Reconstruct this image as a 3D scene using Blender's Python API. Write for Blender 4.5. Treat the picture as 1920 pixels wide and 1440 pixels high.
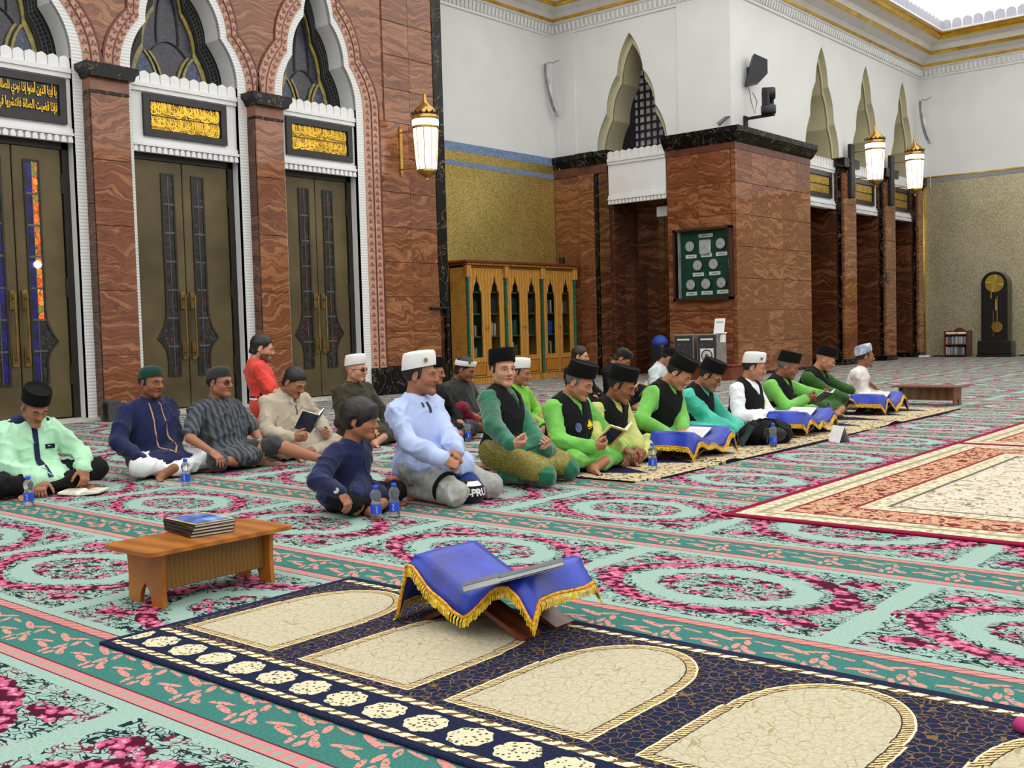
import bpy, bmesh, math, random
import numpy as np
from mathutils import Vector, Matrix
from mathutils.geometry import tessellate_polygon
random.seed(7); np.random.seed(7)
for o in list(bpy.data.objects): bpy.data.objects.remove(o, do_unlink=True)
SC = bpy.context.scene; COL = SC.collection
PI = math.pi
UNIT = 1.04   # builder unit -> metres: all builder coordinates below are multiplied by this when an object is made
# ------------------------------------------------------------------ camera
YAW, PITCH, ROLL, FPX, CAMH = math.radians(40.2748), math.radians(2.9975), math.radians(-1.5646), 1989.34, 1.03
def _cam_axes():
    f = np.array([math.cos(YAW)*math.cos(PITCH), math.sin(YAW)*math.cos(PITCH), -math.sin(PITCH)])
    r = np.cross(f, [0, 0, 1]); r /= np.linalg.norm(r); u = np.cross(r, f)
    c, s = math.cos(ROLL), math.sin(ROLL)
    return c*r+s*u, -s*r+c*u, f
CR, CU, CF = _cam_axes(); CAMP = np.array([0, 0, CAMH])
cam = bpy.data.cameras.new('camera'); co = bpy.data.objects.new('camera', cam); COL.objects.link(co)
cam.sensor_width = 36; cam.sensor_fit = 'HORIZONTAL'; cam.lens = FPX*36/1920; cam.clip_end = 300; cam.clip_start = .05
M4 = Matrix.Identity(4)
for i in range(3):
    M4[i][0] = CR[i]; M4[i][1] = CU[i]; M4[i][2] = -CF[i]; M4[i][3] = CAMP[i]*UNIT
co.matrix_world = M4; SC.camera = co
def ray(x, y): return CR*((x-960)/FPX)+CU*((720-y)/FPX)+CF
def PZ(x, y, z=0.):
    d = ray(x, y); return CAMP+d*((z-CAMH)/d[2])
def PY(x, y, Y):
    d = ray(x, y); return CAMP+d*(Y/d[1])
def PX(x, y, X):
    d = ray(x, y); return CAMP+d*(X/d[0])
# ------------------------------------------------------------------ world, view
w = bpy.data.worlds.new('world'); SC.world = w; w.use_nodes = True
w.node_tree.nodes['Background'].inputs[0].default_value = (.93, .97, 1, 1)
w.node_tree.nodes['Background'].inputs[1].default_value = .72
SC.view_settings.view_transform = 'Standard'; SC.view_settings.look = 'None'
SC.view_settings.exposure = -0.2; SC.view_settings.gamma = 1; SC.view_settings.use_curve_mapping = False
def area_light(name, loc, sx, sy, power, color=(1, .98, .95)):
    l = bpy.data.lights.new(name, 'AREA'); l.shape = 'RECTANGLE'; l.size = sx*UNIT; l.size_y = sy*UNIT; l.energy = power*UNIT**2; l.color = color
    o = bpy.data.objects.new(name, l); COL.objects.link(o); o.location = [c*UNIT for c in loc]; return o
area_light('ceiling_lights', (8, 1.5, 8.85), 26, 15, 420)
# ------------------------------------------------------------------ helpers
def s2l(c):
    if isinstance(c, str): c = tuple(int(c[i:i+2], 16) for i in (0, 2, 4))
    r = []
    for v in c[:3]:
        v = v/255.; r.append(v/12.92 if v <= .04045 else ((v+.055)/1.055)**2.4)
    return (*r, 1.)
class E:
    """node expression: wraps a socket or a float, operators build Math nodes"""
    def __init__(s, t, v): s.t = t; s.v = v
    def _op(s, op, *a):
        n = s.t.nodes.new('ShaderNodeMath'); n.operation = op
        for i, x in enumerate((s,)+a):
            if isinstance(x, E): x = x.v
            if isinstance(x, (int, float)): n.inputs[i].default_value = x
            else: s.t.links.new(x, n.inputs[i])
        return E(s.t, n.outputs[0])
    def __add__(s, o): return s._op('ADD', o)
    def __radd__(s, o): return s._op('ADD', o)
    def __sub__(s, o): return s._op('SUBTRACT', o)
    def __rsub__(s, o): return E(s.t, float(o))._op('SUBTRACT', s)
    def __mul__(s, o): return s._op('MULTIPLY', o)
    def __rmul__(s, o): return s._op('MULTIPLY', o)
    def __truediv__(s, o): return s._op('DIVIDE', o)
    def abs(s): return s._op('ABSOLUTE')
    def sqrt(s): return s._op('SQRT')
    def sin(s): return s._op('SINE')
    def mod(s, m): return s._op('FLOORED_MODULO', m)
    def lt(s, o): return s._op('LESS_THAN', o)
    def gt(s, o): return s._op('GREATER_THAN', o)
    def min(s, o): return s._op('MINIMUM', o)
    def max(s, o): return s._op('MAXIMUM', o)
    def atan2(s, o): return s._op('ARCTAN2', o)
    def floor(s): return s._op('FLOOR')
def _col(v):
    return v
class NT:
    def __init__(s, name, rough=.6, metal=0., spec=.5):
        s.m = bpy.data.materials.new(name); s.m.use_nodes = True; s.t = s.m.node_tree
        s.b = s.t.nodes['Principled BSDF']; s.b.inputs['Roughness'].default_value = rough
        s.b.inputs['Metallic'].default_value = metal; s.b.inputs['Specular IOR Level'].default_value = spec
        s.tc = s.t.nodes.new('ShaderNodeTexCoord')
    def pos(s, which='Object', scale=(1, 1, 1), rnd=0):
        v = s.tc.outputs[which]
        mp = s.t.nodes.new('ShaderNodeMapping'); mp.inputs['Scale'].default_value = [c/UNIT for c in scale]
        s.t.links.new(v, mp.inputs['Vector'])
        if rnd:
            oi = s.t.nodes.new('ShaderNodeObjectInfo'); m = s.t.nodes.new('ShaderNodeVectorMath'); m.operation = 'SCALE'
            cmb = s.t.nodes.new('ShaderNodeCombineXYZ')
            for i in range(3): s.t.links.new(oi.outputs['Random'], cmb.inputs[i])
            s.t.links.new(cmb.outputs[0], m.inputs[0]); m.inputs['Scale'].default_value = rnd
            s.t.links.new(m.outputs[0], mp.inputs['Location'])
        return mp.outputs[0]
    def rand(s): return E(s.t, s.t.nodes.new('ShaderNodeObjectInfo').outputs['Random'])
    def xyz(s, which='Object'):
        n = s.t.nodes.new('ShaderNodeSeparateXYZ'); s.t.links.new(s.pos(which), n.inputs[0])
        return [E(s.t, n.outputs[i]) for i in range(3)]
    def vec(s, x, y, z=0.):
        n = s.t.nodes.new('ShaderNodeCombineXYZ')
        for i, q in enumerate((x, y, z)):
            if isinstance(q, E): s.t.links.new(q.v, n.inputs[i])
            else: n.inputs[i].default_value = q
        return n.outputs[0]
    def noise(s, vec, scale=5, detail=2, rough=.5, dist=0.):
        n = s.t.nodes.new('ShaderNodeTexNoise'); n.inputs['Scale'].default_value = scale; n.inputs['Detail'].default_value = detail
        n.inputs['Roughness'].default_value = rough; n.inputs['Distortion'].default_value = dist
        s.t.links.new(vec, n.inputs['Vector']); return E(s.t, n.outputs[0])
    def voro(s, vec, scale=5, feature='F1', out='Distance', rnd=1.):
        n = s.t.nodes.new('ShaderNodeTexVoronoi'); n.feature = feature; n.inputs['Scale'].default_value = scale
        n.inputs['Randomness'].default_value = rnd
        s.t.links.new(vec, n.inputs['Vector']); return E(s.t, n.outputs[out]) if out == 'Distance' else n.outputs[out]
    def wave(s, vec, scale=5, dist=2, detail=2, dscale=1., direction='Z', prof='SIN'):
        n = s.t.nodes.new('ShaderNodeTexWave'); n.bands_direction = direction; n.wave_profile = prof
        for k, v in (('Scale', scale), ('Distortion', dist), ('Detail', detail), ('Detail Scale', dscale)): n.inputs[k].default_value = v
        s.t.links.new(vec, n.inputs['Vector']); return E(s.t, n.outputs['Fac'])
    def ramp(s, fac, stops):
        n = s.t.nodes.new('ShaderNodeValToRGB'); cr = n.color_ramp
        while len(cr.elements) < len(stops): cr.elements.new(.5)
        for e, (p, c) in zip(cr.elements, stops): e.position = p; e.color = s2l(c)
        s.t.links.new(fac.v, n.inputs[0]); return n.outputs[0]
    def mix(s, fac, a, b, mode='MIX'):
        n = s.t.nodes.new('ShaderNodeMix'); n.data_type = 'RGBA'; n.blend_type = mode
        if isinstance(fac, E): s.t.links.new(fac.v, n.inputs[0])
        else: n.inputs[0].default_value = fac
        for i, c in ((6, a), (7, b)):
            if isinstance(c, (tuple, str)): n.inputs[i].default_value = s2l(c)
            else: s.t.links.new(c, n.inputs[i])
        return n.outputs[2]
    def base(s, c):
        if isinstance(c, (tuple, str)): s.b.inputs['Base Color'].default_value = s2l(c)
        else: s.t.links.new(c, s.b.inputs['Base Color'])
        return s
    def bump(s, h, strength=.3, dist=.01):
        n = s.t.nodes.new('ShaderNodeBump'); n.inputs['Strength'].default_value = strength; n.inputs['Distance'].default_value = dist
        s.t.links.new(h.v, n.inputs['Height']); s.t.links.new(n.outputs[0], s.b.inputs['Normal']); return s
    def emit(s, c, strength):
        if isinstance(c, (tuple, str)): s.b.inputs['Emission Color'].default_value = s2l(c)
        else: s.t.links.new(c, s.b.inputs['Emission Color'])
        s.b.inputs['Emission Strength'].default_value = strength; return s
MATS = {}
def pm(name, col, rough=.6, metal=0., var=.12, vs=6., bump=0., bs=60., spec=.5):
    """plain procedural material: colour with a soft noise variation and optional fine relief"""
    if name in MATS: return MATS[name]
    n = NT(name, rough, metal, spec); p = n.pos()
    c = s2l(col) if False else col
    if isinstance(c, str): c = tuple(int(c[i:i+2], 16) for i in (0, 2, 4))
    f = n.noise(p, vs, 3)
    lo = tuple(max(0, v*(1-var)) for v in c); hi = tuple(min(255, v*(1+var)) for v in c)
    n.base(n.ramp(f, [(.3, lo), (.7, hi)]))
    if bump: n.bump(n.noise(p, bs, 2), bump, .004)
    MATS[name] = n.m; return n.m
class MB:
    def __init__(s): s.v = []; s.f = []; s.mi = []
    def add(s, vs, fs, mi=0):
        o = len(s.v); s.v += [tuple(map(float, v)) for v in vs]; s.f += [tuple(i+o for i in f) for f in fs]; s.mi += [mi]*len(fs); return s
    def box(s, x0, x1, y0, y1, z0, z1, mi=0):
        return s.add([(x0, y0, z0), (x1, y0, z0), (x1, y1, z0), (x0, y1, z0), (x0, y0, z1), (x1, y0, z1), (x1, y1, z1), (x0, y1, z1)],
                     [(0, 3, 2, 1), (4, 5, 6, 7), (0, 1, 5, 4), (1, 2, 6, 5), (2, 3, 7, 6), (3, 0, 4, 7)], mi)
    def bbox(s, x0, x1, y0, y1, z0, z1, b=.004, mi=0):
        """box with chamfered edges"""
        bm = bmesh.new(); bmesh.ops.create_cube(bm, size=1)
        for v in bm.verts: v.co = ((x0+x1)/2+v.co.x*(x1-x0), (y0+y1)/2+v.co.y*(y1-y0), (z0+z1)/2+v.co.z*(z1-z0))
        bmesh.ops.bevel(bm, geom=bm.edges[:], offset=b, segments=1, affect='EDGES')
        bm.verts.index_update(); s.add([v.co for v in bm.verts], [[v.index for v in f.verts] for f in bm.faces], mi); bm.free(); return s
    def prism(s, pts, fn, a, b, mi=0, back=True):
        n = len(pts); area = sum(pts[i][0]*pts[(i+1) % n][1]-pts[(i+1) % n][0]*pts[i][1] for i in range(n))
        if area < 0: pts = pts[::-1]
        tri = tessellate_polygon([[Vector((p[0], p[1], 0)) for p in pts]])
        vs = [fn(p[0], p[1], a) for p in pts]+[fn(p[0], p[1], b) for p in pts]
        fs = [tuple(t) for t in tri]
        if back: fs += [tuple(i+n for i in reversed(t)) for t in tri]
        fs += [(i, i+n, (i+1) % n+n, (i+1) % n) for i in range(n)]
        return s.add(vs, fs, mi)
    def lathe(s, prof, c=(0, 0, 0), n=20, mi=0, sx=1., sy=1., cap=True):
        vs = []; fs = []
        for r, z in prof:
            for i in range(n):
                a = 2*PI*i/n; vs.append((c[0]+r*sx*math.cos(a), c[1]+r*sy*math.sin(a), c[2]+z))
        for k in range(len(prof)-1):
            for i in range(n):
                j = (i+1) % n; fs.append((k*n+i, k*n+j, (k+1)*n+j, (k+1)*n+i))
        if cap:
            fs.append(tuple(reversed(range(n)))); fs.append(tuple((len(prof)-1)*n+i for i in range(n)))
        return s.add(vs, fs, mi)
    def tube(s, pts, r, n=8, mi=0, closed=False):
        P = [Vector(p) for p in pts]; m = len(P); vs = []; fs = []; prev = None
        rs = r if isinstance(r, (list, tuple)) else [r]*m
        for i, p in enumerate(P):
            t = (P[(i+1) % m]-P[i-1]) if closed else (P[min(i+1, m-1)]-P[max(i-1, 0)])
            t.normalize()
            if prev is None: prev = t.orthogonal().normalized()
            u = (prev-t*prev.dot(t)).normalized(); prev = u; v = t.cross(u)
            for k in range(n):
                a = 2*PI*k/n; vs.append(p+(u*math.cos(a)+v*math.sin(a))*rs[i])
        for i in range(m if closed else m-1):
            j = (i+1) % m
            for k in range(n): fs.append((i*n+k, i*n+(k+1) % n, j*n+(k+1) % n, j*n+k))
        if not closed: fs.append(tuple(reversed(range(n)))); fs.append(tuple((m-1)*n+k for k in range(n)))
        return s.add(vs, fs, mi)
    def sweep(s, path, prof, closed=False, mi=0):
        """profile points (offset to the left of the path, z) swept along a horizontal polyline, mitred"""
        n = len(path); k = len(prof); vs = []; fs = []
        for i, p in enumerate(path):
            a = Vector(path[i])-Vector(path[i-1]) if (i > 0 or closed) else None
            b = Vector(path[(i+1) % n])-Vector(path[i]) if (i < n-1 or closed) else None
            a = (a or b).normalized(); b = (b or a).normalized()
            na = Vector((-a.y, a.x)); nb = Vector((-b.y, b.x)); m = (na+nb); m = m/(m.dot(na)) if m.length > 1e-6 else na
            for o, z in prof: vs.append((p[0]+m.x*o, p[1]+m.y*o, z))
        for i in range(n if closed else n-1):
            j = (i+1) % n
            for q in range(k-1): fs.append((i*k+q, j*k+q, j*k+q+1, i*k+q+1))
        return s.add(vs, fs, mi)
    def mesh(s, name, mats, smooth=False):
        me = bpy.data.meshes.new(name); me.from_pydata([(v[0]*UNIT, v[1]*UNIT, v[2]*UNIT) for v in s.v], [], s.f)
        for m in (mats if isinstance(mats, (list, tuple)) else [mats]): me.materials.append(m)
        if any(s.mi): me.polygons.foreach_set('material_index', s.mi)
        if smooth: me.polygons.foreach_set('use_smooth', [True]*len(me.polygons))
        me.update(); return me
    def obj(s, name, mats, parent=None, smooth=False, loc=None, rz=0):
        return link(name, s.mesh(name, mats, smooth), parent, loc, rz)
def link(name, me, parent=None, loc=None, rz=0):
    o = bpy.data.objects.new(name, me); COL.objects.link(o)
    if parent is not None: o.parent = parent
    if loc is not None: o.location = [c*UNIT for c in loc]
    if rz: o.rotation_euler = (0, 0, rz)
    return o
def tag(o, label=None, cat=None, group=None, kind=None):
    if label: o['label'] = label
    if cat: o['category'] = cat
    if group: o['group'] = group
    if kind: o['kind'] = kind
    return o
def thing(name, label, cat, loc=(0, 0, 0), rz=0, group=None):
    o = bpy.data.objects.new(name, None); COL.objects.link(o); o.location = [c*UNIT for c in loc]; o.rotation_euler = (0, 0, rz); o.empty_display_size = .1
    return tag(o, label, cat, group)
def struct(o, label, cat): return tag(o, label, cat, kind='structure')
def smooth_by_angle(o, deg=40):
    me = o.data; me.polygons.foreach_set('use_smooth', [True]*len(me.polygons))
    try: me.set_sharp_from_angle(angle=math.radians(deg))
    except Exception: pass
    return o
def dup(o, parent=None):
    c = o.copy(); COL.objects.link(c)
    if parent is not None: c.parent = parent
    for ch in list(o.children): dup(ch, c)
    return c
# ------------------------------------------------------------------ materials
def m_marble(name, dark, mid, light, scale=1.0, rough=.08):
    n = NT(name, rough, 0, .5); p = n.pos('Object', (scale, scale, scale), 40)
    big = n.noise(p, 1.3, 3, .5, .6)
    q = n.t.nodes.new('ShaderNodeVectorMath'); q.operation = 'ADD'
    off = n.vec(big*.5, big*.3, big*.75); n.t.links.new(p, q.inputs[0]); n.t.links.new(off, q.inputs[1])
    w1 = n.wave(q.outputs[0], 1.5, 3.5, 3, .9, 'Z'); w2 = n.noise(q.outputs[0], 3, 4, .65)
    st = n.t.nodes.new('ShaderNodeMapping'); st.inputs['Scale'].default_value = (.9, .9, 20); n.t.links.new(q.outputs[0], st.inputs[0])
    fine = n.noise(st.outputs[0], 1.6, 3, .55)
    st2 = n.t.nodes.new('ShaderNodeMapping'); st2.inputs['Scale'].default_value = (.7, .7, 7); n.t.links.new(q.outputs[0], st2.inputs[0]); broad = n.noise(st2.outputs[0], 1.5, 2, .5)
    f = w1*.08+w2*.10+fine*.62+broad*.26+n.rand()*.10-.08
    n.base(n.ramp(f, [(.30, dark), (.42, mid), (.47, dark), (.53, mid), (.60, light), (.64, mid), (.74, light)]))
    return n.m
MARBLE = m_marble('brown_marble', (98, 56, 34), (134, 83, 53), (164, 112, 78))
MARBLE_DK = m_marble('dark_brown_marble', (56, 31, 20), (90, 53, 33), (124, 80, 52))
def m_black():
    n = NT('black_marble', .22, 0, .25); p = n.pos('Object', (1, 1, 1), 20)
    v = n.noise(p, 2.2, 4, .6, 1.5); vein = (v-.5).abs().lt(.007)
    n.base(n.mix(vein, (12, 12, 13), (110, 100, 82))); return n.m
BLACK = m_black()
WHITE = pm('white_plaster', (222, 223, 222), .6, var=.015, vs=1.5)
WHITE2 = pm('white_moulding', (228, 229, 229), .5, var=.02, vs=3)
CREAM = pm('cream_plaster', (196, 190, 158), .6, var=.03, vs=2)
def m_fluted():
    n = NT('fluted_white', .5); x, y, z = n.xyz(); f = (z*150).sin()
    n.base(n.ramp(f*.5+.5, [(.0, (206, 207, 206)), (.4, (226, 227, 226))])); n.bump(f, .3, .006); return n.m
FLUTED = m_fluted()
def m_goldmosaic(name, base, lo, hi, tile):
    n = NT(name, .33, .75); p = n.pos()
    c = n.voro(p, tile, 'F1', 'Color'); g = n.t.nodes.new('ShaderNodeSeparateXYZ'); n.t.links.new(c, g.inputs[0])
    cell = E(n.t, g.outputs[0]); big = n.noise(p, .9, 3)
    n.base(n.ramp(cell*.55+big*.45, [(.25, lo), (.5, base), (.75, hi)]))
    d = n.voro(p, tile, 'DISTANCE_TO_EDGE'); n.bump(d.min(.12)+cell*.25, .6, .012); return n.m
GOLDM = m_goldmosaic('gold_mosaic', (206, 182, 104), (168, 144, 72), (226, 204, 132), 55)
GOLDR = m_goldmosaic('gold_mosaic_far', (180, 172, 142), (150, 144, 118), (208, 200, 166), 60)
BLUESTRIPE = pm('blue_mosaic', (112, 136, 168), .45, var=.15, vs=30, bump=.3, bs=70)
GREYSTRIPE = pm('grey_band', (140, 140, 140), .4, .3, var=.05)
GOLD = pm('gold_leaf', (214, 172, 62), .28, .85, var=.12, vs=4)
BRASS = pm('brass', (190, 152, 78), .25, .9, var=.1, vs=5)
PINKBAND = pm('pink_stone', (184, 140, 120), .5, var=.08, vs=12, bump=.2)
TREFOIL = pm('brown_inlay', (120, 78, 64), .5, var=.1)
EDGEBR = pm('red_brown_edge', (98, 46, 32), .35, var=.1)
BRONZE = pm('bronze_door', (92, 80, 52), .42, .35, var=.16, vs=1.6)
BRONZE_DK = pm('dark_bronze', (48, 44, 36), .42, .4, var=.1)
BRONZE_HI = pm('worn_bronze', (132, 108, 60), .3, .6, var=.15)
LEAD = pm('lead_bar', (92, 90, 86), .4, .5)
BLACKM = pm('black_metal', (22, 22, 24), .4, .3, var=.1)
PLBLACK = pm('black_plastic', (24, 25, 30), .45, var=.1)
OLIVE = pm('olive_glass', (140, 128, 66), .3, var=.2, vs=14)
def m_stained(name, cols, scale=22, emit=0., rough=.25):
    n = NT(name, rough); p = n.pos('Object', (1, 1, 1), 9)
    c = n.voro(p, scale, 'F1', 'Color'); g = n.t.nodes.new('ShaderNodeSeparateXYZ'); n.t.links.new(c, g.inputs[0])
    e = n.voro(p, scale, 'DISTANCE_TO_EDGE'); k = len(cols)
    col = n.ramp(E(n.t, g.outputs[0]), [((i+.5)/k, cc) for i, cc in enumerate(cols)])
    col = n.mix(e.lt(.035), col, (16, 16, 18)); n.base(col)
    if emit: n.emit(col, emit)
    return n.m
GLASSW = m_stained('window_glass', [(36, 38, 44), (52, 52, 66), (44, 46, 52), (62, 58, 86), (50, 52, 56)], 26)
GLASSB = m_stained('blue_glass', [(54, 64, 100), (72, 86, 138), (58, 76, 84), (44, 54, 84)], 20)
PANE_DK = m_stained('dark_pane', [(14, 14, 16), (24, 22, 24), (40, 36, 34), (66, 24, 20), (20, 20, 24), (52, 50, 48)], 17)
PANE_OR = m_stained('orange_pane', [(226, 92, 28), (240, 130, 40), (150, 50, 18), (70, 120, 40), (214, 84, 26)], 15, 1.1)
PANE_BL = m_stained('blue_pane', [(24, 18, 96), (34, 26, 130), (18, 14, 60)], 12, .22)
PANE_RD = m_stained('red_pane', [(92, 34, 22), (50, 22, 18), (40, 66, 54), (24, 22, 22), (28, 24, 24), (36, 30, 30)], 24, .03)
GREENGL = pm('green_glass', (40, 120, 90), .15, var=.2)
WOOD = None
def m_wood(name, dark, light, scale=6., rough=.3, direction='X'):
    n = NT(name, rough); p = n.pos('Object', (1, 1, 1), 5)
    w1 = n.wave(p, scale, 4, 3, 1.2, direction); f = w1*.5+n.noise(p, 9, 4)*.5
    n.base(n.ramp(f, [(.25, dark), (.75, light)])); return n.m
OAK = m_wood('oak', (166, 114, 44), (202, 148, 70), 4, .35)
BENCHW = m_wood('bench_wood', (146, 84, 24), (176, 108, 36), 3, .28)
BENCHSIDE = m_wood('bench_panel', (112, 76, 24), (130, 92, 34), 16, .4, 'X')
MAHOG = m_wood('mahogany', (78, 34, 22), (112, 54, 36), 5, .3)
REDWOOD = m_wood('red_wood', (92, 40, 20), (128, 62, 34), 5, .35)
GLASS = NT('clear_glass', .03); GLASS.base((240, 245, 245)); GLASS.b.inputs['Transmission Weight'].default_value = 1; GLASS.b.inputs['IOR'].default_value = 1.12; GLASS = GLASS.m
LAMPGLASS = NT('lamp_glass', .3).base((250, 250, 248)).emit((255, 253, 248), 2.4).m
SKYLIGHT = NT('lit_ceiling', .8).base((250, 250, 250)).emit((255, 254, 250), 1.65).m
PAPER = pm('paper', (232, 226, 208), .8, var=.04, vs=30)
PAPERW = pm('white_paper', (236, 238, 236), .7, var=.03, vs=20)
INK = pm('ink', (60, 60, 60), .8)
# ---- carpet
def m_carpet():
    n = NT('carpet', .95, 0, .1); x, y, z = n.xyz()
    P, B0, CY = 1.297, 1.538, 1.27
    v = (x-B0).mod(P); u = (y-1.405).mod(CY)-CY/2; dv = v-.817
    warp = n.noise(n.pos(), 14, 2)-.5
    warp2 = n.noise(n.pos('Object', (1, 1, 1.0)), 46, 2)-.5
    pos = n.vec(x, y, 0.)
    MINT = n.ramp(n.noise(pos, 130, 2), [(.3, (134, 160, 150)), (.7, (154, 183, 172))])
    TEAL = n.ramp(n.noise(pos, 120, 2), [(.3, (50, 102, 96)), (.7, (66, 124, 116))])
    SALMON = (206, 136, 126); MAR = (84, 16, 46); PINK = (184, 88, 122); LPINK = (224, 156, 178); DK = (22, 40, 46)
    # flowers texture: voronoi blobs
    vf = n.voro(n.vec(x*1.1+warp*.06+warp2*.02, y*1.0+warp2*.05, 0.), 27); flower = n.ramp(vf+warp2*.35, [(.12, LPINK), (.3, PINK), (.50, PINK), (.58, MAR), (.8, (70, 14, 40))])
    # ring
    ang = (dv/.335).atan2(u/.475); lob = (ang*4).sin()*.0+(ang*2+PI/2).sin().abs()*-.06
    r = ((u/.475)*(u/.475)+(dv/.335)*(dv/.335)).sqrt()+lob+.03+warp*.16
    ring = (r-1).abs().lt(.105)
    au = u.abs(); av = dv.abs()
    sp = ((au-.45)*(au-.45)+(av-.31)*(av-.31)*2.4).sqrt()+warp*.05
    spur = (sp+(n.noise(pos, 20, 1)-.5)*.12).lt(.075).max((((av-.31)-(au-.45)*-.0).abs().lt(.03)*(au-.40).abs().lt(.07)*(n.noise(pos, 22, 1)).gt(.46))); spur2 = ((au-.55)*(au-.55)+av*av*.6).sqrt().lt(.055)
    # inner ellipse
    e = ((u/.29)*(u/.29)+(dv/.185)*(dv/.185)).sqrt()+warp*.3
    e_in = e.lt(1.0); e_ring = (e-.8).abs().lt(.15); e_core = e.lt(.42)
    nz = n.noise(n.vec(x*1.5, y*1., 0.), 14, 1, .5, 1.2)
    nz2 = n.noise(n.vec(x*1.7+7., y*.9, 3.), 12, 1, .5, 1.4)
    squig = (nz-.5).abs().lt(.030).max((nz2-.5).abs().lt(.028))
    field = av.lt(.435)*au.lt(.585)
    filler = field*r.gt(1.1)
    c = MINT
    dkcol = n.mix(n.noise(pos, 9, 1).gt(.56), DK, (104, 34, 58))
    c = n.mix(filler*squig, c, dkcol)
    spk = n.noise(n.vec(x, y, 5.), 42, 1)
    fringe = (r-1).abs().lt(.2)*squig
    c = n.mix(fringe*field, c, DK)
    c = n.mix(e_in*squig, c, DK)
    bl = n.noise(n.vec(x, y, 9.), 17, 1)
    c = n.mix((e_ring*bl.gt(.5)).max(e_core*bl.gt(.52)), c, flower)
    c = n.mix(ring, c, flower)
    c = n.mix(spur.max(spur2*spk.gt(.45)), c, flower)
    # band
    inb = v.lt(.337); c = n.mix(inb, c, TEAL)
    per = .263; lu = (y+.05).mod(per)-per/2; lv = v-.178
    def leaf(cx, cy, a, b, ang):
        ca, sa = math.cos(ang), math.sin(ang)
        p = (lu-cx)*ca+(lv-cy)*sa; q = (lv-cy)*ca-(lu-cx)*sa
        return ((p/a)*(p/a)+(q/b)*(q/b)).lt(1.)
    leaves = None
    for L in ((.06, .045, .06, .013, .35), (.09, -.02, .05, .010, -.3), (.045, -.045, .045, .012, .2), (0, .06, .045, .010, -.5), (-.045, .03, .028, .012, 1.1),
              (-.03, -.02, .03, .012, 1.4), (-.065, -.03, .03, .011, .9), (-.095, -.055, .026, .014, .4), (-.06, -.075, .022, .012, 1.5), (-.02, -.07, .03, .010, 1.2), (-.1, .05, .05, .007, .15)):
        k = leaf(*L); leaves = k if leaves is None else leaves.max(k)
    nb = n.noise(n.vec(x*2., y, 1.), 60, 1)
    c = n.mix(leaves*nb.gt(.4), c, SALMON)
    lad = v.lt(.058); rung = (y*(1/.043)).mod(1.).lt(.42)*v.gt(.012)*v.lt(.046)
    c = n.mix(lad, c, (204, 122, 122)); c = n.mix(lad*rung, c, (126, 160, 148))
    hat = v.gt(.292)*v.lt(.337); hl = ((y+v*1.6)*(1/.062)).mod(1.).lt(.2)
    c = n.mix(hat, c, (196, 130, 122)); c = n.mix(hat*hl, c, (140, 90, 92))
    lines = ((v-.060).abs().lt(.0035)).max((v-.002).abs().lt(.004)).max((v-.290).abs().lt(.003)).max((v-.338).abs().lt(.003))
    c = n.mix(lines, c, (84, 44, 60))
    n.base(c); n.bump(n.noise(pos, 380, 1), .25, .004); return n.m
CARPET = m_carpet()
# ------------------------------------------------------------------ room shell
fXZ = lambda u, v, w: (u, w, v)
fYZ = lambda u, v, w: (w, u, v)
fXY = lambda u, v, w: (u, v, w)
def qbez(a, b, c, n): return [((1-t)**2*a[0]+2*t*(1-t)*b[0]+t*t*c[0], (1-t)**2*a[1]+2*t*(1-t)*b[1]+t*t*c[1]) for t in [i/n for i in range(n+1)]]
def halfarch(w, z0, za, n=7):
    """three-foil pointed arch: right half from (w,z0) up to (0,za)"""
    P = [(1, 0), (.70, .34), (.37, .66), (0, 1)]; Ctl = [(1.02, .19), (.70, .53), (.33, .86)]
    out = []
    for i in range(3):
        q = qbez(P[i], Ctl[i], P[i+1], n); out += q if i == 0 else q[1:]
    return [(x*w, z0+y*(za-z0)) for x, y in out]
def fullarch(cx, w, z0, za, n=7):
    h = halfarch(w, z0, za, n); return [(cx+x, z) for x, z in h]+[(cx-x, z) for x, z in h[::-1][1:]]
def strip(mb, A, B, fn, w0, w1, mi=0):
    """band between two open curves with the same count, with thickness"""
    n = len(A); vs = [fn(p[0], p[1], w) for w in (w0, w1) for c in (A, B) for p in c]; fs = []
    for i in range(n-1):
        fs += [(i, i+1, n+i+1, n+i), (2*n+i, 3*n+i, 3*n+i+1, 2*n+i+1), (i, 2*n+i, 2*n+i+1, i+1), (n+i, n+i+1, 3*n+i+1, 3*n+i)]
    fs += [(0, n, 3*n, 2*n), (n-1, 3*n-1, 4*n-1, 2*n-1)]
    return mb.add(vs, fs, mi)
def reveal(mb, A, fn, w0, w1, mi=0):
    n = len(A); return mb.add([fn(p[0], p[1], w0) for p in A]+[fn(p[0], p[1], w1) for p in A], [(i, i+1, n+i+1, n+i) for i in range(n-1)], mi)
SLABMESH = {}
def slabs(parent, facing, u0, u1, z0, z1, nu, nz, at, mat, t=.03, g=.006, stagger=False):
    """separate stone slabs with open joints; facing '-Y' (u is x) or '-X' (u is y) or '+X'"""
    du, dz = (u1-u0)/nu, (z1-z0)/nz
    key = (facing, round(du, 3), round(dz, 3), mat.name, t)
    if key not in SLABMESH:
        m = MB(); a, b = (du-g)/2, (dz-g)/2
        (m.bbox(-a, a, -t/2, t/2, -b, b, .003) if facing == '-Y' else m.bbox(-t/2, t/2, -a, a, -b, b, .003))
        SLABMESH[key] = m.mesh('marble_slab', mat)
    for i in range(nu):
        for k in range(nz):
            u, z = u0+du*(i+.5), z0+dz*(k+.5)
            link('marble_slab', SLABMESH[key], parent, (u, at, z) if facing == '-Y' else (at, u, z))
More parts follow.
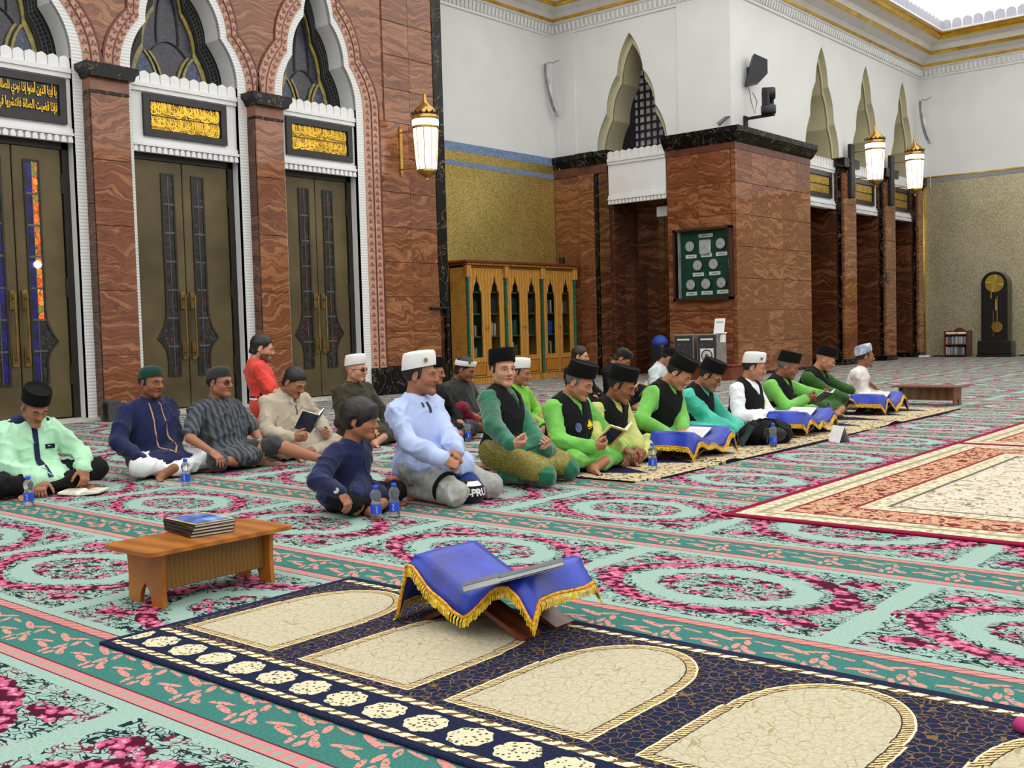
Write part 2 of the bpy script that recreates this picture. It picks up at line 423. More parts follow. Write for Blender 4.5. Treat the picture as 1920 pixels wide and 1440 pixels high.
# floor
m = MB(); m.add([(-12, -14, 0), (32, -14, 0), (32, 18, 0), (-12, 18, 0)], [(0, 1, 2, 3)])
struct(m.obj('floor', CARPET), 'green and pink floral prayer hall carpet', 'floor')
# ---------------- left wall with three door bays
YF = 12.8
BAYS = [(6.05, .87), (8.40, .98), (10.74, .87)]
Z0, ZA, ZTOP = 4.55, 6.66, 7.2
m = MB()
# solid core behind everything, leaving the door recess
m.box(-6, 5.18, 12.83, 14.2, 0, ZTOP); m.box(6.92, 7.42, 12.86, 14.2, 0, Z0); m.box(9.38, 9.87, 12.86, 14.2, 0, Z0); m.box(11.61, 13.43, 12.83, 14.2, 0, ZTOP)
m.box(5.18, 11.61, 13.3, 14.2, 0, ZTOP)
WL = struct(m.obj('wall_left', MARBLE_DK), 'brown marble wall with three arched bronze doorways', 'wall')
def spandrel(xa, xb, left, right):
    """marble between two neighbouring arches; left/right = (cx, w) or None for a straight edge"""
    pts = []
    if left: pts += [(left[0]+x, z) for x, z in halfarch(left[1]+.22, Z0-.1, ZA+.34)]
    else: pts += [(xa, Z0), (xa, ZTOP)]
    r = []
    if right: r = [(right[0]-x, z) for x, z in halfarch(right[1]+.22, Z0-.1, ZA+.34)]
    else: r = [(xb, Z0), (xb, ZTOP)]
    poly = pts+[(pts[-1][0], ZTOP), (r[-1][0], ZTOP)]+r[::-1]
    return poly
def clean(poly):
    out = []
    for p in poly:
        if not out or abs(p[0]-out[-1][0])+abs(p[1]-out[-1][1]) > 1e-4: out.append(p)
    return out
for a, b in ((BAYS[0], BAYS[1]), (BAYS[1], BAYS[2])):
    zmin = 4.72; L = [(a[0]+x, z) for x, z in halfarch(a[1]+.22, Z0-.1, ZA+.34, 10)]; R = [(b[0]-x, z) for x, z in halfarch(b[1]+.22, Z0-.1, ZA+.34, 10)]
    L = [p for p in L if p[1] > zmin]; R = [p for p in R if p[1] > zmin]
    MB().prism(clean([( (L[0][0]+R[0][0])/2, zmin)]+L+[(L[-1][0], ZTOP), (R[-1][0], ZTOP)]+R[::-1]), fXZ, YF-.01, YF+.05).obj('spandrel', MARBLE, WL)
a = BAYS[2]; L = [(a[0]+x, z) for x, z in halfarch(a[1]+.32, Z0-.1, ZA+.40, 10)]
MB().prism(clean(L+[(a[0], ZTOP), (13.2, ZTOP), (13.2, Z0-.1)]), fXZ, YF, YF+.05).obj('spandrel', MARBLE, WL)
# slabs of the right-hand panel
slabs(WL, '-Y', 11.95, 13.22, .46, 4.46, 2, 7, YF-.012, MARBLE, .03)
slabs(WL, '-Y', 12.06, 13.22, 4.46, 7.17, 2, 5, YF-.012, MARBLE, .03)
MB().box(11.60, 13.43, YF-.05, YF+.05, 0, .45).obj('plinth', BLACK, WL)
# black corner trim, broad top and tapering rounded end as in the hall
MB().prism([(13.22, 1.5), (13.26, 1.42), (13.43, 1.42), (13.43, ZTOP), (13.2, ZTOP), (13.2, 2.2)], fXZ, YF-.04, YF+.03).obj('corner_trim', BLACK, WL)
MB().box(13.36, 13.43, YF-.04, YF+.03, .45, 1.42).obj('corner_trim', BLACK, WL)
mm = MB(); mm.tube([(12.95+i*.045, YF-.07+.02*math.sin(i*2.4), 1.41) for i in range(11)], .028, 8); mm.obj('hand_rail', BLACKM, WL, True)
# piers
for k, (x0, x1) in enumerate(((6.9, 7.42), (9.38, 9.87))):
    p = MB().box(x0+.02, x1-.02, 12.63, 12.9, 0, 4.31).obj('pier', MARBLE_DK, WL)
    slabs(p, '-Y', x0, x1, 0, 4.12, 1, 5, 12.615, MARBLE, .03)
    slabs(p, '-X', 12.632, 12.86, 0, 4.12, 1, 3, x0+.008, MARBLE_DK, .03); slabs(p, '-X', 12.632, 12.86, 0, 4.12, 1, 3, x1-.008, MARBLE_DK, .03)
    MB().box(x0-.004, x1+.004, 12.594, 12.86, 4.16, 4.31).obj('neck_band', pm('tan_stone', (140, 86, 60), .25, var=.12), p)
    MB().box(x0-.002, x1+.002, 12.596, 12.86, 4.12, 4.16).obj('astragal', BLACK, p)
    c = MB(); c.prism([(x0-.03, 4.31), (x1+.03, 4.31), (x1+.05, 4.37), (x1+.10, 4.41), (x1+.10, 4.48), (x0-.10, 4.48), (x0-.10, 4.41), (x0-.05, 4.37)], fXZ, 12.5, 12.86); c.obj('capital', BLACK, p)
def trefoils(curve, inset, y, name, parent, step=.115, r=.022, fn=fXZ):
    """little three-lobed inlays strung along a curve"""
    m = MB(); acc = step/2; prev = curve[0]
    for q in curve[1:]:
        L = math.hypot(q[0]-prev[0], q[1]-prev[1])
        while acc < L:
            t = acc/L; cx, cz = prev[0]+(q[0]-prev[0])*t, prev[1]+(q[1]-prev[1])*t; dx, dz = (q[0]-prev[0])/L, (q[1]-prev[1])/L
            for ox, oz in ((dx*r, dz*r), (-dx*r*.5-dz*r, -dz*r*.5+dx*r), (-dx*r*.5+dz*r, -dz*r*.5-dx*r)):
                m.prism([(cx+ox+r*.8*math.cos(i*PI/3), cz+oz+r*.8*math.sin(i*PI/3)) for i in range(6)], fn, y, y+.006, back=False)
            acc += step
        acc -= L; prev = q
    o = m.obj(name, TREFOIL, parent); o['kind'] = 'stuff'; return o
def calli(parent, cx, zc, halfw, halfh, y, seed, lines=None):
    """gilded calligraphy in two rows; lines = text in Arabic presentation forms (visual order), else woven strokes"""
    rnd = random.Random(seed); made = False
    if lines:
        for i, txt in enumerate(lines):
            cu = bpy.data.curves.new('script', 'FONT'); cu.body = txt; cu.extrude = .02; cu.offset = .022; cu.resolution_u = 2; cu.align_x = 'CENTER'
            o = bpy.data.objects.new('script', cu); COL.objects.link(o); bpy.context.view_layer.update()
            me = o.to_mesh(); bb = np.array([v.co for v in me.vertices]) if len(me.vertices) else None
            if bb is not None and len(bb) > 500:
                lo, hi = bb.min(0), bb.max(0); m = MB(); zc_i = zc+halfh*(.5-1.0*i); sw = 2*halfw/(hi[0]-lo[0]); sh = halfh*1.06/(hi[1]-lo[1])
                vs = [(cx-halfw+(p[0]-lo[0])*sw, y-.006+(.006 if p[2] < 0 else -.006), zc_i+(p[1]-(lo[1]+hi[1])/2)*sh) for p in bb]
                m.add(vs, [tuple(f.vertices) for f in me.polygons]); m.obj('calligraphy_row', GOLD, parent); made = True
            o.to_mesh_clear(); bpy.data.objects.remove(o)
    if made: return
    for row in (0, 1):
        m = MB(); zc_i = zc+halfh*(.5-row); h = halfh*.46; x = cx-halfw
        fX = lambda px, pz: (min(max(px, cx-halfw), cx+halfw), y, min(max(pz, zc_i-h), zc_i+h))
        while x < cx+halfw:
            kind = rnd.random()
            if kind < .45: pts = [fX(x+.01*math.sin(t*3), zc_i+h-2*h*t*rnd.uniform(.85, 1)) for t in (0, .35, .7, 1)]
            elif kind < .8:
                rr = rnd.uniform(.035, .07); z1 = zc_i+rnd.uniform(-.6, .5)*h; pts = [fX(x+rr*math.cos(a), z1+rr*.75*math.sin(a)) for a in [PI*(.9+1.3*i/7) for i in range(8)]]
            else: pts = [fX(x-.08+.16*t, zc_i+h*rnd.uniform(-.2, .2)+h*.5*math.sin(t*4+kind*9)) for t in [i/6 for i in range(7)]]
            m.tube(pts, [.006]+[.0105]*(len(pts)-2)+[.005], 4); x += rnd.uniform(.010, .020)
        m.obj('calligraphy_row', GOLD, parent)
def shape(s):
    """join Arabic letters into presentation forms, reversed for left-to-right setting"""
    F = {'ا': (0xFE8D, 2), 'ب': (0xFE8F, 4), 'ت': (0xFE95, 4), 'ة': (0xFE93, 2), 'ج': (0xFE9D, 4), 'ذ': (0xFEAB, 2), 'ر': (0xFEAD, 2), 'ش': (0xFEB5, 4), 'ص': (0xFEB9, 4), 'ض': (0xFEBD, 4),
         'ع': (0xFEC9, 4), 'غ': (0xFECD, 4), 'ف': (0xFED1, 4), 'ق': (0xFED5, 4), 'ل': (0xFEDD, 4), 'م': (0xFEE1, 4), 'ن': (0xFEE5, 4), 'ه': (0xFEE9, 4), 'و': (0xFEED, 2), 'ي': (0xFEF1, 4), 'د': (0xFEA9, 2), 'أ': (0xFE83, 2), 'آ': (0xFE81, 2), 'إ': (0xFE87, 2)}
    out = []
    for i, ch in enumerate(s):
        if ch not in F: out.append(ch); continue
        b, k = F[ch]; pj = i > 0 and s[i-1] in F and F[s[i-1]][1] == 4; nj = k == 4 and i+1 < len(s) and s[i+1] in F
        out.append(chr(b+(3 if pj and nj else 2 if nj else 1 if pj else 0)) if k == 4 else chr(b+(1 if pj else 0)))
    return ''.join(out[::-1])
V1 = [shape('يا أيها الذين آمنوا إذا نودي للصلاة من يوم الجمعة'), shape('فإذا قضيت الصلاة فانتشروا في الأرض وابتغوا')]
def merlon_mesh(w, h, t, fn, name, mat, gap=.010):
    pts = [(-w/2+gap/2, 0), (w/2-gap/2, 0), (w/2-gap/2, h*.45), (w/2-gap/2-w*.03, h*.72), (w*.34, h*.86), (w*.12, h*.94), (0, h), (-w*.12, h*.94), (-w*.34, h*.86), (-w/2+gap/2+w*.03, h*.72), (-w/2+gap/2, h*.45)]
    return MB().prism(pts, fn, -t/2, t/2).mesh(name, mat)
def lintel(parent, cx, hw, y, calls, small=False, plain=False, fn=fXZ):
    """white lintel beam: mouldings, dentils below, merlons above, framed panel of gilt script"""
    m = MB(); B = lambda u0, u1, z0, z1, d0, d1: m.prism([(u0, z0), (u1, z0), (u1, z1), (u0, z1)], fn, d0, d1)
    B(cx-hw, cx+hw, 3.52, 4.42, y, y+.2); B(cx-hw, cx+hw, 4.30, 4.36, y-.03, y); B(cx-hw, cx+hw, 4.36, 4.42, y-.05, y+.1)
    B(cx-hw, cx+hw, 3.62, 3.68, y-.025, y); B(cx-hw, cx+hw, 3.585, 3.62, y-.05, y)
    o = m.obj('lintel', WHITE2, parent)
    n = int(2*hw/.085); m = MB()
    for i in range(n):
        u = cx-hw+(i+.5)*2*hw/n; r = .03
        m.prism([(u-r, 3.50), (u-r, 3.54), (u-r*.6, 3.575), (u+r*.6, 3.575), (u+r, 3.54), (u+r, 3.50)], fn, y-.045, y+.02)
    d = m.obj('dentil_row', WHITE2, o); d['kind'] = 'stuff'
    n = int(round(2*hw/.148)); ww = 2*hw/n
    if not small:
        me = merlon_mesh(ww, .155, .06, fn, 'merlon', WHITE2)
        for i in range(n):
            u = cx-hw+(i+.5)*ww; link('merlon', me, o, fn(u, 4.42, y+.0))
    else:
        m = MB()
        for i in range(n):
            u = cx-hw+(i+.5)*ww
            m.prism([(u-ww*.4, 4.42), (u+ww*.4, 4.42), (u+ww*.4, 4.5), (u, 4.6), (u-ww*.4, 4.5)], fn, y-.03, y+.03)
        d = m.obj('merlon_row', WHITE2, o); d['kind'] = 'stuff'
    if plain: return o
    ph = .645 if hw > .6 else hw*.9; pz0, pz1 = 3.72, 4.28; m = MB()
    for (u0, u1, z0, z1) in ((cx-ph, cx+ph, pz0, pz0+.09), (cx-ph, cx+ph, pz1-.09, pz1), (cx-ph, cx-ph+.09, pz0+.09, pz1-.09), (cx+ph-.09, cx+ph, pz0+.09, pz1-.09)):
        m.prism([(u0, z0), (u1, z0), (u1, z1), (u0, z1)], fn, y-.045, y)
    m.prism([(cx-ph, pz0), (cx+ph, pz0), (cx+ph, pz1), (cx-ph, pz1)], fn, y-.012, y); pf = m.obj('panel_frame', pm('panel_black', (40, 40, 40), .35, .2, var=.1), o)
    if calls is not None:
        calli(pf, cx, 4.0, ph-.12, .195, y-.018, calls[0], calls[1])
        if calls[1] is None:
            for row in (0, 1): MB().prism([(cx-ph+.12, 4.005+row*-.185+.0), (cx+ph-.12, 4.005-row*.185), (cx+ph-.12, 4.175-row*.185), (cx-ph+.12, 4.175-row*.185)], fn, y-.016, y-.01).obj('gilt_ground', GILT, pf)
    else:
        for row in (0, 1):
            z1 = 4.17-row*.19; mm = MB(); mm.prism([(cx-ph+.12, z1-.16), (cx+ph-.12, z1-.16), (cx+ph-.12, z1), (cx-ph+.12, z1)], fn, y-.02, y-.012); mm.obj('calligraphy_row', GILT, pf)
    return o
def m_gilt():
    n = NT('gilt_script', .3, .7); p = n.pos(); f = n.noise(p, 26, 3, .6, 1.5)
    n.base(n.ramp(f, [(.38, (60, 46, 20)), (.46, (200, 160, 60)), (.7, (226, 190, 96))])); n.bump(f, .6, .02); return n.m
GILT = m_gilt()
for bi, (cx, W) in enumerate(BAYS):
    wi = W-.15
    # pink inlaid bands round the arch
    for j, (d0, d1) in enumerate(((0, .10), (.115, .22)) if bi < 2 else ((0, .15), (.165, .305))):
        sides = (1,) if bi == 2 else (1, -1); z0 = Z0-.08
        A = fullarch(cx, W+d0, Z0-.06, ZA+d0*1.1, 9); Bc = fullarch(cx, W+d1, Z0-.06, ZA+d1*1.1, 9); Mid = fullarch(cx, W+(d0+d1)/2, Z0-.06, ZA+(d0+d1)*.55, 9)
        if bi == 2:
            A = [(cx+W+d0, .45)]+A; Bc = [(cx+W+d1, .45)]+Bc; Mid = [(cx+W+(d0+d1)/2, .45)]+Mid
        m = MB(); strip(m, A, Bc, fXZ, YF-.02-.006*j, YF+.04); b = m.obj('arch_band', PINKBAND, WL)
        trefoils(Mid, 0, YF-.026-.006*j, 'trefoil_inlay', b)
    m = MB()
    for d in ((.10, .115) if bi < 2 else (.15, .165), (.22, .25) if bi < 2 else (.305, .33)):
        A = fullarch(cx, W+d[0], Z0-.06, ZA+d[0]*1.1, 9); Bc = fullarch(cx, W+d[1], Z0-.06, ZA+d[1]*1.1, 9)
        if bi == 2: A = [(cx+W+d[0], .45)]+A; Bc = [(cx+W+d[1], .45)]+Bc
        strip(m, A, Bc, fXZ, YF-.035, YF+.03)
    m.obj('arch_edge', EDGEBR, WL)
    # white fluted surround and smooth reveal
    A = [(cx+wi, .04)]+fullarch(cx, wi, Z0, ZA-.2, 9)+[(cx-wi, .04)]; Bc = [(cx+W, .04)]+fullarch(cx, W, Z0, ZA, 9)+[(cx-W, .04)]
    m = MB(); strip(m, A, Bc, fXZ, YF-.005, YF+.06); m.obj('fluted_surround', FLUTED, WL)
    m = MB(); reveal(m, A, fXZ, YF+.0, 13.2); m.obj('reveal', WHITE2, WL)
    MB().box(cx-W, cx+W, 12.72, 13.2, 0, .045).obj('sill', pm('sill_stone', (190, 190, 180), .5), WL)
    lintel(WL, cx, wi-.0, 12.86, ((11+bi), V1 if bi == 0 else None))
    # window
    win = struct(MB().prism(fullarch(cx, wi-.27, Z0-.2, ZA-.55, 7)+[(cx-wi+.27, 4.38), (cx+wi-.27, 4.38)], fXZ, 13.22, 13.26).obj('window_%d' % (bi+1), GLASSW), ['stained glass arch window over the leftmost bronze door', 'stained glass arch window over the middle bronze door', 'stained glass arch window over the bronze door nearest the bookcase'][bi], 'window')
    m = MB(); strip(m, [(cx+wi-.22, 4.38)]+fullarch(cx, wi-.22, Z0-.1, ZA-.5)+[(cx-wi+.22, 4.38)], [(cx+wi+.0, 4.38)]+fullarch(cx, wi+.0, Z0, ZA-.2)+[(cx-wi, 4.38)], fXZ, 13.16, 13.24); lt = m.obj('lattice_frame', BLACKM, win)
    m = MB()
    for dd in (.05, .11, .17):
        c1 = [(cx+wi-dd, 4.38)]+fullarch(cx, wi-dd, Z0-dd*.4, ZA-.2-dd*1.3)+[(cx-wi+dd, 4.38)]
        m.tube([fXZ(p[0], p[1], 13.155) for p in c1], .008, 4)
    c0 = fullarch(cx, wi-.06, Z0, ZA-.3, 12); c1 = fullarch(cx, wi-.16, Z0-.1, ZA-.42, 12)
    for i in range(0, len(c0)-1): m.tube([fXZ(*c0[i], 13.155), fXZ(*c1[i+1], 13.155)], .006, 4)
    m.obj('lattice_bars', pm('lattice_grey', (70, 70, 72), .5), win)
    m = MB(); strip(m, [(cx+wi-.27, 4.38)]+fullarch(cx, wi-.27, Z0-.2, ZA-.55)+[(cx-wi+.27, 4.38)], [(cx+wi-.22, 4.38)]+fullarch(cx, wi-.22, Z0-.1, ZA-.5)+[(cx-wi+.22, 4.38)], fXZ, 13.19, 13.23); m.obj('glazing_border', OLIVE, win)
    wg = wi-.27; zc1 = Z0-.2+.34*(ZA-.55-Z0+.2)
    for s in (1, -1):
        outer = [(cx+s*x, z) for x, z in halfarch(wg, Z0-.2, ZA-.55) if z <= zc1+.01]
        inner = [(cx+s*x, z) for x, z in qbez((.30*wg, 4.38), (.34*wg, 4.78), (.68*wg, zc1), 8)]
        MB().prism(clean(inner+outer[::-1]+[(cx+s*wg, 4.38)]), fXZ, 13.205, 13.22).obj('pane', GLASSB, win)
        for off, mt in ((.0, OLIVE), (.055, BLACKM), (.075, OLIVE)):
            m = MB(); m.tube([(p[0]-s*off, 13.2, p[1]) for p in inner], .022 if mt is OLIVE else .014, 4); m.obj('glazing_bar', mt, win)
    m = MB()
    m.tube([(cx+x, 13.2, z) for x, z in qbez((-.5*wg, zc1), (0, zc1+.35), (.5*wg, zc1), 8)], .009, 4)
    for s in (1, -1): m.tube([(cx+s*x, 13.2, z) for x, z in qbez((.30*wg, zc1+.14), (.34*wg, zc1+.6), (0, zc1+1.05), 8)], .009, 4)
    m.obj('lead_line', BLACKM, win)
    # doors
    dl = ['leftmost bronze double door, glass lit orange and blue', 'middle bronze double door behind the man in grey', 'bronze double door nearest the brown marble wall panel'][bi]
    m = MB(); yd = 13.0
    m.box(cx-wi, cx-wi+.09, yd-.02, yd+.1, .045, 3.53); m.box(cx+wi-.09, cx+wi, yd-.02, yd+.1, .045, 3.53); m.box(cx-wi, cx+wi, yd-.02, yd+.1, 3.43, 3.53)
    dr = struct(m.obj('door_%d' % (bi+1), BRONZE_DK), dl, 'door')
    lw = wi-.10
    for s in (-1, 1):
        x0, x1 = (cx-lw, cx-.006) if s < 0 else (cx+.006, cx+lw)
        lf = MB().bbox(x0, x1, yd, yd+.06, .06, 3.43, .008).obj('door_leaf', BRONZE, dr)
        c = cx+s*.235; hw = .075; zb, zt, zk = .52, 3.24, 1.02
        # glazed slot whose outer edge swells to a pointed ogee near the bottom
        o_ = c+s*hw; i_ = c-s*hw; xs = lambda d: o_+s*d
        ogee = [(i_, zb), (o_, zb), (o_, .74)]+[(xs(.15*(t**2.2)), .74+.28*t) for t in (.25, .5, .75, 1)]+[(xs(.15*((1-t)**2.2)), zk+.42*t) for t in (.25, .5, .75, 1)]+[(o_, zt), (i_, zt)]
        fr = [(c+(p[0]-c)*1.0+(s*.028 if p[0]*s > c*s else -s*.028), p[1]+(.028 if p[1] > 3 else -.028 if p[1] < .6 else 0)) for p in ogee]
        m = MB(); n = len(ogee); vs = [fXZ(*p, yd-.016) for p in ogee]+[fXZ(*p, yd-.016) for p in fr]+[fXZ(*p, yd+.002) for p in ogee]+[fXZ(*p, yd+.002) for p in fr]
        fs = []
        for i in range(n):
            j = (i+1) % n; fs += [(i, j, n+j, n+i), (i, 2*n+i, 2*n+j, j), (n+i, n+j, 3*n+j, 3*n+i)]
        m.add(vs, fs); m.obj('glazing_frame', BRONZE_HI if False else BRONZE_DK, lf)
        lit = bi == 0 and s > 0
        npane = 7; zs = [zb+(zt-zb)*k/npane for k in range(npane+1)]
        for k in range(npane):
            if zs[k+1] < 1.5:      # pane cut to the ogee
                za_, zb_ = zs[k], zs[k+1]
                def ox(z): return o_+s*(.15*(((z-.74)/.28)**2.2) if .74 < z < zk else .15*((1-(z-zk)/.42)**2.2) if zk <= z < zk+.42 else 0)
                zz = [za_+(zb_-za_)*t/8 for t in range(9)]; poly = [(c, za_)]+[(ox(z), z) for z in zz]+[(c, zb_)]
            else: poly = [(c, zs[k]), (o_, zs[k]), (o_, zs[k+1]), (c, zs[k+1])]
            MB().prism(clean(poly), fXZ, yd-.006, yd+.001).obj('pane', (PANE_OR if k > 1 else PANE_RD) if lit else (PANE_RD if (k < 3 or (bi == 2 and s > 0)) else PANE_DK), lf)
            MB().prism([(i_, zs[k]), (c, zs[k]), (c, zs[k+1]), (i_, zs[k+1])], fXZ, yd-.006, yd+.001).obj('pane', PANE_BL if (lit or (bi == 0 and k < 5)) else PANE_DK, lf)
        m = MB()
        for z in zs[1:-1]: m.box(min(i_, o_)-.02, max(i_, o_)+.02, yd-.014, yd-.002, z-.012, z+.012)
        m.box(c-.006, c+.006, yd-.012, yd-.002, zb, zt); m.obj('glazing_bar', LEAD, lf)
        if lit: MB().lathe([(.001, -.05), (.035, -.03), (.045, 0), (.035, .03), (.001, .05)], (c+.02, yd-.02, 1.98), 12).obj('lamp_spot', NT('lamp_glow', .5).base((255, 240, 200)).emit((255, 236, 190), 9).m, lf, True)  # glowing bead set on the pane in place of a lamp behind the glass
        # pull handle: two mounts and a turned bar
        hx = cx+s*.075; h = MB(); h.bbox(hx-.035, hx+.035, yd-.03, yd, 1.42, 1.66, .006); h.bbox(hx-.035, hx+.035, yd-.03, yd, .72, .96, .006)
        h.tube([(hx+s*.0, yd-.03, 1.56), (hx, yd-.08, 1.56)], .014, 6); h.tube([(hx, yd-.03, .82), (hx, yd-.08, .82)], .014, 6)
        h.tube([(hx, yd-.08, .76), (hx, yd-.08, 1.62)], [.017, .017], 8); h.obj('pull_handle', BRONZE_HI, lf)
        for z in (3.0, 1.7, .6): MB().box(cx+s*lw-.012, cx+s*lw+.012, yd-.022, yd, z-.12, z+.12).obj('hinge', BRONZE_DK, lf)
# speaker box standing at the foot of the pier
t = thing('floor_speaker', 'small dark grey box on the floor against the marble pier', 'box', (6.93, 12.5, 0))
MB().bbox(-.09, .09, -.08, .08, 0, .26, .012).obj('body', pm('dark_grey', (62, 62, 62), .6), t)
for z in (.08, .18): MB().lathe([(.05, 0), (.05, .01), (.03, .012)], (0, 0, 0), 14).obj('cone', BLACKM, t, loc=(-.091, 0, z)).rotation_euler = (0, -PI/2, 0)
# ---------------- gold mosaic wall beside the bookcase
XB, YG, YA, XE = 18.15, 14.0, 9.78, 28.2
m = MB(); m.box(13.3, XB+.6, YG, YG+.3, 0, 7.2); WG = struct(m.obj('wall_back', WHITE), 'white upper wall over gold mosaic behind the bookcase', 'wall')
MB().box(13.43, XB, YG-.012, YG, 0, 4.18).obj('mosaic_panel', GOLDM, WG)
MB().box(13.43, XB, YG-.012, YG, 4.27, 4.45).obj('mosaic_panel', GOLDM, WG)
MB().box(13.43, XB, YG-.016, YG, 4.45, 4.62).obj('mosaic_stripe', BLUESTRIPE, WG); MB().box(13.43, XB, YG-.016, YG, 4.18, 4.27).obj('mosaic_stripe', BLUESTRIPE, WG)
# ---------------- cross wall with the grilled arch (faces the camera side, plane x = XB)
AC, AW = 12.05, .84
def wall_with_arch(lo, hi, centres, w, z0, za, base, fn, a, b, mat, name):
    """plaster wall with arched openings; lower edge at `base` between piers"""
    m = MB(); xs = [lo]
    for c in centres:
        h = halfarch(w, z0, za)
        L = [(c-x, z) for x, z in h]; R = [(c+x, z) for x, z in h]
        m.prism(clean([(xs[-1], base), (c-w, base)]+L+[(c, 7.2), (xs[-1], 7.2)]), fn, a, b); m.prism(clean([(c, 7.2)]+R[::-1]+[(c+w, base), (c+w+.002, base), (c+w+.002, 7.2)]), fn, a, b)
        xs.append(c+w+.002)
    m.prism([(xs[-1], base), (hi, base), (hi, 7.2), (xs[-1], 7.2)], fn, a, b)
    return m
WR = struct(wall_with_arch(YA+.02, YG, [AC], AW, 4.6, 6.9, 4.6, fYZ, XB, XB+.25, WHITE, 'w').obj('wall_right', WHITE), 'white wall with grilled cream arch above marble pier', 'wall')
def cream_arch(parent, c, w, z0, za, fn, a, deep, second):
    A = fullarch(c, w, z0, za); Bc = fullarch(c, w-.10, z0, za-.2)
    m = MB(); reveal(m, A, fn, a, a+.12); strip(m, Bc, A, fn, a+.12, a+.16); reveal(m, Bc, fn, a+.12, a+deep); m.obj('arch_reveal', CREAM, parent)
cream_arch(WR, AC, AW, 4.5, 6.9, fYZ, XB+.0, .75, True)
# iron grille inside the arch with pale daylight behind
GRX = XB+.78
m = MB(); m.box(GRX, GRX+.02, AC-.9, AC+.5, 4.4, 6.9); m.obj('grille_light', pm('pale_lit_room', (176, 170, 176), .9), WR)
m = MB()
for i in range(10): u = AC-.9+i*.15; m.box(GRX-.03, GRX-.005, u-.021, u+.021, 4.4, 6.9)
for i in range(16): z = 4.42+i*.16; m.box(GRX-.035, GRX-.004, AC-.95, AC+.5, z-.021, z+.021)
m.obj('grille', pm('iron', (18, 18, 30), .5), WR)
MB().box(GRX-.04, GRX+.01, AC+.40, AC+.95, 4.3, 6.95).obj('grille_shadow', pm('iron', (18, 18, 30), .5), WR)  # shade beside the grille, put in as a dark slab of the grille's colour
# pilaster strips of the white wall
MB().box(XB-.03, XB, 13.41, YG, 4.6, 7.19).obj('pilaster', WHITE, WR); MB().box(XB-.03, XB+.02, YA-.004, 10.93, 4.6, 7.19).obj('pilaster', WHITE, WR)
# marble below: left jamb group
m = MB(); m.box(XB, XB+1.2, 13.33, YG+.2, 0, 4.36); m.box(XB, XB+.9, 12.56, 13.33, 0, 4.36); m.box(XB+.9, XB+1.1, 9.9, 13.4, 0, 4.6); m.box(XB, XB+.9, 12.6, 13, 3.5, 4.6)
m.obj('marble_core', MARBLE_DK, WR)
slabs(WR, '-X', 13.35, YG-.02, 0, 4.18, 1, 6, XB-.03, MARBLE, .06); slabs(WR, '-X', 12.95, 13.33, 0, 4.18, 1, 6, XB-.07, MARBLE, .06)
MB().box(XB-.07, XB-.02, 12.86, 12.94, 0, 4.18).obj('corner_trim', BLACK, WR); slabs(WR, '-X', 12.6, 12.85, 0, 4.18, 1, 6, XB-.03, MARBLE_DK, .05)
slabs(WR, '-Y', XB+.02, XB+.9, 0, 3.5, 1, 5, 12.55, MARBLE_DK, .03)
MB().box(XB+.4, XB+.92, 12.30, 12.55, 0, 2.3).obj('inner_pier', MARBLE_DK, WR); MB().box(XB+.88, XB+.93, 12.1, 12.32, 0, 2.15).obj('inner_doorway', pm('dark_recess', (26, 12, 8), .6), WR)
slabs(WR, '-X', 11.2, 12.5, 0, 3.5, 2, 5, XB+.89, MARBLE_DK, .03)
MB().box(XB-.075, XB+.9, 12.6, YG+.02, 4.18, 4.36).obj('neck_band', pm('tan_stone2', (96, 54, 38), .25, var=.15), WR)
for y0, y1, dx in ((13.33, YG-.01, .14), (12.9, 13.33, .19), (12.56, 12.9, .15)):
    m = MB(); m.prism([(XB-dx+.06, 4.36), (XB+.1, 4.36), (XB+.1, 4.62), (XB-dx, 4.62), (XB-dx, 4.52), (XB-dx+.04, 4.44)], lambda u, v, w_: (u, w_, v), y0, y1); m.obj('capital', BLACK, WR)
lintel(WR, 11.88, .68, XB-.1, None, plain=True, fn=fYZ)
# lamp box hanging under that lintel
t = thing('exit_lamp_box', 'small white box light hanging under the white lintel', 'lamp', (XB+.3, 11.5, 3.2)); MB().bbox(-.03, .03, -.16, .16, 0, .2, .01).obj('case', WHITE2, t); MB().tube([(0, 0, .2), (0, 0, .32)], .008, 6).obj('rod', BLACKM, t)
# ---------------- clock pier
m = MB(); m.box(XB+.0, 21.30, YA+.0, 11.17, 0, 4.42); CP = struct(m.obj('wall_pier', MARBLE_DK), 'brown marble corner pier carrying the clock cabinet', 'pillar')
slabs(CP, '-X', YA, 11.17, .05, 4.28, 2, 7, XB-.055, MARBLE, .1); MB().box(XB-.06, XB-.0, 11.13, 11.2, 0, 4.28).obj('corner_trim', BLACK, CP)
slabs(CP, '-Y', XB-.1, 21.30, .05, 4.28, 5, 7, YA-.055, MARBLE, .1)
MB().box(XB-.11, 21.31, YA-.11, 11.19, 4.28, 4.42).obj('neck_band', pm('tan_stone2', (96, 54, 38)), CP)
m = MB(); m.sweep([(21.35, YA-.1), (XB-.1, YA-.1), (XB-.1, 11.2)][::-1], [(0, 4.40), (-.06, 4.44), (-.1, 4.5), (-.16, 4.58), (-.16, 4.68), (.3, 4.68)][::-1]); m.obj('capital', BLACK, CP)
MB().box(XB-.13, 21.32, YA-.13, 11.22, 0, .05).obj('plinth', BLACK, CP)
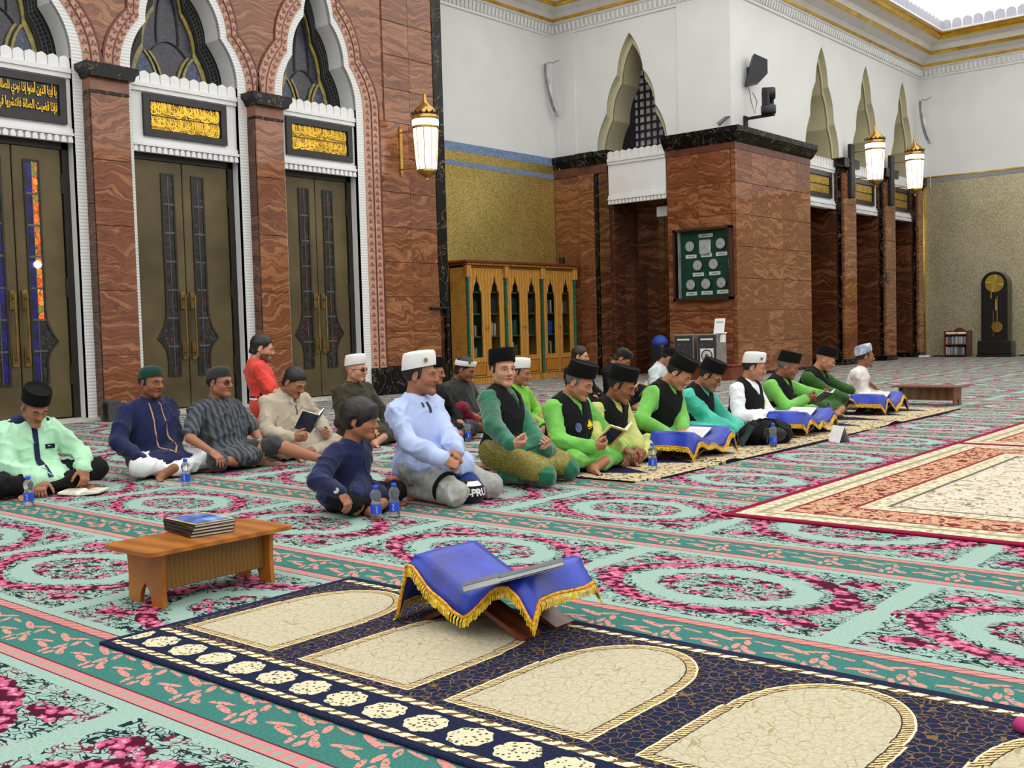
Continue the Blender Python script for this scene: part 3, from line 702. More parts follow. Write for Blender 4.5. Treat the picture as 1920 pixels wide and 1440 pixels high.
# ---------------- arcade along y = YA
ACS = [22.18, 24.62, 26.97]
WA = struct(wall_with_arch(XB, XE+.2, ACS, .87, 4.6, 6.92, 4.62, fXZ, YA, YA+.25, WHITE, 'w').obj('wall_arcade', WHITE), 'white arcade wall with three cream arches', 'wall')
for c in ACS: cream_arch(WA, c, .87, 4.5, 6.92, fXZ, YA, .9, False)
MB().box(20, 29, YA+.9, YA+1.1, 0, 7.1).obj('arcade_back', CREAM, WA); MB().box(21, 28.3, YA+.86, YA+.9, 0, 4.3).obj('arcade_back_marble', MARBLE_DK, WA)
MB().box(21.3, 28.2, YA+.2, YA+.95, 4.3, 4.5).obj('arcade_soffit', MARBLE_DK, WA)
for i, (x0, x1) in enumerate(((23.05, 23.74), (25.5, 26.16), (27.76, 28.2))):
    c = MB().box(x0+.02, x1, YA-.05, YA+.9, 0, 4.4).obj('pier', MARBLE_DK, WA)
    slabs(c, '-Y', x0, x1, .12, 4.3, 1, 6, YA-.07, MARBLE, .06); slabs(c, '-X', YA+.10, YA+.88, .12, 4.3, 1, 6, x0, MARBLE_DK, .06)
    MB().box(x0-.035, x0+.0, YA-.04, YA+.03, 0, 4.4).obj('corner_trim', BLACK, c)
    MB().box(x0-.1, x1+.05, YA-.17, YA+.3, 4.42, 4.62).obj('capital', BLACK, c); MB().box(x0-.03, x1+.02, YA-.12, YA+.9, 0, .12).obj('plinth', BLACK, c)
for i, c in enumerate(ACS): lintel(WA, c+.02, .83, YA+.12, None, small=True)
# ---------------- far gold wall
m = MB(); m.box(XE, XE+.3, -14, YA+1, 0, 7.2); WF = struct(m.obj('wall_far', WHITE), 'far wall, white over speckled gold mosaic', 'wall')
MB().box(XE-.012, XE, -14, YA-.1, 0, 4.5).obj('mosaic_panel', GOLDR, WF)
MB().box(XE-.02, XE, -14, YA, 4.5, 4.62).obj('mosaic_stripe', GREYSTRIPE, WF); MB().box(XE-.03, XE, -14, YA, 4.62, 4.65).obj('gold_fillet', GOLD, WF)
MB().tube([(XE-.05, YA-.08, 0), (XE-.05, YA-.08, 4.5)], .045, 10).obj('gold_corner_bead', GOLD, WF, True)
m = MB(); m.box(XE-.03, XE, -14, 7.4, 0, .04); m.obj('skirting', BLACKM, WF)
# ---------------- cornice and ceiling
PATH = [(-12, YF), (13.43, YF), (13.43, YG), (XB, YG), (XB, YA), (XE, YA), (XE, -14)]
def prof(pts): return [(-o, z) for o, z in pts]
m = MB(); m.sweep(PATH, prof([(0, 7.16), (.035, 7.17), (.035, 7.20), (.02, 7.21), (.05, 7.40), (.08, 7.41), (.08, 7.45)])); C1 = struct(m.obj('trim_1', WHITE2), 'white leaf moulding along the top of the walls', 'moulding')
m = MB(); m.sweep(PATH, prof([(.08, 7.45), (.12, 7.45), (.13, 7.49), (.10, 7.51)])); struct(m.obj('trim_2', GOLD), 'lowest thin gold bead of the cornice', 'moulding')
m = MB(); m.sweep(PATH, prof([(.10, 7.51), (.16, 7.60), (.30, 7.66), (.42, 7.67)])); struct(m.obj('trim_3', WHITE2), 'white lower cove of the cornice', 'moulding')
m = MB(); m.sweep(PATH, prof([(.42, 7.64), (.47, 7.64), (.49, 7.68), (.47, 7.72), (.42, 7.73)])); struct(m.obj('trim_4', GOLD), 'middle gold bead of the cornice', 'moulding')
m = MB(); m.sweep(PATH, prof([(.42, 7.73), (.48, 7.86), (.62, 7.93), (.76, 7.95)])); struct(m.obj('trim_5', WHITE2), 'white upper cove of the cornice', 'moulding')
m = MB(); m.sweep(PATH, prof([(.74, 7.90), (.80, 7.92), (.84, 7.97), (.80, 8.02), (.78, 8.04), (.80, 8.07), (.78, 8.10)])); struct(m.obj('trim_6', GOLD), 'broad top gold bead of the cornice', 'moulding')
# leaf ticks of the moulding: small, one strip per stretch of wall
for (a, b, nx) in ((PATH[2], PATH[3], 0), (PATH[3], PATH[4], 0), (PATH[4], PATH[5], 0), (PATH[5], (XE, 4), 0)):
    d = Vector(b)-Vector(a); L = d.length; d.normalize(); nrm = Vector((d.y, -d.x)); m = MB(); k = int(L/.11)
    for i in range(k):
        p = Vector(a)+d*((i+.5)*L/k); q = p+nrm*.045; h = d*.03
        m.add([(q.x-h.x, q.y-h.y, 7.22), (q.x+h.x, q.y+h.y, 7.22), (q.x+h.x+nrm.x*.03, q.y+h.y+nrm.y*.03, 7.39), (q.x-h.x+nrm.x*.03, q.y-h.y+nrm.y*.03, 7.39), (q.x+nrm.x*.03, q.y+nrm.y*.03, 7.25), (q.x+nrm.x*.05, q.y+nrm.y*.05, 7.36)], [(0, 4, 5, 3), (1, 2, 5, 4), (0, 1, 4), (3, 5, 2)])
    o = m.obj('leaf_ticks', WHITE2, C1); o['kind'] = 'stuff'
# merlons standing on the cornice under the lit ceiling
CR2 = struct(MB().sweep(PATH, prof([(.78, 8.06), (.88, 8.06), (.88, 8.10), (.78, 8.10)])).obj('trim_7', WHITE2), 'white crenellated rail under the lit ceiling', 'moulding')
MERLON_SHADE = pm('shaded_merlon_grey', (186, 186, 200), .7, var=.02)  # shade put into the colour: merlons darkened to stand out against the lit ceiling
mm1 = merlon_mesh(.25, .27, .06, fXZ, 'merlon', MERLON_SHADE, .03); mm2 = merlon_mesh(.25, .27, .06, fYZ, 'merlon', MERLON_SHADE, .03)
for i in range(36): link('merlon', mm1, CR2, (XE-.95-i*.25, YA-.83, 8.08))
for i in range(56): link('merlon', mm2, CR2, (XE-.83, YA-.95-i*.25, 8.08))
m = MB(); m.add([(-14, -16, 8.9), (34, -16, 8.9), (34, 17, 8.9), (-14, 17, 8.9)], [(3, 2, 1, 0)]); struct(m.obj('ceiling', SKYLIGHT), 'bright lit white ceiling above the cornice', 'ceiling')
# ------------------------------------------------------------------ rugs
NAVY = (26, 32, 58); CREAMC = (226, 214, 178); TAN = (150, 124, 84)
def m_rug_near():
    n = NT('navy_cream_rug', .95, 0, .1); x, y, z = n.xyz(); pos = n.vec(x, y, 0.)
    wob = (n.noise(pos, 30, 2)-.5)*.010; xx = x+wob; yy = y+wob
    ve = n.voro(pos, 34, 'DISTANCE_TO_EDGE')
    navy = n.ramp(n.noise(pos, 120, 2), [(.3, (20, 26, 50)), (.7, (34, 40, 68))])
    ground = n.mix((ve+(n.noise(pos, 70, 1)-.5)*.12).lt(.036), navy, (116, 92, 60))
    cream = n.ramp(n.noise(pos, 90, 2), [(.3, (172, 164, 140)), (.7, (194, 186, 162))]); ve2 = n.voro(n.vec(x+3., y, 0.), 26, 'DISTANCE_TO_EDGE')
    cream = n.mix((ve2+(n.noise(pos, 60, 1)-.5)*.06).lt(.022), cream, (160, 144, 108))
    per = .632; dy = ((3.04+per/2-yy).mod(per)-per/2).abs()
    def inside(s):
        r = dy.lt(.248-s)*xx.gt(2.055+s*.8)*xx.lt(2.475)
        hx = (xx-2.495)/(.315-s); hy = dy/(.238-s); h = (hx*hx+hy*hy).lt(1.)*xx.gt(2.47)
        return r.max(h)
    braid = n.mix(n.wave(n.vec(x+y, x-y, 0.), 17, 3, 2, 3, 'X').gt(.42), (84, 66, 40), (214, 190, 140))
    c = n.mix(inside(0.), ground, (232, 214, 170)); c = n.mix(inside(.006), c, braid); c = n.mix(inside(.034), c, (50, 44, 40)); c = n.mix(inside(.038), c, cream)
    # border with rosettes
    bord = xx.lt(2.012); c = n.mix(bord, c, navy)
    ry = (y-3.189+.078).mod(.156)-.078; rx = xx-1.907; rr = ((rx/.058)*(rx/.058)+(ry/.062)*(ry/.062)).sqrt(); an = rx.atan2(ry)
    ros = (rr+(an*8).sin()*.05).lt(1.); hol = n.voro(n.vec(x, y, 2.), 74, 'F1').lt(.33)*rr.gt(.1)
    c = n.mix(ros, c, (208, 198, 166)); c = n.mix(ros*hol, c, (60, 62, 64))
    chain = n.mix(n.wave(n.vec(x, y, 0.), 12, 3, 2, 4, 'DIAGONAL').gt(.4), (106, 84, 56), (236, 220, 176))
    for xc, hwid in ((1.818, .013), (2.000, .015), (2.846, .014)): c = n.mix((xx-xc).abs().lt(hwid), c, chain)
    c = n.mix((x.lt(1.802)).max(xx.gt(2.860)).max(y.gt(3.335)), c, navy)
    n.base(c); n.bump(n.noise(pos, 300, 1), .3, .004); return n.m
m = MB(); m.bbox(1.78, 2.905, -4.5, 3.37, 0.0, .012, .004)
tag(m.obj('prayer_rug', m_rug_near()), 'navy prayer runner with cream arches and rosette border in the foreground', 'rug')
def m_rug_row():
    n = NT('cream_navy_rug', .95, 0, .1); x, y, z = n.xyz(); pos = n.vec(x, y, 0.)
    wob = (n.noise(pos, 20, 2)-.5)*.06; f = n.noise(pos, 26, 2, .5, .8)
    cream = n.ramp(f, [(.40, (40, 34, 40)), (.44, (186, 168, 130)), (.56, (210, 197, 162)), (.62, (138, 92, 60)), (.66, (200, 186, 150))])
    per = .62; dx = ((x-.25).mod(per)-per/2).abs(); yy = y+wob
    arch = dx.lt((yy-4.02)*.55+.02)*dx.lt(.2)*yy.gt(4.0)
    c = n.mix(arch, cream, NAVY); c = n.mix(y.lt(3.80), c, (24, 26, 40)); c = n.mix(x.gt(12.12), c, (24, 26, 40)); c = n.mix(x.lt(5.76), c, (24, 26, 40))
    n.base(c); return n.m
m = MB(); k = 60; vs = []; fs = []
for i in range(k+1):                                   # edge with small ripples, as the rug lies a little crumpled
    X = 5.74+(12.14-5.74)*i/k; e = .035*math.sin(X*2.1)+(.05 if i < 3 else 0)*(3-i); bump_ = max(0, math.cos((X-6.95)*9))*.02 if abs(X-6.95) < .17 else (max(0, math.cos((X-10.2)*10))*.025 if abs(X-10.2) < .15 else 0)
    vs += [(X, 3.78+e*.6, .011+bump_), (X, 4.5, .011), (X, 5.25, .011), (X, 3.78+e*.6, 0), (X, 5.25, 0)]
for i in range(k):
    a, b = i*5, (i+1)*5; fs += [(a, b, b+1, a+1), (a+1, b+1, b+2, a+2), (a+3, b+3, b, a), (a+2, b+2, b+4, a+4)]
m.add(vs, fs); tag(m.obj('prayer_rug', m_rug_row()), 'cream and navy prayer runner under the row of men in green', 'rug')
def m_persian(x0, x1, y1):
    n = NT('persian_rug', .95, 0, .1); x, y, z = n.xyz(); pos = n.vec(x, y, 0.)
    d = (x-x0).min(x1-x).min(y1-y)
    f = n.noise(pos, 13, 3, .6, 1.2); f2 = n.noise(n.vec(x+5., y, 0.), 9, 2, .5, .6)
    field = n.ramp(f, [(.36, (178, 150, 110)), (.43, (198, 190, 172)), (.58, (208, 201, 186)), (.63, (176, 140, 104)), (.67, (230, 222, 198))])
    field = n.mix((f2-.5).abs().lt(.014), field, (108, 104, 100))
    redfl = n.ramp(n.noise(pos, 17, 2, .5, 1.), [(.42, (112, 30, 40)), (.5, (200, 170, 134)), (.62, (182, 124, 100)), (.68, (128, 46, 50))])
    cr = n.ramp(n.noise(pos, 24, 2), [(.40, (160, 152, 128)), (.52, (208, 198, 170))])
    c = field; c = n.mix(d.lt(.66), c, cr); c = n.mix((d-.66).abs().lt(.012), c, (96, 90, 84)); c = n.mix(d.lt(.52), c, redfl)
    c = n.mix((d-.52).abs().lt(.012).max((d-.25).abs().lt(.012)), c, (128, 44, 44)); c = n.mix(d.lt(.24), c, cr); c = n.mix((d-.155).abs().lt(.018), c, (150, 144, 116)); c = n.mix(d.lt(.055), c, (128, 18, 50))
    n.base(c); return n.m
for (x0, x1), lab in (((5.0, 8.79), 'cream persian carpet with crimson edge, nearer of the two'), ((8.80, 12.6), 'cream persian carpet with crimson edge, farther of the two')):
    m = MB(); m.bbox(x0, x1, -3.2, 2.8, 0, .012, .004); tag(m.obj('persian_carpet', m_persian(x0, x1, 2.8)), lab, 'rug')
# ------------------------------------------------------------------ benches
def bench(label, loc, rz, L=.68, D=.34, H=.215, wood=BENCHW, panel=BENCHSIDE):
    t = thing('low_bench', label, 'bench', loc, rz)
    r = .035; pts = []
    for sx, sy, a0 in ((1, 1, 0), (-1, 1, 90), (-1, -1, 180), (1, -1, 270)):
        for k in range(4): a = math.radians(a0+30*k); pts.append((sx*(L/2-r)+r*math.cos(a), sy*(D/2-r)+r*math.sin(a)))
    MB().prism(pts, fXY, H, H+.016).obj('bench_top', wood, t)
    d = D*.37; h = H
    prof_ = [(-d, 0), (-d*.36, 0), (-d*.30, .03), (-d*.22, .055), (0, .085), (d*.22, .055), (d*.30, .03), (d*.36, 0), (d, 0), (d*.94, .09), (d, h), (-d, h), (-d*.94, .09)]
    for s in (-1, 1): MB().prism(prof_, fYZ, s*(L/2-.09)-.009, s*(L/2-.09)+.009).obj('end_board', wood, t)
    MB().bbox(-L/2+.1, L/2-.1, -d*.62-.007, -d*.62+.007, .062, h, .002).obj('front_panel', panel, t)
    MB().bbox(-L/2+.1, L/2-.1, d*.62-.007, d*.62+.007, .062, h, .002).obj('back_panel', panel, t)
    return t
bench('low orange-brown wooden bench with books on top, foreground left', (2.43, 3.73, 0), 0)
bench('low brown wooden bench beyond the end of the cream prayer runner', (12.66, 4.30, 0), PI/2, .80, .36, .21, REDWOOD, m_wood('bench_dark', (78, 52, 22), (104, 74, 36), 3))
def unit(v): v = np.asarray(v, float); return v/(np.linalg.norm(v)+1e-9)
def m_cover(name, c1, c2, c3):
    n = NT(name, .3); f = n.noise(n.pos('Object', (1, 1, 1)), 9, 3, .6); n.base(n.ramp(f, [(.35, c1), (.55, c2), (.7, c3)])); return n.m
COVER_BL = m_cover('blue_cover', (34, 60, 130), (88, 126, 196), (170, 196, 228)); COVER_NV = m_cover('navy_cover', (18, 26, 44), (30, 44, 70), (52, 66, 90)); COVER_BK = m_cover('black_cover', (24, 24, 26), (34, 34, 36), (50, 48, 44))
YEL = pm('yellow_edge', (206, 176, 84), .5); SPINE = pm('dark_spine', (52, 36, 34), .5)
def closed_book(name, label, loc, L, W, T, cover, rz=0, rot=None, border=True, parent=None, group=None, cat='book'):
    t = thing(name, label, cat, loc, rz, group)
    if rot: t.rotation_euler = rot
    MB().bbox(-L/2+.004, L/2, -W/2+.004, W/2-.004, .002, T-.002, .001).obj('pages', PAPER, t)
    c = MB(); c.box(-L/2, L/2+.002, -W/2, W/2, 0, .0025); c.box(-L/2, L/2+.002, -W/2, W/2, T-.0025, T); c.box(-L/2, -L/2+.003, -W/2, W/2, 0, T); c.obj('cover', SPINE if border else cover, t)
    if border: MB().box(-L/2+.004, L/2, -W/2+.002, W/2-.002, T, T+.0005).obj('cover_border', YEL, t)
    if border: MB().box(-L/2+.014, L/2-.012, -W/2+.012, W/2-.012, T, T+.0008).obj('cover_picture', cover, t)
    return t
bt = .2315
for i in range(4):
    lab = ['bottom book of the stack on the foreground bench', 'second book from the bottom of the stack on the foreground bench', 'third book from the bottom of the stack on the foreground bench', 'top book of the stack on the foreground bench, blue sky cover'][i]
    closed_book('book', lab, (2.465+.004*math.sin(i*3), 3.80+.004*math.cos(i*5), bt+i*.0135), .185, .255, .0125, COVER_BL, -.16+.03*i, group='books stacked on the bench')
# ------------------------------------------------------------------ folding stands under blue cloths
CLOTH = None
def m_cloth():
    n = NT('royal_blue_satin', .38, 0, .5); p = n.pos(); f = n.noise(p, 5, 3)
    n.base(n.ramp(f, [(.3, (14, 32, 116)), (.7, (30, 62, 190))])); n.bump(n.noise(p, 14, 2), .25, .01); return n.m
CLOTH = m_cloth(); FRINGE = pm('gold_fringe', (220, 168, 30), .6, var=.3, vs=60); BRAID = pm('orange_braid', (226, 140, 22), .6, var=.3, vs=80)
def rehal(label, clabel, loc, rz, seed, hw=.24, dx=.16, zr=.215, sag=.11, hangl=.11, hangr=.11, drop=.05):
    t = thing('folding_book_stand', label, 'book stand', loc, rz, 'folding book stands')
    for s in (-1, 1):          # two crossing boards, hinged at the middle
        a = Vector((0, s*hw*.96, 0)); b = Vector((0, -s*hw*.98, zr-.012)); d = (b-a).normalized(); nn = Vector((0, -d.z, d.y))*.008
        m = MB(); x0, x1 = (-dx+.015, dx-.015)
        for xa, xb in ((x0, x0+.1), (x1-.1, x1)) if s > 0 else ((x0+.0, x0+.1), (x1-.1, x1)):
            pa = a; pts = [pa-nn, pa+nn, b+nn, b-nn]
            m.add([(xa, p.y, p.z) for p in pts]+[(xb, p.y, p.z) for p in pts], [(0, 1, 2, 3), (7, 6, 5, 4), (0, 4, 5, 1), (1, 5, 6, 2), (2, 6, 7, 3), (3, 7, 4, 0)])
        c = (a+b)/2; pts = [c-nn, c+nn, b+nn, b-nn]; m.add([(x0, p.y, p.z) for p in pts]+[(x1, p.y, p.z) for p in pts], [(0, 1, 2, 3), (7, 6, 5, 4), (0, 4, 5, 1), (1, 5, 6, 2), (2, 6, 7, 3), (3, 7, 4, 0)])
        m.obj('board', MAHOG, t)
    rnd = random.Random(seed); ph = [rnd.uniform(0, 6) for _ in range(4)]
    cl = thing('cloth', clabel, 'cloth', loc, rz, 'blue fringed cloths')
    # arc-length profile across y
    key = [(-hw-.075, zr-hangl), (-hw-.045, zr-hangl*.45), (-hw-.012, zr+.008), (-hw+.02, zr+.008), (-hw*.5, zr*.80), (-.03, sag+.006), (.03, sag+.006), (hw*.5, zr*.80), (hw-.02, zr+.008), (hw+.012, zr+.008), (hw+.045, zr-hangr*.45), (hw+.07, zr-hangr)]
    prof_ = []
    for i in range(len(key)-1):
        for k in range(4): q = k/4; prof_.append((key[i][0]*(1-q)+key[i+1][0]*q, key[i][1]*(1-q)+key[i+1][1]*q))
    prof_.append(key[-1]); npf = len(prof_); xs = [-dx-.06, -dx-.035, -dx-.01]+[-dx+2*dx*k/8 for k in range(9)]+[dx+.01, dx+.035, dx+.06]
    V = []; 
    for xi, X in enumerate(xs):
        over = max(0, abs(X)-dx)
        for yi, (Y, Z) in enumerate(prof_):
            w_ = math.sin(Y*17+ph[0])*.5+math.sin(Y*31+ph[1])*.3
            z = Z-over*(drop/.06)*(1+.8*w_)-over*.2; y = Y+.006*math.sin(X*25+ph[2]); x = X*1.0+(0 if over == 0 else math.copysign(1, X)*(-over*.25+.012*w_))
            if abs(Y) > hw+.02: y += .012*math.sin(X*22+ph[3]); 
            V.append((x, y, max(z+.003, .012)))
    F = [(a*npf+b, a*npf+b+1, (a+1)*npf+b+1, (a+1)*npf+b) for a in range(len(xs)-1) for b in range(npf-1)]
    m = MB(); m.add(V, F); o = m.obj('fabric', CLOTH, cl, True); sd = o.modifiers.new('s', 'SOLIDIFY'); sd.thickness = .002*UNIT; sd.offset = 1
    # fringe: hanging strands along the whole border, with an orange braid above
    per = [V[b] for b in range(npf)]+[V[a*npf+npf-1] for a in range(1, len(xs))]+[V[(len(xs)-1)*npf+b] for b in range(npf-2, -1, -1)]+[V[a*npf] for a in range(len(xs)-2, 0, -1)]
    bm_ = MB(); bm_.tube([(p[0], p[1], p[2]+.003) for p in per], .006, 5, closed=True); bm_.obj('braid', BRAID, cl)
    fr = MB(); n = len(per)
    for i in range(n):
        a = Vector(per[i]); b = Vector(per[(i+1) % n]); L = (b-a).length; k = max(1, int(L/.008))
        nrm = Vector((a.x/.22, a.y/.3, 0)); nrm = nrm.normalized() if nrm.length > 0 else nrm
        for j in range(k):
            p = a.lerp(b, (j+.5)/k); tdir = (b-a)/max(L, 1e-6); wv = tdir*.0038; ln = .030+rnd.uniform(-.004, .005)
            q = p+nrm*.012+Vector((0, 0, -ln)); q.z = max(q.z, .002); r_ = p+nrm*.010+Vector((0, 0, -ln*.4)); r_.z = max(r_.z, .006)
            fr.add([p-wv, p+wv, r_+wv, r_-wv, q+wv*.9, q-wv*.9], [(0, 1, 2, 3), (3, 2, 4, 5)])
    o = fr.obj('fringe', FRINGE, cl); o['kind'] = 'stuff'
    return t
rehal('reddish folding book stand standing on the navy foreground runner', 'royal blue cloth with gold fringe over the stand in the foreground', (2.74, 2.42, .012), 0, 3, .24, .15, .22, .130, .075, .17, .045)
R2 = [('dark folding book stand in front of the man in lime green with vest', 'blue fringed cloth nearest the bottle at the runner\'s near end', (7.10, 4.22, .012), 5),
      ('dark folding book stand beside the black backpack', 'blue fringed cloth beside the black backpack', (9.02, 4.22, .012), 6),
      ('dark folding book stand nearest the far low bench', 'blue fringed cloth nearest the far low bench', (11.35, 4.42, .012), 8)]
for lab, cl, loc, sd in R2: rehal(lab, cl, loc, PI/2, sd, .26, .17, .20, .125, .13, .10, .05)
# books lying on the stands
def open_book(name, label, loc, rot, L=.24, W=.17, cover=COVER_NV, T=.012, ang=20, page=PAPER, edge=None, group=None, cat='book'):
    """open book: two leaf blocks rising from the spine, covers underneath; local x along the spine"""
    t = thing(name, label, cat, loc, 0, group); t.rotation_euler = rot
    for s in (-1, 1):
        m = MB(); n = 7; top = []; bot = []
        for i in range(n):
            u = i/(n-1); y = s*u*W; z = u*W*math.tan(math.radians(ang)); top.append((y, z+T*(1+.6*math.sin(PI*min(1, u*1.6))*.9)*(1 if u > 0 else .4))); bot.append((y, z))
        m.prism(top+bot[::-1], fYZ, -L/2, L/2); m.obj('pages', page, t)
        m = MB(); m.prism([(y*1.03, z-.0005) for y, z in bot]+[(y*1.03, z-.004) for y, z in bot[::-1]], fYZ, -L/2-.004, L/2+.004); m.obj('cover', edge or cover, t)
        if edge is not None:
            m = MB(); m.prism([(bot[1][0], bot[1][1]-.0041), (bot[-1][0]*.95, bot[-1][1]*.95-.0041), (bot[-1][0]*.95, bot[-1][1]*.95-.006), (bot[1][0], bot[1][1]-.006)], fYZ, -L/2+.012, L/2-.012); m.obj('cover_picture', cover, t)
        m = MB()
        for k in range(9):
            x = -L/2+.03+k*(L-.06)/8; y0, y1 = .2*W*s, .85*W*s
            zz = lambda y: abs(y)*math.tan(math.radians(ang))+T*1.62
            m.add([(x-.003, y0, zz(y0)), (x+.003, y0, zz(y0)), (x+.003, y1, zz(y1)-T*.35), (x-.003, y1, zz(y1)-T*.35)], [(0, 1, 2, 3)])
        tl = m.obj('text_lines', pm('faint_ink', (170, 165, 150), .8), t)
    return t
A_ = PZ(870, 1112, .196); B_ = PZ(1058, 1063, .272); t = thing('magazine', 'thin grey magazine lying across the foreground blue cloth', 'magazine', A_); u_ = unit(B_-A_); w_ = np.array([.70, .70, 0.]); w_ = unit(w_-u_*(w_@u_))-np.array([0, 0, .16]); n_ = unit(np.cross(w_, u_)); n_ = n_ if n_[2] > 0 else -n_
for nm, u0, u1, th, lift, mt in (('pages', .0, .36, .016, .004, pm('grey_paper', (170, 174, 178), .6)), ('pages', .36, 1., .010, .006, pm('grey_paper', (170, 174, 178))), ('cover', -.01, .37, .003, .020, pm('grey_cover', (96, 100, 104), .4)), ('cover', .36, 1.01, .003, .016, pm('grey_cover', (96, 100, 104))), ('cover', -.01, 1.01, .003, .001, pm('grey_cover', (96, 100, 104)))):
    L_ = np.linalg.norm(B_-A_); q0 = u_*L_*u0+n_*lift; q1 = u_*L_*u1+n_*lift; pts = [q0, q1, q1+w_*.13, q0+w_*.13]; MB().add([v for v in pts]+[v+n_*th for v in pts], [(3, 2, 1, 0), (4, 5, 6, 7), (0, 1, 5, 4), (1, 2, 6, 5), (2, 3, 7, 6), (3, 0, 4, 7)]).obj(nm, mt, t)
open_book('open_book', 'open book with white page on the blue cloth near the lime green men', (7.10, 4.25, .135), (0, 0, PI/2), .22, .17, COVER_BK, .008, 24, PAPERW)
open_book('open_book', 'open book on the blue cloth beside the black backpack', (9.02, 4.27, .135), (0, 0, PI/2), .24, .19, COVER_BK, .010, 24, PAPERW)
open_book('open_book', 'open book on the blue cloth nearest the far bench', (11.35, 4.46, .135), (0, 0, PI/2), .24, .18, COVER_BK, .010, 24, PAPER)
# ------------------------------------------------------------------ bottles
PET = NT('clear_plastic', .04); PET.base((235, 244, 250)); PET.b.inputs['Transmission Weight'].default_value = .92; PET.b.inputs['IOR'].default_value = 1.18; PET = PET.m
CAPB = pm('blue_cap', (24, 70, 214), .35, var=.06); LABELB = pm('blue_label', (28, 76, 204), .4, var=.1); LABW = pm('label_white', (214, 224, 244), .4)
bt_ = MB().lathe([(.004, .003), (.026, .0), (.030, .008), (.0295, .03), (.0305, .035), (.0305, .085), (.029, .092), (.0245, .102), (.0245, .112), (.029, .125), (.031, .138), (.029, .150), (.021, .163), (.013, .170), (.0125, .178)], n=18).mesh('bottle_body', PET, True)
cp_ = MB().lathe([(.0145, .172), (.015, .175), (.015, .190), (.013, .192)], n=14).mesh('bottle_cap', CAPB, True)
lb_ = MB().lathe([(.0311, .036), (.0311, .084)], n=18, cap=False).mesh('bottle_label', LABELB, True)
mk_ = MB().tube([(.0316*math.cos(a), .0316*math.sin(a), z) for a, z in ((-.25, .075), (-.05, .079), (.1, .070), (-.1, .058), (.12, .048), (-.12, .043))], .0016, 4).mesh('label_mark', LABW)
BOT = [((55, 950), 'water bottle in front of the man in mint shirt'), ((349, 912), 'water bottle beside the man in navy tunic and white trousers'), ((706, 975), 'left one of the two water bottles in front of the boy'), ((740, 970), 'right one of the two water bottles in front of the boy'),
       ((878, 828), 'water bottle standing behind the kneeling young man in green'), ((488, 862), 'water bottle by the knee of the man in sunglasses'), ((1224, 882), 'water bottle at the near end of the cream runner'), ((1450, 838), 'water bottle in front of the black backpack'),
       ((1358, 824), 'water bottle behind the blue cloth near the teal shirt'), ((1555, 792), 'water bottle behind the blue cloth by the open book'), ((1184, 768), 'water bottle far back between the men in black vests')]
for (px_, py_), lab in BOT:
    p = PZ(px_, py_, .012 if 1200 < px_ < 1600 else 0); t = thing('water_bottle', lab, 'bottle', (p[0], p[1], .012 if 1200 < px_ < 1600 else 0), -PI*.72+random.uniform(-.3, .3), 'water bottles')
    link('bottle_body', bt_, t); link('cap', cp_, t); lb = link('label', lb_, t); link('label_mark', mk_, lb)
# ------------------------------------------------------------------ tent card and backpack
t = thing('tent_card', 'small folded card standing on the carpet at the runner\'s edge', 'card', (8.58, 3.67, 0), .95)
MB().add([(-.09, -.05, 0), (.09, -.05, 0), (.09, 0, .135), (-.09, 0, .135)], [(0, 1, 2, 3)]).obj('front_panel', pm('greenish_card', (176, 190, 178), .6), t); MB().add([(-.09, .05, 0), (.09, .05, 0), (.09, 0, .135), (-.09, 0, .135)], [(0, 3, 2, 1)]).obj('back_panel', PAPERW, t)
for i, z in enumerate((.095, .065)): MB().box(-.045, .05, -.052+.05*z/.135-.001, -.05+.05*z/.135-.001, z-.008, z+.008).obj('printed_mark', pm('salmon_print', (224, 176, 160), .7), t)
# ------------------------------------------------------------------ clocks cabinet on the pier
XC = XB-.11
def CQ(px_, py_): return PX(px_, py_, XC)
c0 = CQ(1271, 437); c1 = CQ(1372, 556); y1, y0, z1, z0 = c0[1], c1[1], c0[2], c1[2]
cab = thing('clock_cabinet', 'glazed wooden wall case with green backing holding world clocks', 'display case', (XB-.105, (y0+y1)/2, z0))
MB().box(-.01, .0, y0-(y0+y1)/2, y1-(y0+y1)/2, 0, z1-z0).obj('backing', pm('green_felt', (16, 70, 46), .8, var=.1), cab)
hy = (y1-y0)/2; hz = z1-z0; m = MB()
for a, b, c, d in ((-hy-.05, hy+.05, -.05, .0), (-hy-.05, hy+.05, hz, hz+.05), (-hy-.05, -hy, -.05, hz+.05), (hy, hy+.05, -.05, hz+.05)): m.box(-.13, .0, a, b, c, d)
m.obj('frame', pm('dark_wood', (58, 34, 26), .35, var=.15), cab)
MB().box(-.11, -.01, hy-.06, hy-.055, 0, hz).obj('inner_edge', pm('pale_edge', (180, 186, 180), .5), cab)
MB().tube([(-.135, -hy-.025, hz*.55), (-.15, -hy-.025, hz*.5), (-.135, -hy-.025, hz*.42)], .008, 6).obj('latch', LEAD, cab)
clk = lambda x, y: (1240+x/9, 410+y/9)
CL = [(495, 470, 'r', 80, 180), (745, 470, 's', 205, 150), (1012, 418, 'r', 270, 125), (625, 788, 'r', 90, 178), (893, 765, 'r', 0, 125), (510, 1115, 'r', 330, 140), (765, 1098, 'r', 222, 222), (1025, 1078, 'r', 178, 160)]
CW = pm('clock_face', (206, 204, 200), .5, var=.03); CRIM = pm('clock_rim', (30, 34, 34), .4); HAND = pm('clock_hand', (36, 36, 38), .5)
CLAB = ['upper left round clock', 'square silver clock in the middle of the top row', 'upper right round clock', 'left clock of the middle pair', 'right clock of the middle pair', 'bottom left round clock', 'bottom middle round clock', 'bottom right round clock']
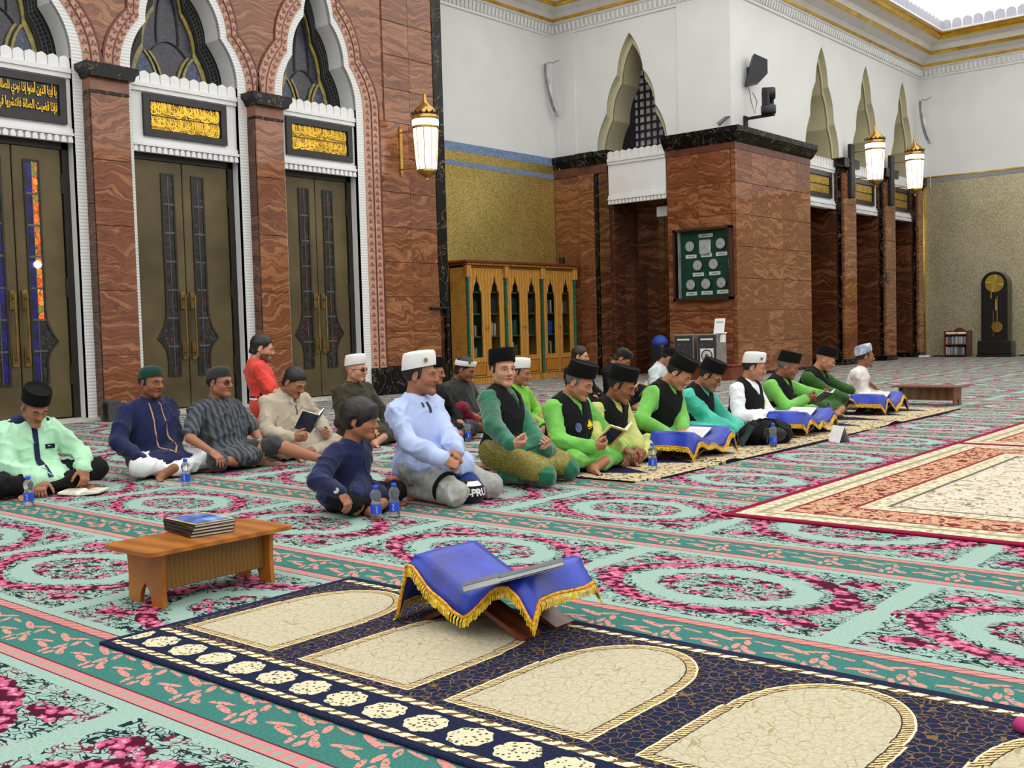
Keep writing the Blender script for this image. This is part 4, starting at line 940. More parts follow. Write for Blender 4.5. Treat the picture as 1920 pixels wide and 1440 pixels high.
for i, (cx_, cy_, kd, h1, h2) in enumerate(CL):
    p = CQ(*clk(cx_, cy_)); t = thing('wall_clock', CLAB[i]+' in the green display case', 'clock', (XB-.116, p[1], p[2]), 0, 'clocks in the display case'); r = .105
    if kd == 'r':
        MB().prism([(r*math.cos(a*PI/12), r*math.sin(a*PI/12)) for a in range(24)], fYZ, -.03, 0).obj('rim', CRIM, t); MB().prism([(r*.93*math.cos(a*PI/12), r*.93*math.sin(a*PI/12)) for a in range(24)], fYZ, -.033, -.029).obj('dial', CW, t)
    else:
        MB().bbox(-.035, 0, -.125, .125, -.15, .13, .02).obj('rim', pm('silver', (216, 220, 220), .3, .3), t); MB().box(-.038, -.034, -.085, .085, -.1, .09).obj('dial', CW, t)
    m = MB()
    for k in range(12): a = k*PI/6; m.box(-.036, -.034, .08*math.sin(a)-.004, .08*math.sin(a)+.004, .08*math.cos(a)-.008, .08*math.cos(a)+.008)
    hm = m.obj('hour_marks', HAND, t); hm['kind'] = 'stuff'
    for nm, a, L in (('hour_hand', h1, .052), ('minute_hand', h2, .078)):
        a = math.radians(a); dy, dz = -math.sin(a), math.cos(a); MB().add([(-.04, -dz*.004, dy*.004), (-.04, dz*.004, -dy*.004), (-.04, dy*L+dz*.002, dz*L-dy*.002), (-.04, dy*L-dz*.002, dz*L+dy*.002)], [(0, 1, 2, 3)]).obj(nm, HAND, t)
for i, (x_, y_, w_) in enumerate(((505, 640, 80), (750, 285, 120), (763, 615, 80), (1018, 592, 80), (628, 942, 82), (905, 920, 82), (512, 1268, 82), (775, 1250, 82), (1040, 1232, 82))):
    p = CQ(*clk(x_, y_)); hw_ = .0127*w_/9*.62+.05; t = MB().box(-.012, -.004, -hw_, hw_, -.035, .035).obj('name_plate', PAPERW if i != 1 else pm('silver', (216, 220, 220)), cab, loc=(0, p[1]-(y0+y1)/2, p[2]-z0))
    MB().box(-.0135, -.0125, -hw_*.55, hw_*.55, -.008, .008).obj('faint_lettering', pm('grey_letter', (130, 130, 128), .7), t)
MB().box(-.128, -.124, -hy, hy, 0, hz).obj('glass', GLASS, cab)
# ------------------------------------------------------------------ lantern sconces
def lamp(label, loc, armlen, sgn=1):
    t = thing('wall_lantern', label, 'lamp', loc, 0, 'lantern sconces')
    b = MB(); b.lathe([(.004, -.06), (.02, -.05), (.028, -.03), (.016, -.01), (.022, .0), (.06, .02), (.13, .07), (.165, .125)], n=18); b.obj('lower_bowl', BRASS, t, True)
    MB().lathe([(.160, .125), (.180, .35), (.205, .78)], n=10).obj('glass_shade', LAMPGLASS, t)
    m = MB()
    for k in range(10):
        a = 2*PI*k/10; m.tube([(r*1.012*math.cos(a), r*1.012*math.sin(a), z) for r, z in ((.160, .125), (.180, .35), (.205, .78))], .0075, 4)
    m.obj('rib', BRASS, t)
    MB().lathe([(.209, .78), (.216, .79), (.216, .815), (.209, .82)], n=24).obj('ring', BRASS, t, True)
    MB().lathe([(.208, .82), (.214, .92)], n=24, cap=False).obj('collar_glass', LAMPGLASS, t, True)
    m = MB()
    for k in range(12):
        a0 = 2*PI*k/12; w_ = .2; m.tube([(.216*math.cos(a0+w_*math.cos(q)), .216*math.sin(a0+w_*math.cos(q)), .87+.035*math.sin(q)) for q in [i*PI/4 for i in range(8)]], .003, 4, closed=True)
    m.obj('diamond_band', pm('pale_blue_line', (160, 190, 200), .4), t)
    MB().lathe([(.216, .92), (.222, .93), (.222, .985), (.214, .99)], n=24).obj('rim', BRASS, t, True)
    cr = MB()
    for k in range(14):
        a = 2*PI*k/14; da = PI/14*.85; pts = [(.219*math.cos(a-da), .219*math.sin(a-da), .985), (.219*math.cos(a+da), .219*math.sin(a+da), .985), (.228*math.cos(a), .228*math.sin(a), 1.06)]
        cr.add(pts+[(p[0]*.94, p[1]*.94, p[2]) for p in pts], [(0, 1, 2), (5, 4, 3), (0, 2, 5, 3), (1, 4, 5, 2)])
    cr.obj('crown_leaves', BRONZE_DK, t)
    MB().lathe([(.20, .99), (.19, 1.05), (.15, 1.11), (.09, 1.16), (.045, 1.21), (.03, 1.25), (.036, 1.27), (.022, 1.29), (.03, 1.31), (.014, 1.335), (.008, 1.36)], n=20).obj('dome', BRASS, t, True)
    MB().tube([(.028*math.cos(a), 0, 1.395+.034*math.sin(a)) for a in [math.radians(d) for d in range(70, 341, 30)]], [.002, .004, .006, .007, .008, .008, .007, .005, .003, .002], 5).obj('crescent', BRASS, t)
    br = MB(); y1 = armlen; br.box(-.03, .03, y1-.03, y1, .13, .86)
    br.tube([(0, y1-.03, .80), (0, y1*.5, .80), (0, .19, .80)], .014, 6); br.tube([(0, y1-.03, .2), (0, y1*.6, .2), (0, y1*.4, .18), (0, .15, .12)], .014, 6); br.tube([(0, y1-.02, .08), (0, y1-.02, .9)], .012, 6); br.obj('bracket', BRASS, t)
    return t
lamp('lit brass lantern on the marble wall left of the gold mosaic', (12.38, 12.17, 3.50), .60)
lamp('lit brass lantern on the arcade pier, nearer of the right pair', (23.52, 9.15, 3.99), .50)
lamp('lit brass lantern on the arcade pier nearest the far gold wall', (25.92, 9.12, 3.99), .53)
for k, x in enumerate((23.36, 25.76)):
    t = thing('column_speaker', ['tall black column speaker behind the nearer arcade lantern', 'tall black column speaker behind the farther arcade lantern'][k], 'speaker', (x, YA-.13, 3.75)); MB().bbox(-.1, .1, -.07, .03, 0, 1.2, .02).obj('case', PLBLACK, t); MB().box(-.03, .03, .03, .05, .3, .9).obj('bracket', BLACKM, t)
# ------------------------------------------------------------------ wall mounted speakers and cameras
def curved_speaker(label, loc, a0):
    t = thing('curved_wall_speaker', label, 'speaker', loc, a0); n = 10; m = MB(); vs = []
    pts = [(-.14*math.sin(PI*.62*(i/n)+.05)*1.2, -i*.107) for i in range(n+1)]
    pts = [(-.26+.26*(i/n)**2.2, -i*.107) for i in range(n+1)]
    m.prism([(x-.03, z) for x, z in pts]+[(x+.03, z) for x, z in pts[::-1]], lambda u, v, w_: (u, w_, v), -.055, .055); m.obj('case', pm('speaker_white', (196, 198, 198), .6), t)
    MB().prism([(x-.032, z-.02) for x, z in pts[:-1]]+[(x-.029, z-.02) for x, z in pts[:-1][::-1]], lambda u, v, w_: (u, w_, v), -.05, .05).obj('grille', pm('speaker_grey', (150, 152, 152), .7), t)
    MB().tube([(.06, .02, .1), (-.1, 0, .02), (-.25, 0, .02)], .008, 5).obj('arm', LEAD, t); MB().tube([(.02, .02, -.95), (.03, .03, -2.2)], .008, 5).obj('cable', WHITE2, t)
    return t
p = PX(1047, 118, XB-.2); curved_speaker('slim curved white speaker in the corner above the bookcase', (XB-.12, 13.80, p[2]), -.35+PI*.0)
p = PX(1735, 190, XE-.3); curved_speaker('slim curved white speaker in the corner above the far gold wall', (XE-.28, YA-.35, p[2]), -.6)
p = PY(1416, 128, YA-.2); t = thing('wall_speaker', 'black angular speaker high on the white wall', 'speaker', (p[0], YA-.16, p[2]), -.9)
MB().prism([(-.16, -.32), (.10, -.27), (.25, -.12), (.25, .14), (-.0, .26)], lambda u, v, w_: (u, w_, v), -.10, .14).obj('case', PLBLACK, t); MB().tube([(-.12, 0, -.3), (-.08, 0, -.42), (-.05, 0, -.62), (.02, 0, -.85), (.06, 0, -.62), (-.02, 0, -.45)], .008, 5).obj('cable', LEAD, t); MB().box(-.1, .1, .12, .16, -.06, .06).obj('wall_bracket', BLACKM, t)
p = PY(1396, 228, YA); q = PY(1430, 218, YA-.6)
t = thing('video_camera', 'black pan tilt camera on a wall arm above the clock pier', 'camera', (p[0], YA, p[2]), 0)
MB().bbox(-.06, .06, -.05, 0, -.16, .1, .01).obj('wall_plate', BLACKM, t); MB().bbox(-.035, .035, -.62, -.04, .02, .07, .008).obj('arm', BLACKM, t)
m = MB(); m.lathe([(.13, .07), (.14, .09), (.14, .22), (.10, .25)], (0, -.5, 0), 18); m.obj('base', PLBLACK, t, True)
m = MB(); m.bbox(-.14, -.07, -.58, -.42, .2, .52, .03); m.bbox(.07, .13, -.56, -.44, .22, .45, .02); m.obj('yoke', PLBLACK, t)
m = MB(); vs = []; m.lathe([(.09, -.12), (.115, -.1), (.115, .1), (.10, .13), (.075, .13), (.07, .10)], n=18); o = m.obj('head', PLBLACK, t, True, loc=(0, -.5, .45)); o.rotation_euler = (PI/2, 0, .5); MB().lathe([(.001, .105), (.068, .105), (.069, .11)], n=16, cap=False).obj('lens', pm('lens', (12, 12, 16), .08), t, True, loc=(0, -.5, .45)).rotation_euler = (PI/2, 0, .5)
p = PX(1361, 235, XB-.1); t = thing('security_camera', 'tiny grey bullet camera at the corner above the clock pier', 'camera', (XB-.1, p[1], p[2]+.10), 0)
m = MB(); m.tube([(-.02, -.03, .04), (-.1, .11, -.08)], [.035, .045], 10); m.obj('body', pm('cam_grey', (100, 100, 100), .5), t); MB().tube([(.07, -.04, .06), (-.02, -.03, .04)], .018, 6).obj('mount', LEAD, t)
# ------------------------------------------------------------------ bookcase
BX0, BX1, BY, BD, BH = 14.51, 17.86, 13.35, .42, 2.22
bc = thing('bookcase', 'tall oak bookcase with pointed-arch glass doors and green columns', 'bookcase', (BX0, BY, 0)); W_ = BX1-BX0
GREENP = m_marble('green_pillar', (10, 60, 44), (24, 94, 70), (44, 124, 96), 3)
m = MB(); m.box(0, .03, .02, BD, 0, BH); m.box(W_-.03, W_, .02, BD, 0, BH); m.box(0, W_, BD-.02, BD, 0, BH); m.box(0, W_, .02, BD, 0, .12); m.box(0, W_, .02, BD, BH-.03, BH); m.box(W_/3-.03, W_/3+.03, .02, BD, 0, BH); m.box(2*W_/3-.03, 2*W_/3+.03, .02, BD, 0, BH); m.obj('carcass', OAK, bc)
MB().box(.03, W_-.03, BD-.026, BD-.02, .5, BH-.03).obj('green_backing', pm('green_board', (20, 80, 54), .7), bc)
SHZ = [.50, .90, 1.33, 1.74]
for b in range(3):
    for z in SHZ: MB().box(b*W_/3+.03, (b+1)*W_/3-.03, .06, BD-.02, z-.025, z).obj('shelf', pm('shelf_green', (66, 84, 50), .5), bc)
m = MB(); m.bbox(-.05, W_+.05, -.06, BD, BH, BH+.05, .01); m.bbox(-.08, W_+.08, -.10, BD, BH+.05, BH+.10, .01)
m.obj('cornice', REDWOOD, bc); m = MB()
for i in range(70): x = .02+i*(W_-.04)/69; m.box(x-.012, x+.012, -.075, -.06, BH+.012, BH+.045)
o = m.obj('cornice_dentils', OAK, bc); o['kind'] = 'stuff'
for i in range(4):
    x = i*W_/3+(.03 if i == 0 else -.03 if i == 3 else 0)
    MB().lathe([(.035, .12), (.03, .16), (.03, 1.98), (.036, 2.0)], (x, -.02, 0), 12).obj('column', GREENP, bc, True)
    MB().bbox(x-.06, x+.06, -.07, .03, 2.0, BH, .008).obj('capital', OAK, bc); MB().bbox(x-.06, x+.06, -.07, .03, 0, .12, .006).obj('column_base', OAK, bc)
def ogee_open(cx, hw_, z0, zs, zt, n=6):
    h = [(hw_, z0), (hw_, zs), (hw_*1.0, zs+.03), (hw_*.92, zs+.07), (hw_*.62, zs+.11), (hw_*.66, zs+.16), (hw_*.5, zs+.21), (hw_*.2, zs+.26), (hw_*.16, zs+.32), (0, zt)]
    return [(cx+x, z) for x, z in h], [(cx-x, z) for x, z in h]
for d in range(6):
    b = d//2; x0 = b*W_/3+(.055 if d % 2 == 0 else W_/6+.003); x1 = x0+W_/6-.058; cx = (x0+x1)/2; hw_ = .125
    R, L = ogee_open(cx, hw_, .50, 1.66, 2.06); m = MB()
    m.prism(clean([(cx, .42), (x1, .42), (x1, BH-.04), (cx, BH-.04)]+R[::-1]+[(cx, .50)]), fXZ, 0, .025); m.prism(clean([(cx, .42), (x0, .42), (x0, BH-.04), (cx, BH-.04)]+L[::-1]+[(cx, .50)]), fXZ, 0, .025)
    m.box(x0, x1, 0, .025, .13, .42); dr = m.obj('door', OAK, bc)
    MB().bbox(x0+.06, x1-.06, -.008, .0, .17, .39, .004).obj('burl_panel', m_wood('burl', (150, 96, 30), (190, 130, 54), 9) if d == 0 else bpy.data.materials['burl'], dr)
    mm = MB(); mm.box(x0+.045, x1-.045, -.003, .0, .155, .405); mm.obj('panel_groove', REDWOOD, dr)
    xh = x1-.03 if d % 2 == 0 else x0+.03; MB().tube([(xh-.015, -.014, 1.0), (xh+.012, -.02, 1.03), (xh-.01, -.02, 1.06), (xh+.015, -.014, 1.09)], .007, 5).obj('handle', BRONZE_HI, dr)
    MB().prism(clean(R+L[::-1][1:]), fXZ, .012, .016, back=False).obj('glass', GLASS, dr)
# books behind the doors (each its own thing)
BC_COL = [(150, 146, 128), (120, 110, 84), (60, 84, 66), (170, 166, 150), (84, 60, 50), (40, 56, 66), (176, 170, 140), (66, 70, 44)]
BMATS = [pm('spine_%d' % i, c, .6, var=.15, vs=20) for i, c in enumerate(BC_COL)]; BMD = [pm('spine_dark_%d' % i, c, .6, var=.15) for i, c in enumerate(((26, 30, 26), (20, 44, 34), (34, 30, 40), (30, 26, 22)))]; BGREEN = pm('green_volume', (20, 74, 60), .5); BBLUE = pm('blue_box', (40, 70, 130), .4); BWHT = pm('white_box', (214, 216, 216), .5)
NTH = ['first', 'second', 'third', 'fourth', 'fifth', 'sixth', 'seventh', 'eighth', 'ninth', 'tenth', 'eleventh', 'twelfth', 'thirteenth', 'fourteenth', 'fifteenth', 'sixteenth', 'seventeenth', 'eighteenth', 'nineteenth', 'twentieth', 'next']
ordn = ['first', 'second', 'third', 'fourth', 'fifth', 'sixth']; shn = ['bottom', 'third', 'second', 'top']
rb = random.Random(4)
def shelf_books(d, s, n, mats, wlo, whi, hlo, hhi, word):
    b = d//2; x0 = BX0+b*W_/3+(.055 if d % 2 == 0 else W_/6+.003); cx = x0+(W_/6-.058)/2; x = cx-.15
    for k in range(n):
        w_ = rb.uniform(wlo, whi); h_ = rb.uniform(hlo, hhi)
        if x+w_ > cx+.16: break
        o = MB().bbox(0, w_-.002, 0, .17, 0, h_, .003).obj('book', rb.choice(mats), None, loc=(x, BY+.10+rb.uniform(0, .02), SHZ[s]))
        tag(o, '%s book, %s from left, %s shelf behind the %s bookcase door' % (word, NTH[k], shn[s], ordn[d]), 'book', 'books on the %s shelf, %s door' % (shn[s], ordn[d])); x += w_
shelf_books(0, 1, 9, BMATS, .022, .035, .16, .22, 'pale'); shelf_books(0, 0, 9, BMATS, .02, .03, .14, .2, 'small pale'); shelf_books(0, 2, 5, BMD, .04, .07, .2, .3, 'dark'); shelf_books(1, 1, 9, BMATS, .022, .036, .22, .27, 'tall pale'); shelf_books(1, 2, 6, BMD, .04, .06, .26, .33, 'dark')
shelf_books(2, 2, 6, BMD, .04, .06, .26, .33, 'dark'); shelf_books(2, 1, 7, [BGREEN], .036, .046, .26, .31, 'green'); shelf_books(2, 0, 7, BMATS[3:], .03, .045, .2, .28, 'brown'); shelf_books(3, 1, 6, [BMD[1]], .045, .055, .28, .34, 'dark green'); shelf_books(3, 2, 6, BMD, .04, .06, .26, .33, 'dark')
shelf_books(4, 2, 7, BMATS, .03, .045, .2, .27, 'mixed'); shelf_books(4, 1, 4, [BBLUE, BBLUE, BWHT], .06, .09, .26, .3, 'blue and white'); shelf_books(4, 0, 5, BMD+[BMATS[0]], .04, .06, .22, .28, 'dark'); shelf_books(5, 2, 7, BMATS+BMD, .03, .05, .2, .27, 'mixed'); shelf_books(5, 1, 6, BMD+[BWHT], .04, .06, .14, .24, 'mixed')
# ------------------------------------------------------------------ loudspeakers on a cabinet by the clock pier
cabn = thing('low_cabinet', 'low reddish wooden cabinet under the grey loudspeakers', 'cabinet', (17.2, 9.95, 0)); MB().bbox(-.25, .28, -.72, .72, .0, .24, .008).obj('body', REDWOOD, cabn); MB().bbox(-.28, .3, -.75, .75, .24, .27, .006).obj('top', REDWOOD, cabn)
GREYSP = pm('speaker_case', (128, 122, 114), .6); GREYFR = pm('speaker_front', (52, 54, 54), .5)
for k, (yy, full) in enumerate(((10.29, 0), (9.80, 1))):
    t = thing('loudspeaker', ['grey loudspeaker with plain dark front, left of the pair by the clock pier', 'grey loudspeaker with white cone plate, right of the pair by the clock pier'][k], 'speaker', (17.25, yy, .27), .12, 'loudspeakers by the clock pier')
    MB().bbox(-.19, .25, -.2, .2, 0, .56, .008).obj('case', GREYSP, t); MB().box(-.196, -.19, -.18, .18, .02, .54).obj('front_panel', GREYFR, t)
    MB().box(-.2, -.196, -.12, .12, .45, .48).obj('badge', WHITE2, t)
    for y_, r_ in ((.09, .03), (-.04, .03)): MB().prism([(y_+r_*math.cos(a*PI/8), .36+r_*math.sin(a*PI/8)) for a in range(16)], fYZ, -.205, -.196).obj('tweeter', LEAD, t)
    if full:
        MB().box(-.2, -.196, -.13, .13, .05, .30).obj('cone_plate', WHITE2, t)
        for r_, mt, d_ in ((.11, BLACKM, -.204), (.09, pm('cone_white', (200, 200, 196), .6), -.208), (.03, LEAD, -.212)): MB().prism([(r_*math.cos(a*PI/10), .17+r_*math.sin(a*PI/10)) for a in range(20)], fYZ, d_, -.199).obj('cone', mt, t)
        MB().box(-.05, .2, -.206, -.2, .40, .54).obj('paper_note', PAPERW, t)
p = PX(1350, 626, 17.25); t = thing('display_sign', 'white acrylic sheet sign leaning on top of the loudspeakers', 'sign', (17.2, p[1], .83), .1); s = MB().bbox(-.006, .006, -.1, .1, 0, .29, .003).obj('sheet', PAPERW, t); s.rotation_euler = (0, .28, 0); mk = MB().box(-.0085, -.0065, -.07, .07, .2, .23).obj('print_block', pm('pale_green_print', (176, 200, 186), .7), t); mk.rotation_euler = (0, .28, 0); MB().bbox(-.03, .06, -.14, .02, 0, .03, .01).obj('foot', PAPERW, t)
t = thing('upright_bag', 'blue and black bag standing beside the loudspeakers', 'bag', (17.25, 10.90, 0)); MB().bbox(-.15, .15, -.16, .14, 0, .66, .05).obj('body', PLBLACK, t); MB().lathe([(.17, .62), (.16, .72), (.10, .80), (.02, .83)], n=16, sx=.9).obj('top_flap', pm('royal_blue', (30, 60, 150), .6), t, True)
t = thing('storage_rack', 'low dark stacked rack in the marble recess', 'rack', (18.6, 11.55, 0))
for k in range(6): MB().bbox(-.2, .2, -.3, .3, .02+k*.13, .13+k*.13, .01).obj('rack_tier', PLBLACK, t)
# ------------------------------------------------------------------ far wall: longcase clock, shelf
t = thing('longcase_clock', 'tall black pendulum clock with brass dial against the gold wall', 'clock', (27.95, 7.86, 0)); DKW = pm('ebony', (20, 17, 18), .3, var=.2); yl, yr = -.30, .30
MB().bbox(-.2, .2, -.43, .43, 0, .06, .02).obj('foot', DKW, t); MB().bbox(-.18, .2, -.40, .40, .06, .40, .02).obj('base', DKW, t)
arc = lambda r, zc, n=14: [(r*math.cos(PI*i/n), zc+r*math.sin(PI*i/n)) for i in range(n+1)]
MB().prism([(.31, .40)]+arc(.31, 1.80)+[(-.31, .40)], fYZ, -.12, .2).obj('case', DKW, t)
m = MB(); a = [(.31, .42)]+arc(.31, 1.80)+[(-.31, .42)]; b_ = [(.265, .46)]+arc(.265, 1.80)+[(-.265, .46)]; strip(m, b_, a, fYZ, -.15, -.11); m.obj('door_frame', DKW, t)
MB().prism([(.22*math.cos(k*PI/14), 1.82+.22*math.sin(k*PI/14)) for k in range(28)], fYZ, -.135, -.12).obj('dial', pm('dial_brass', (190, 162, 66), .3, .8), t)
m = MB()
for a_ in (12, 102, 192, 282): 
    q = math.radians(a_); m.add([(-.138, 0, 1.82), (-.138, .21*math.cos(q-.07), 1.82+.21*math.sin(q-.07)), (-.138, .21*math.cos(q+.07), 1.82+.21*math.sin(q+.07))], [(0, 1, 2)])
m.obj('dial_rays', pm('pale_brass', (240, 224, 150), .2, .6), t)
MB().box(-.13, -.125, -.075, -.05, .8, 1.5).obj('pendulum_rod', BRASS, t); MB().prism([(-.06+.13*math.cos(k*PI/10), .74+.13*math.sin(k*PI/10)) for k in range(20)], fYZ, -.14, -.12).obj('pendulum_bob', BRASS, t)
for y_, z_, h_ in ((.08, 1.45, .17), (-.03, 1.15, .28)): MB().tube([(-.13, y_, z_), (-.13, y_, z_+h_)], .022, 8).obj('weight', BRASS, t)
MB().tube([(-.13, .03, .5), (-.13, .03, 1.15)], .006, 5).obj('chain', BRASS, t)
t = thing('small_bookshelf', 'little red-brown two-shelf bookcase against the gold wall', 'bookshelf', (27.95, 8.79, 0)); m = MB()
m.box(-.15, .2, -.29, -.26, 0, .66); m.box(-.15, .2, .26, .29, 0, .66); m.box(.18, .2, -.29, .29, 0, .66)
for z in (.06, .33, .58): m.box(-.15, .2, -.27, .27, z-.025, z)
m.obj('body', REDWOOD, t); MB().prism([(.13*math.cos(PI*i/8), .64+.1*math.sin(PI*i/8)) for i in range(9)], fYZ, .16, .2).obj('crest', REDWOOD, t)
GRB = [pm('grey_booklet_%d' % i, c, .7) for i, c in enumerate(((150, 154, 154), (112, 118, 120), (178, 182, 180), (92, 98, 102)))]
for s, z in (('upper', .33), ('lower', .06)):
    y = .22; kb = 0
    while y > -.24:
        w_ = rb.uniform(.022, .036); o = MB().box(0, .2, 0, w_-.003, 0, rb.uniform(.17, .2)).obj('booklet', rb.choice(GRB), None, loc=(27.83, 8.79+y, z)); tag(o, 'grey booklet, %s from left on the %s shelf of the little red-brown bookcase' % (NTH[min(kb, 20)], s), 'book', 'booklets on the %s shelf' % s); y -= w_; kb += 1
for y, mt, lab in ((.14, PAPER, 'cream papers lying on top of the little bookcase'), (-.14, PAPERW, 'white papers lying on top of the little bookcase')): tag(MB().bbox(-.1, .1, -.11, .11, 0, .05, .005).obj('paper_stack', mt, None, loc=(27.95, 8.79+y, .58)), lab, 'paper')
t = MB().tube([(27.9, 9.25+.12*math.cos(a), .02+.02*math.sin(a*3)) for a in [i*.7 for i in range(18)]], .012, 5).obj('cable', BLACKM); tag(t, 'coiled black cable on the floor by the gold wall', 'cable')

# small fittings
q_ = PY(1664, 521, YA-.1); t = thing('switch_plate', 'small dark green plate on the arcade pier', 'switch', (q_[0], YA-.10, q_[2])); MB().bbox(-.10, .10, -.012, .0, -.13, .13, .004).obj('plate', pm('plate_green', (30, 44, 36), .3), t)
for z_ in (-.06, .03): MB().box(-.05, .05, -.018, -.012, z_, z_+.05).obj('switch_key', pm('plate_key', (84, 100, 84), .4), t)
q_ = PX(1044, 478, XB-.15); t = thing('bookcase_speaker', 'little black speaker standing on the bookcase top in the corner', 'speaker', (17.80, 13.62, BH+.10)); MB().bbox(-.05, .05, -.05, .05, 0, .17, .01).obj('case', PLBLACK, t); MB().prism([(.035*math.cos(k*PI/6), .09+.035*math.sin(k*PI/6)) for k in range(12)], fXZ, -.053, -.049).obj('cone', BLACKM, t)
q_ = PZ(1735, 672); t = thing('floor_box', 'small white box on the floor at the foot of the gold bead', 'box', (27.6, 9.50, 0)); MB().bbox(-.06, .06, -.13, .13, 0, .05, .01).obj('case', WHITE2, t); MB().tube([(0, -.13, .02), (.1, -.3, .015), (.0, -.5, .012)], .008, 5).obj('lead', BLACKM, t)
# ------------------------------------------------------------------ figures: implicit surfaces -> one smooth mesh (all in metres)
def unit(v): v = np.asarray(v, float); return v/(np.linalg.norm(v)+1e-9)
def CAP(a, b, ra, rb, k=.02, op='u'): return ('c', np.asarray(a, float), np.asarray(b, float), ra, rb, k, op)
def ELL(c, r, R=None, k=.02, op='u'): return ('e', np.asarray(c, float), np.asarray(r, float), np.eye(3) if R is None else np.asarray(R, float), k, op)
def BOXP(c, r, R=None, rd=.01, k=.01, op='u'): return ('b', np.asarray(c, float), np.asarray(r, float), np.eye(3) if R is None else np.asarray(R, float), rd, k, op)
def HALF(p, n, k=.0): return ('h', np.asarray(p, float), unit(n), k, 's')
def sdf_grid(prims, h, lo=None, hi=None):
    if lo is None:
        L = []; H = []
        for q in prims:
            if q[-1] != 'u': continue
            if q[0] == 'c': r = max(q[3], q[4]); L.append(np.minimum(q[1], q[2])-r); H.append(np.maximum(q[1], q[2])+r)
            else: r = float(q[2].max()) if q[0] == 'e' else float(np.linalg.norm(q[2])); L.append(q[1]-r); H.append(q[1]+r)
        lo = np.min(L, 0)-3*h; hi = np.max(H, 0)+3*h
    n = np.ceil((hi-lo)/h).astype(int)+1
    ax = [lo[i]+h*np.arange(n[i]) for i in range(3)]; V = np.full(n, 1., np.float32)
    for q in prims:
        k = q[-2]
        if q[0] == 'h': sl = (slice(None),)*3
        else:
            if q[0] == 'c': r = max(q[3], q[4]); a = np.minimum(q[1], q[2])-r; b = np.maximum(q[1], q[2])+r
            else: r = float(q[2].max()) if q[0] == 'e' else float(np.linalg.norm(q[2]))+.02; a = q[1]-r; b = q[1]+r
            m = k+2.5*h; i0 = np.clip(np.floor((a-m-lo)/h).astype(int), 0, n); i1 = np.clip(np.ceil((b+m-lo)/h).astype(int)+1, 0, n)
            if (i1 <= i0).any(): continue
            sl = tuple(slice(i0[i], i1[i]) for i in range(3))
        X = ax[0][sl[0]][:, None, None]; Y = ax[1][sl[1]][None, :, None]; Z = ax[2][sl[2]][None, None, :]
        if q[0] == 'c':
            A, B, ra, rb = q[1:5]; d = B-A; dd = float(d@d)+1e-12; px, py, pz = X-A[0], Y-A[1], Z-A[2]
            t = np.clip((px*d[0]+py*d[1]+pz*d[2])/dd, 0, 1); D = np.sqrt((px-t*d[0])**2+(py-t*d[1])**2+(pz-t*d[2])**2)-(ra+t*(rb-ra))
        elif q[0] == 'h':
            D = -((X-q[1][0])*q[2][0]+(Y-q[1][1])*q[2][1]+(Z-q[1][2])*q[2][2]); V = np.maximum(V, D.astype(np.float32)); continue
        else:
            c, r, R = q[1:4]; px, py, pz = X-c[0], Y-c[1], Z-c[2]
            u = px*R[0, 0]+py*R[1, 0]+pz*R[2, 0]; v = px*R[0, 1]+py*R[1, 1]+pz*R[2, 1]; w_ = px*R[0, 2]+py*R[1, 2]+pz*R[2, 2]
            if q[0] == 'e':
                k0 = np.sqrt((u/r[0])**2+(v/r[1])**2+(w_/r[2])**2); k1 = np.sqrt((u/r[0]**2)**2+(v/r[1]**2)**2+(w_/r[2]**2)**2)+1e-9; D = k0*(k0-1)/k1
            else:
                rd = q[4]; a, b, c_ = np.abs(u)-r[0]+rd, np.abs(v)-r[1]+rd, np.abs(w_)-r[2]+rd
                D = np.sqrt(np.maximum(a, 0)**2+np.maximum(b, 0)**2+np.maximum(c_, 0)**2)+np.minimum(np.maximum(a, np.maximum(b, c_)), 0)-rd
        D = D.astype(np.float32); W_ = V[sl]
        if q[-1] == 's': D = -D; a, b = -W_, -D
        else: a, b = W_, D
        kk = max(k, 1e-5); hh = np.maximum(kk-np.abs(a-b), 0)/kk; mm = np.minimum(a, b)-hh*hh*kk*.25
        V[sl] = -mm if q[-1] == 's' else mm
    return V, lo
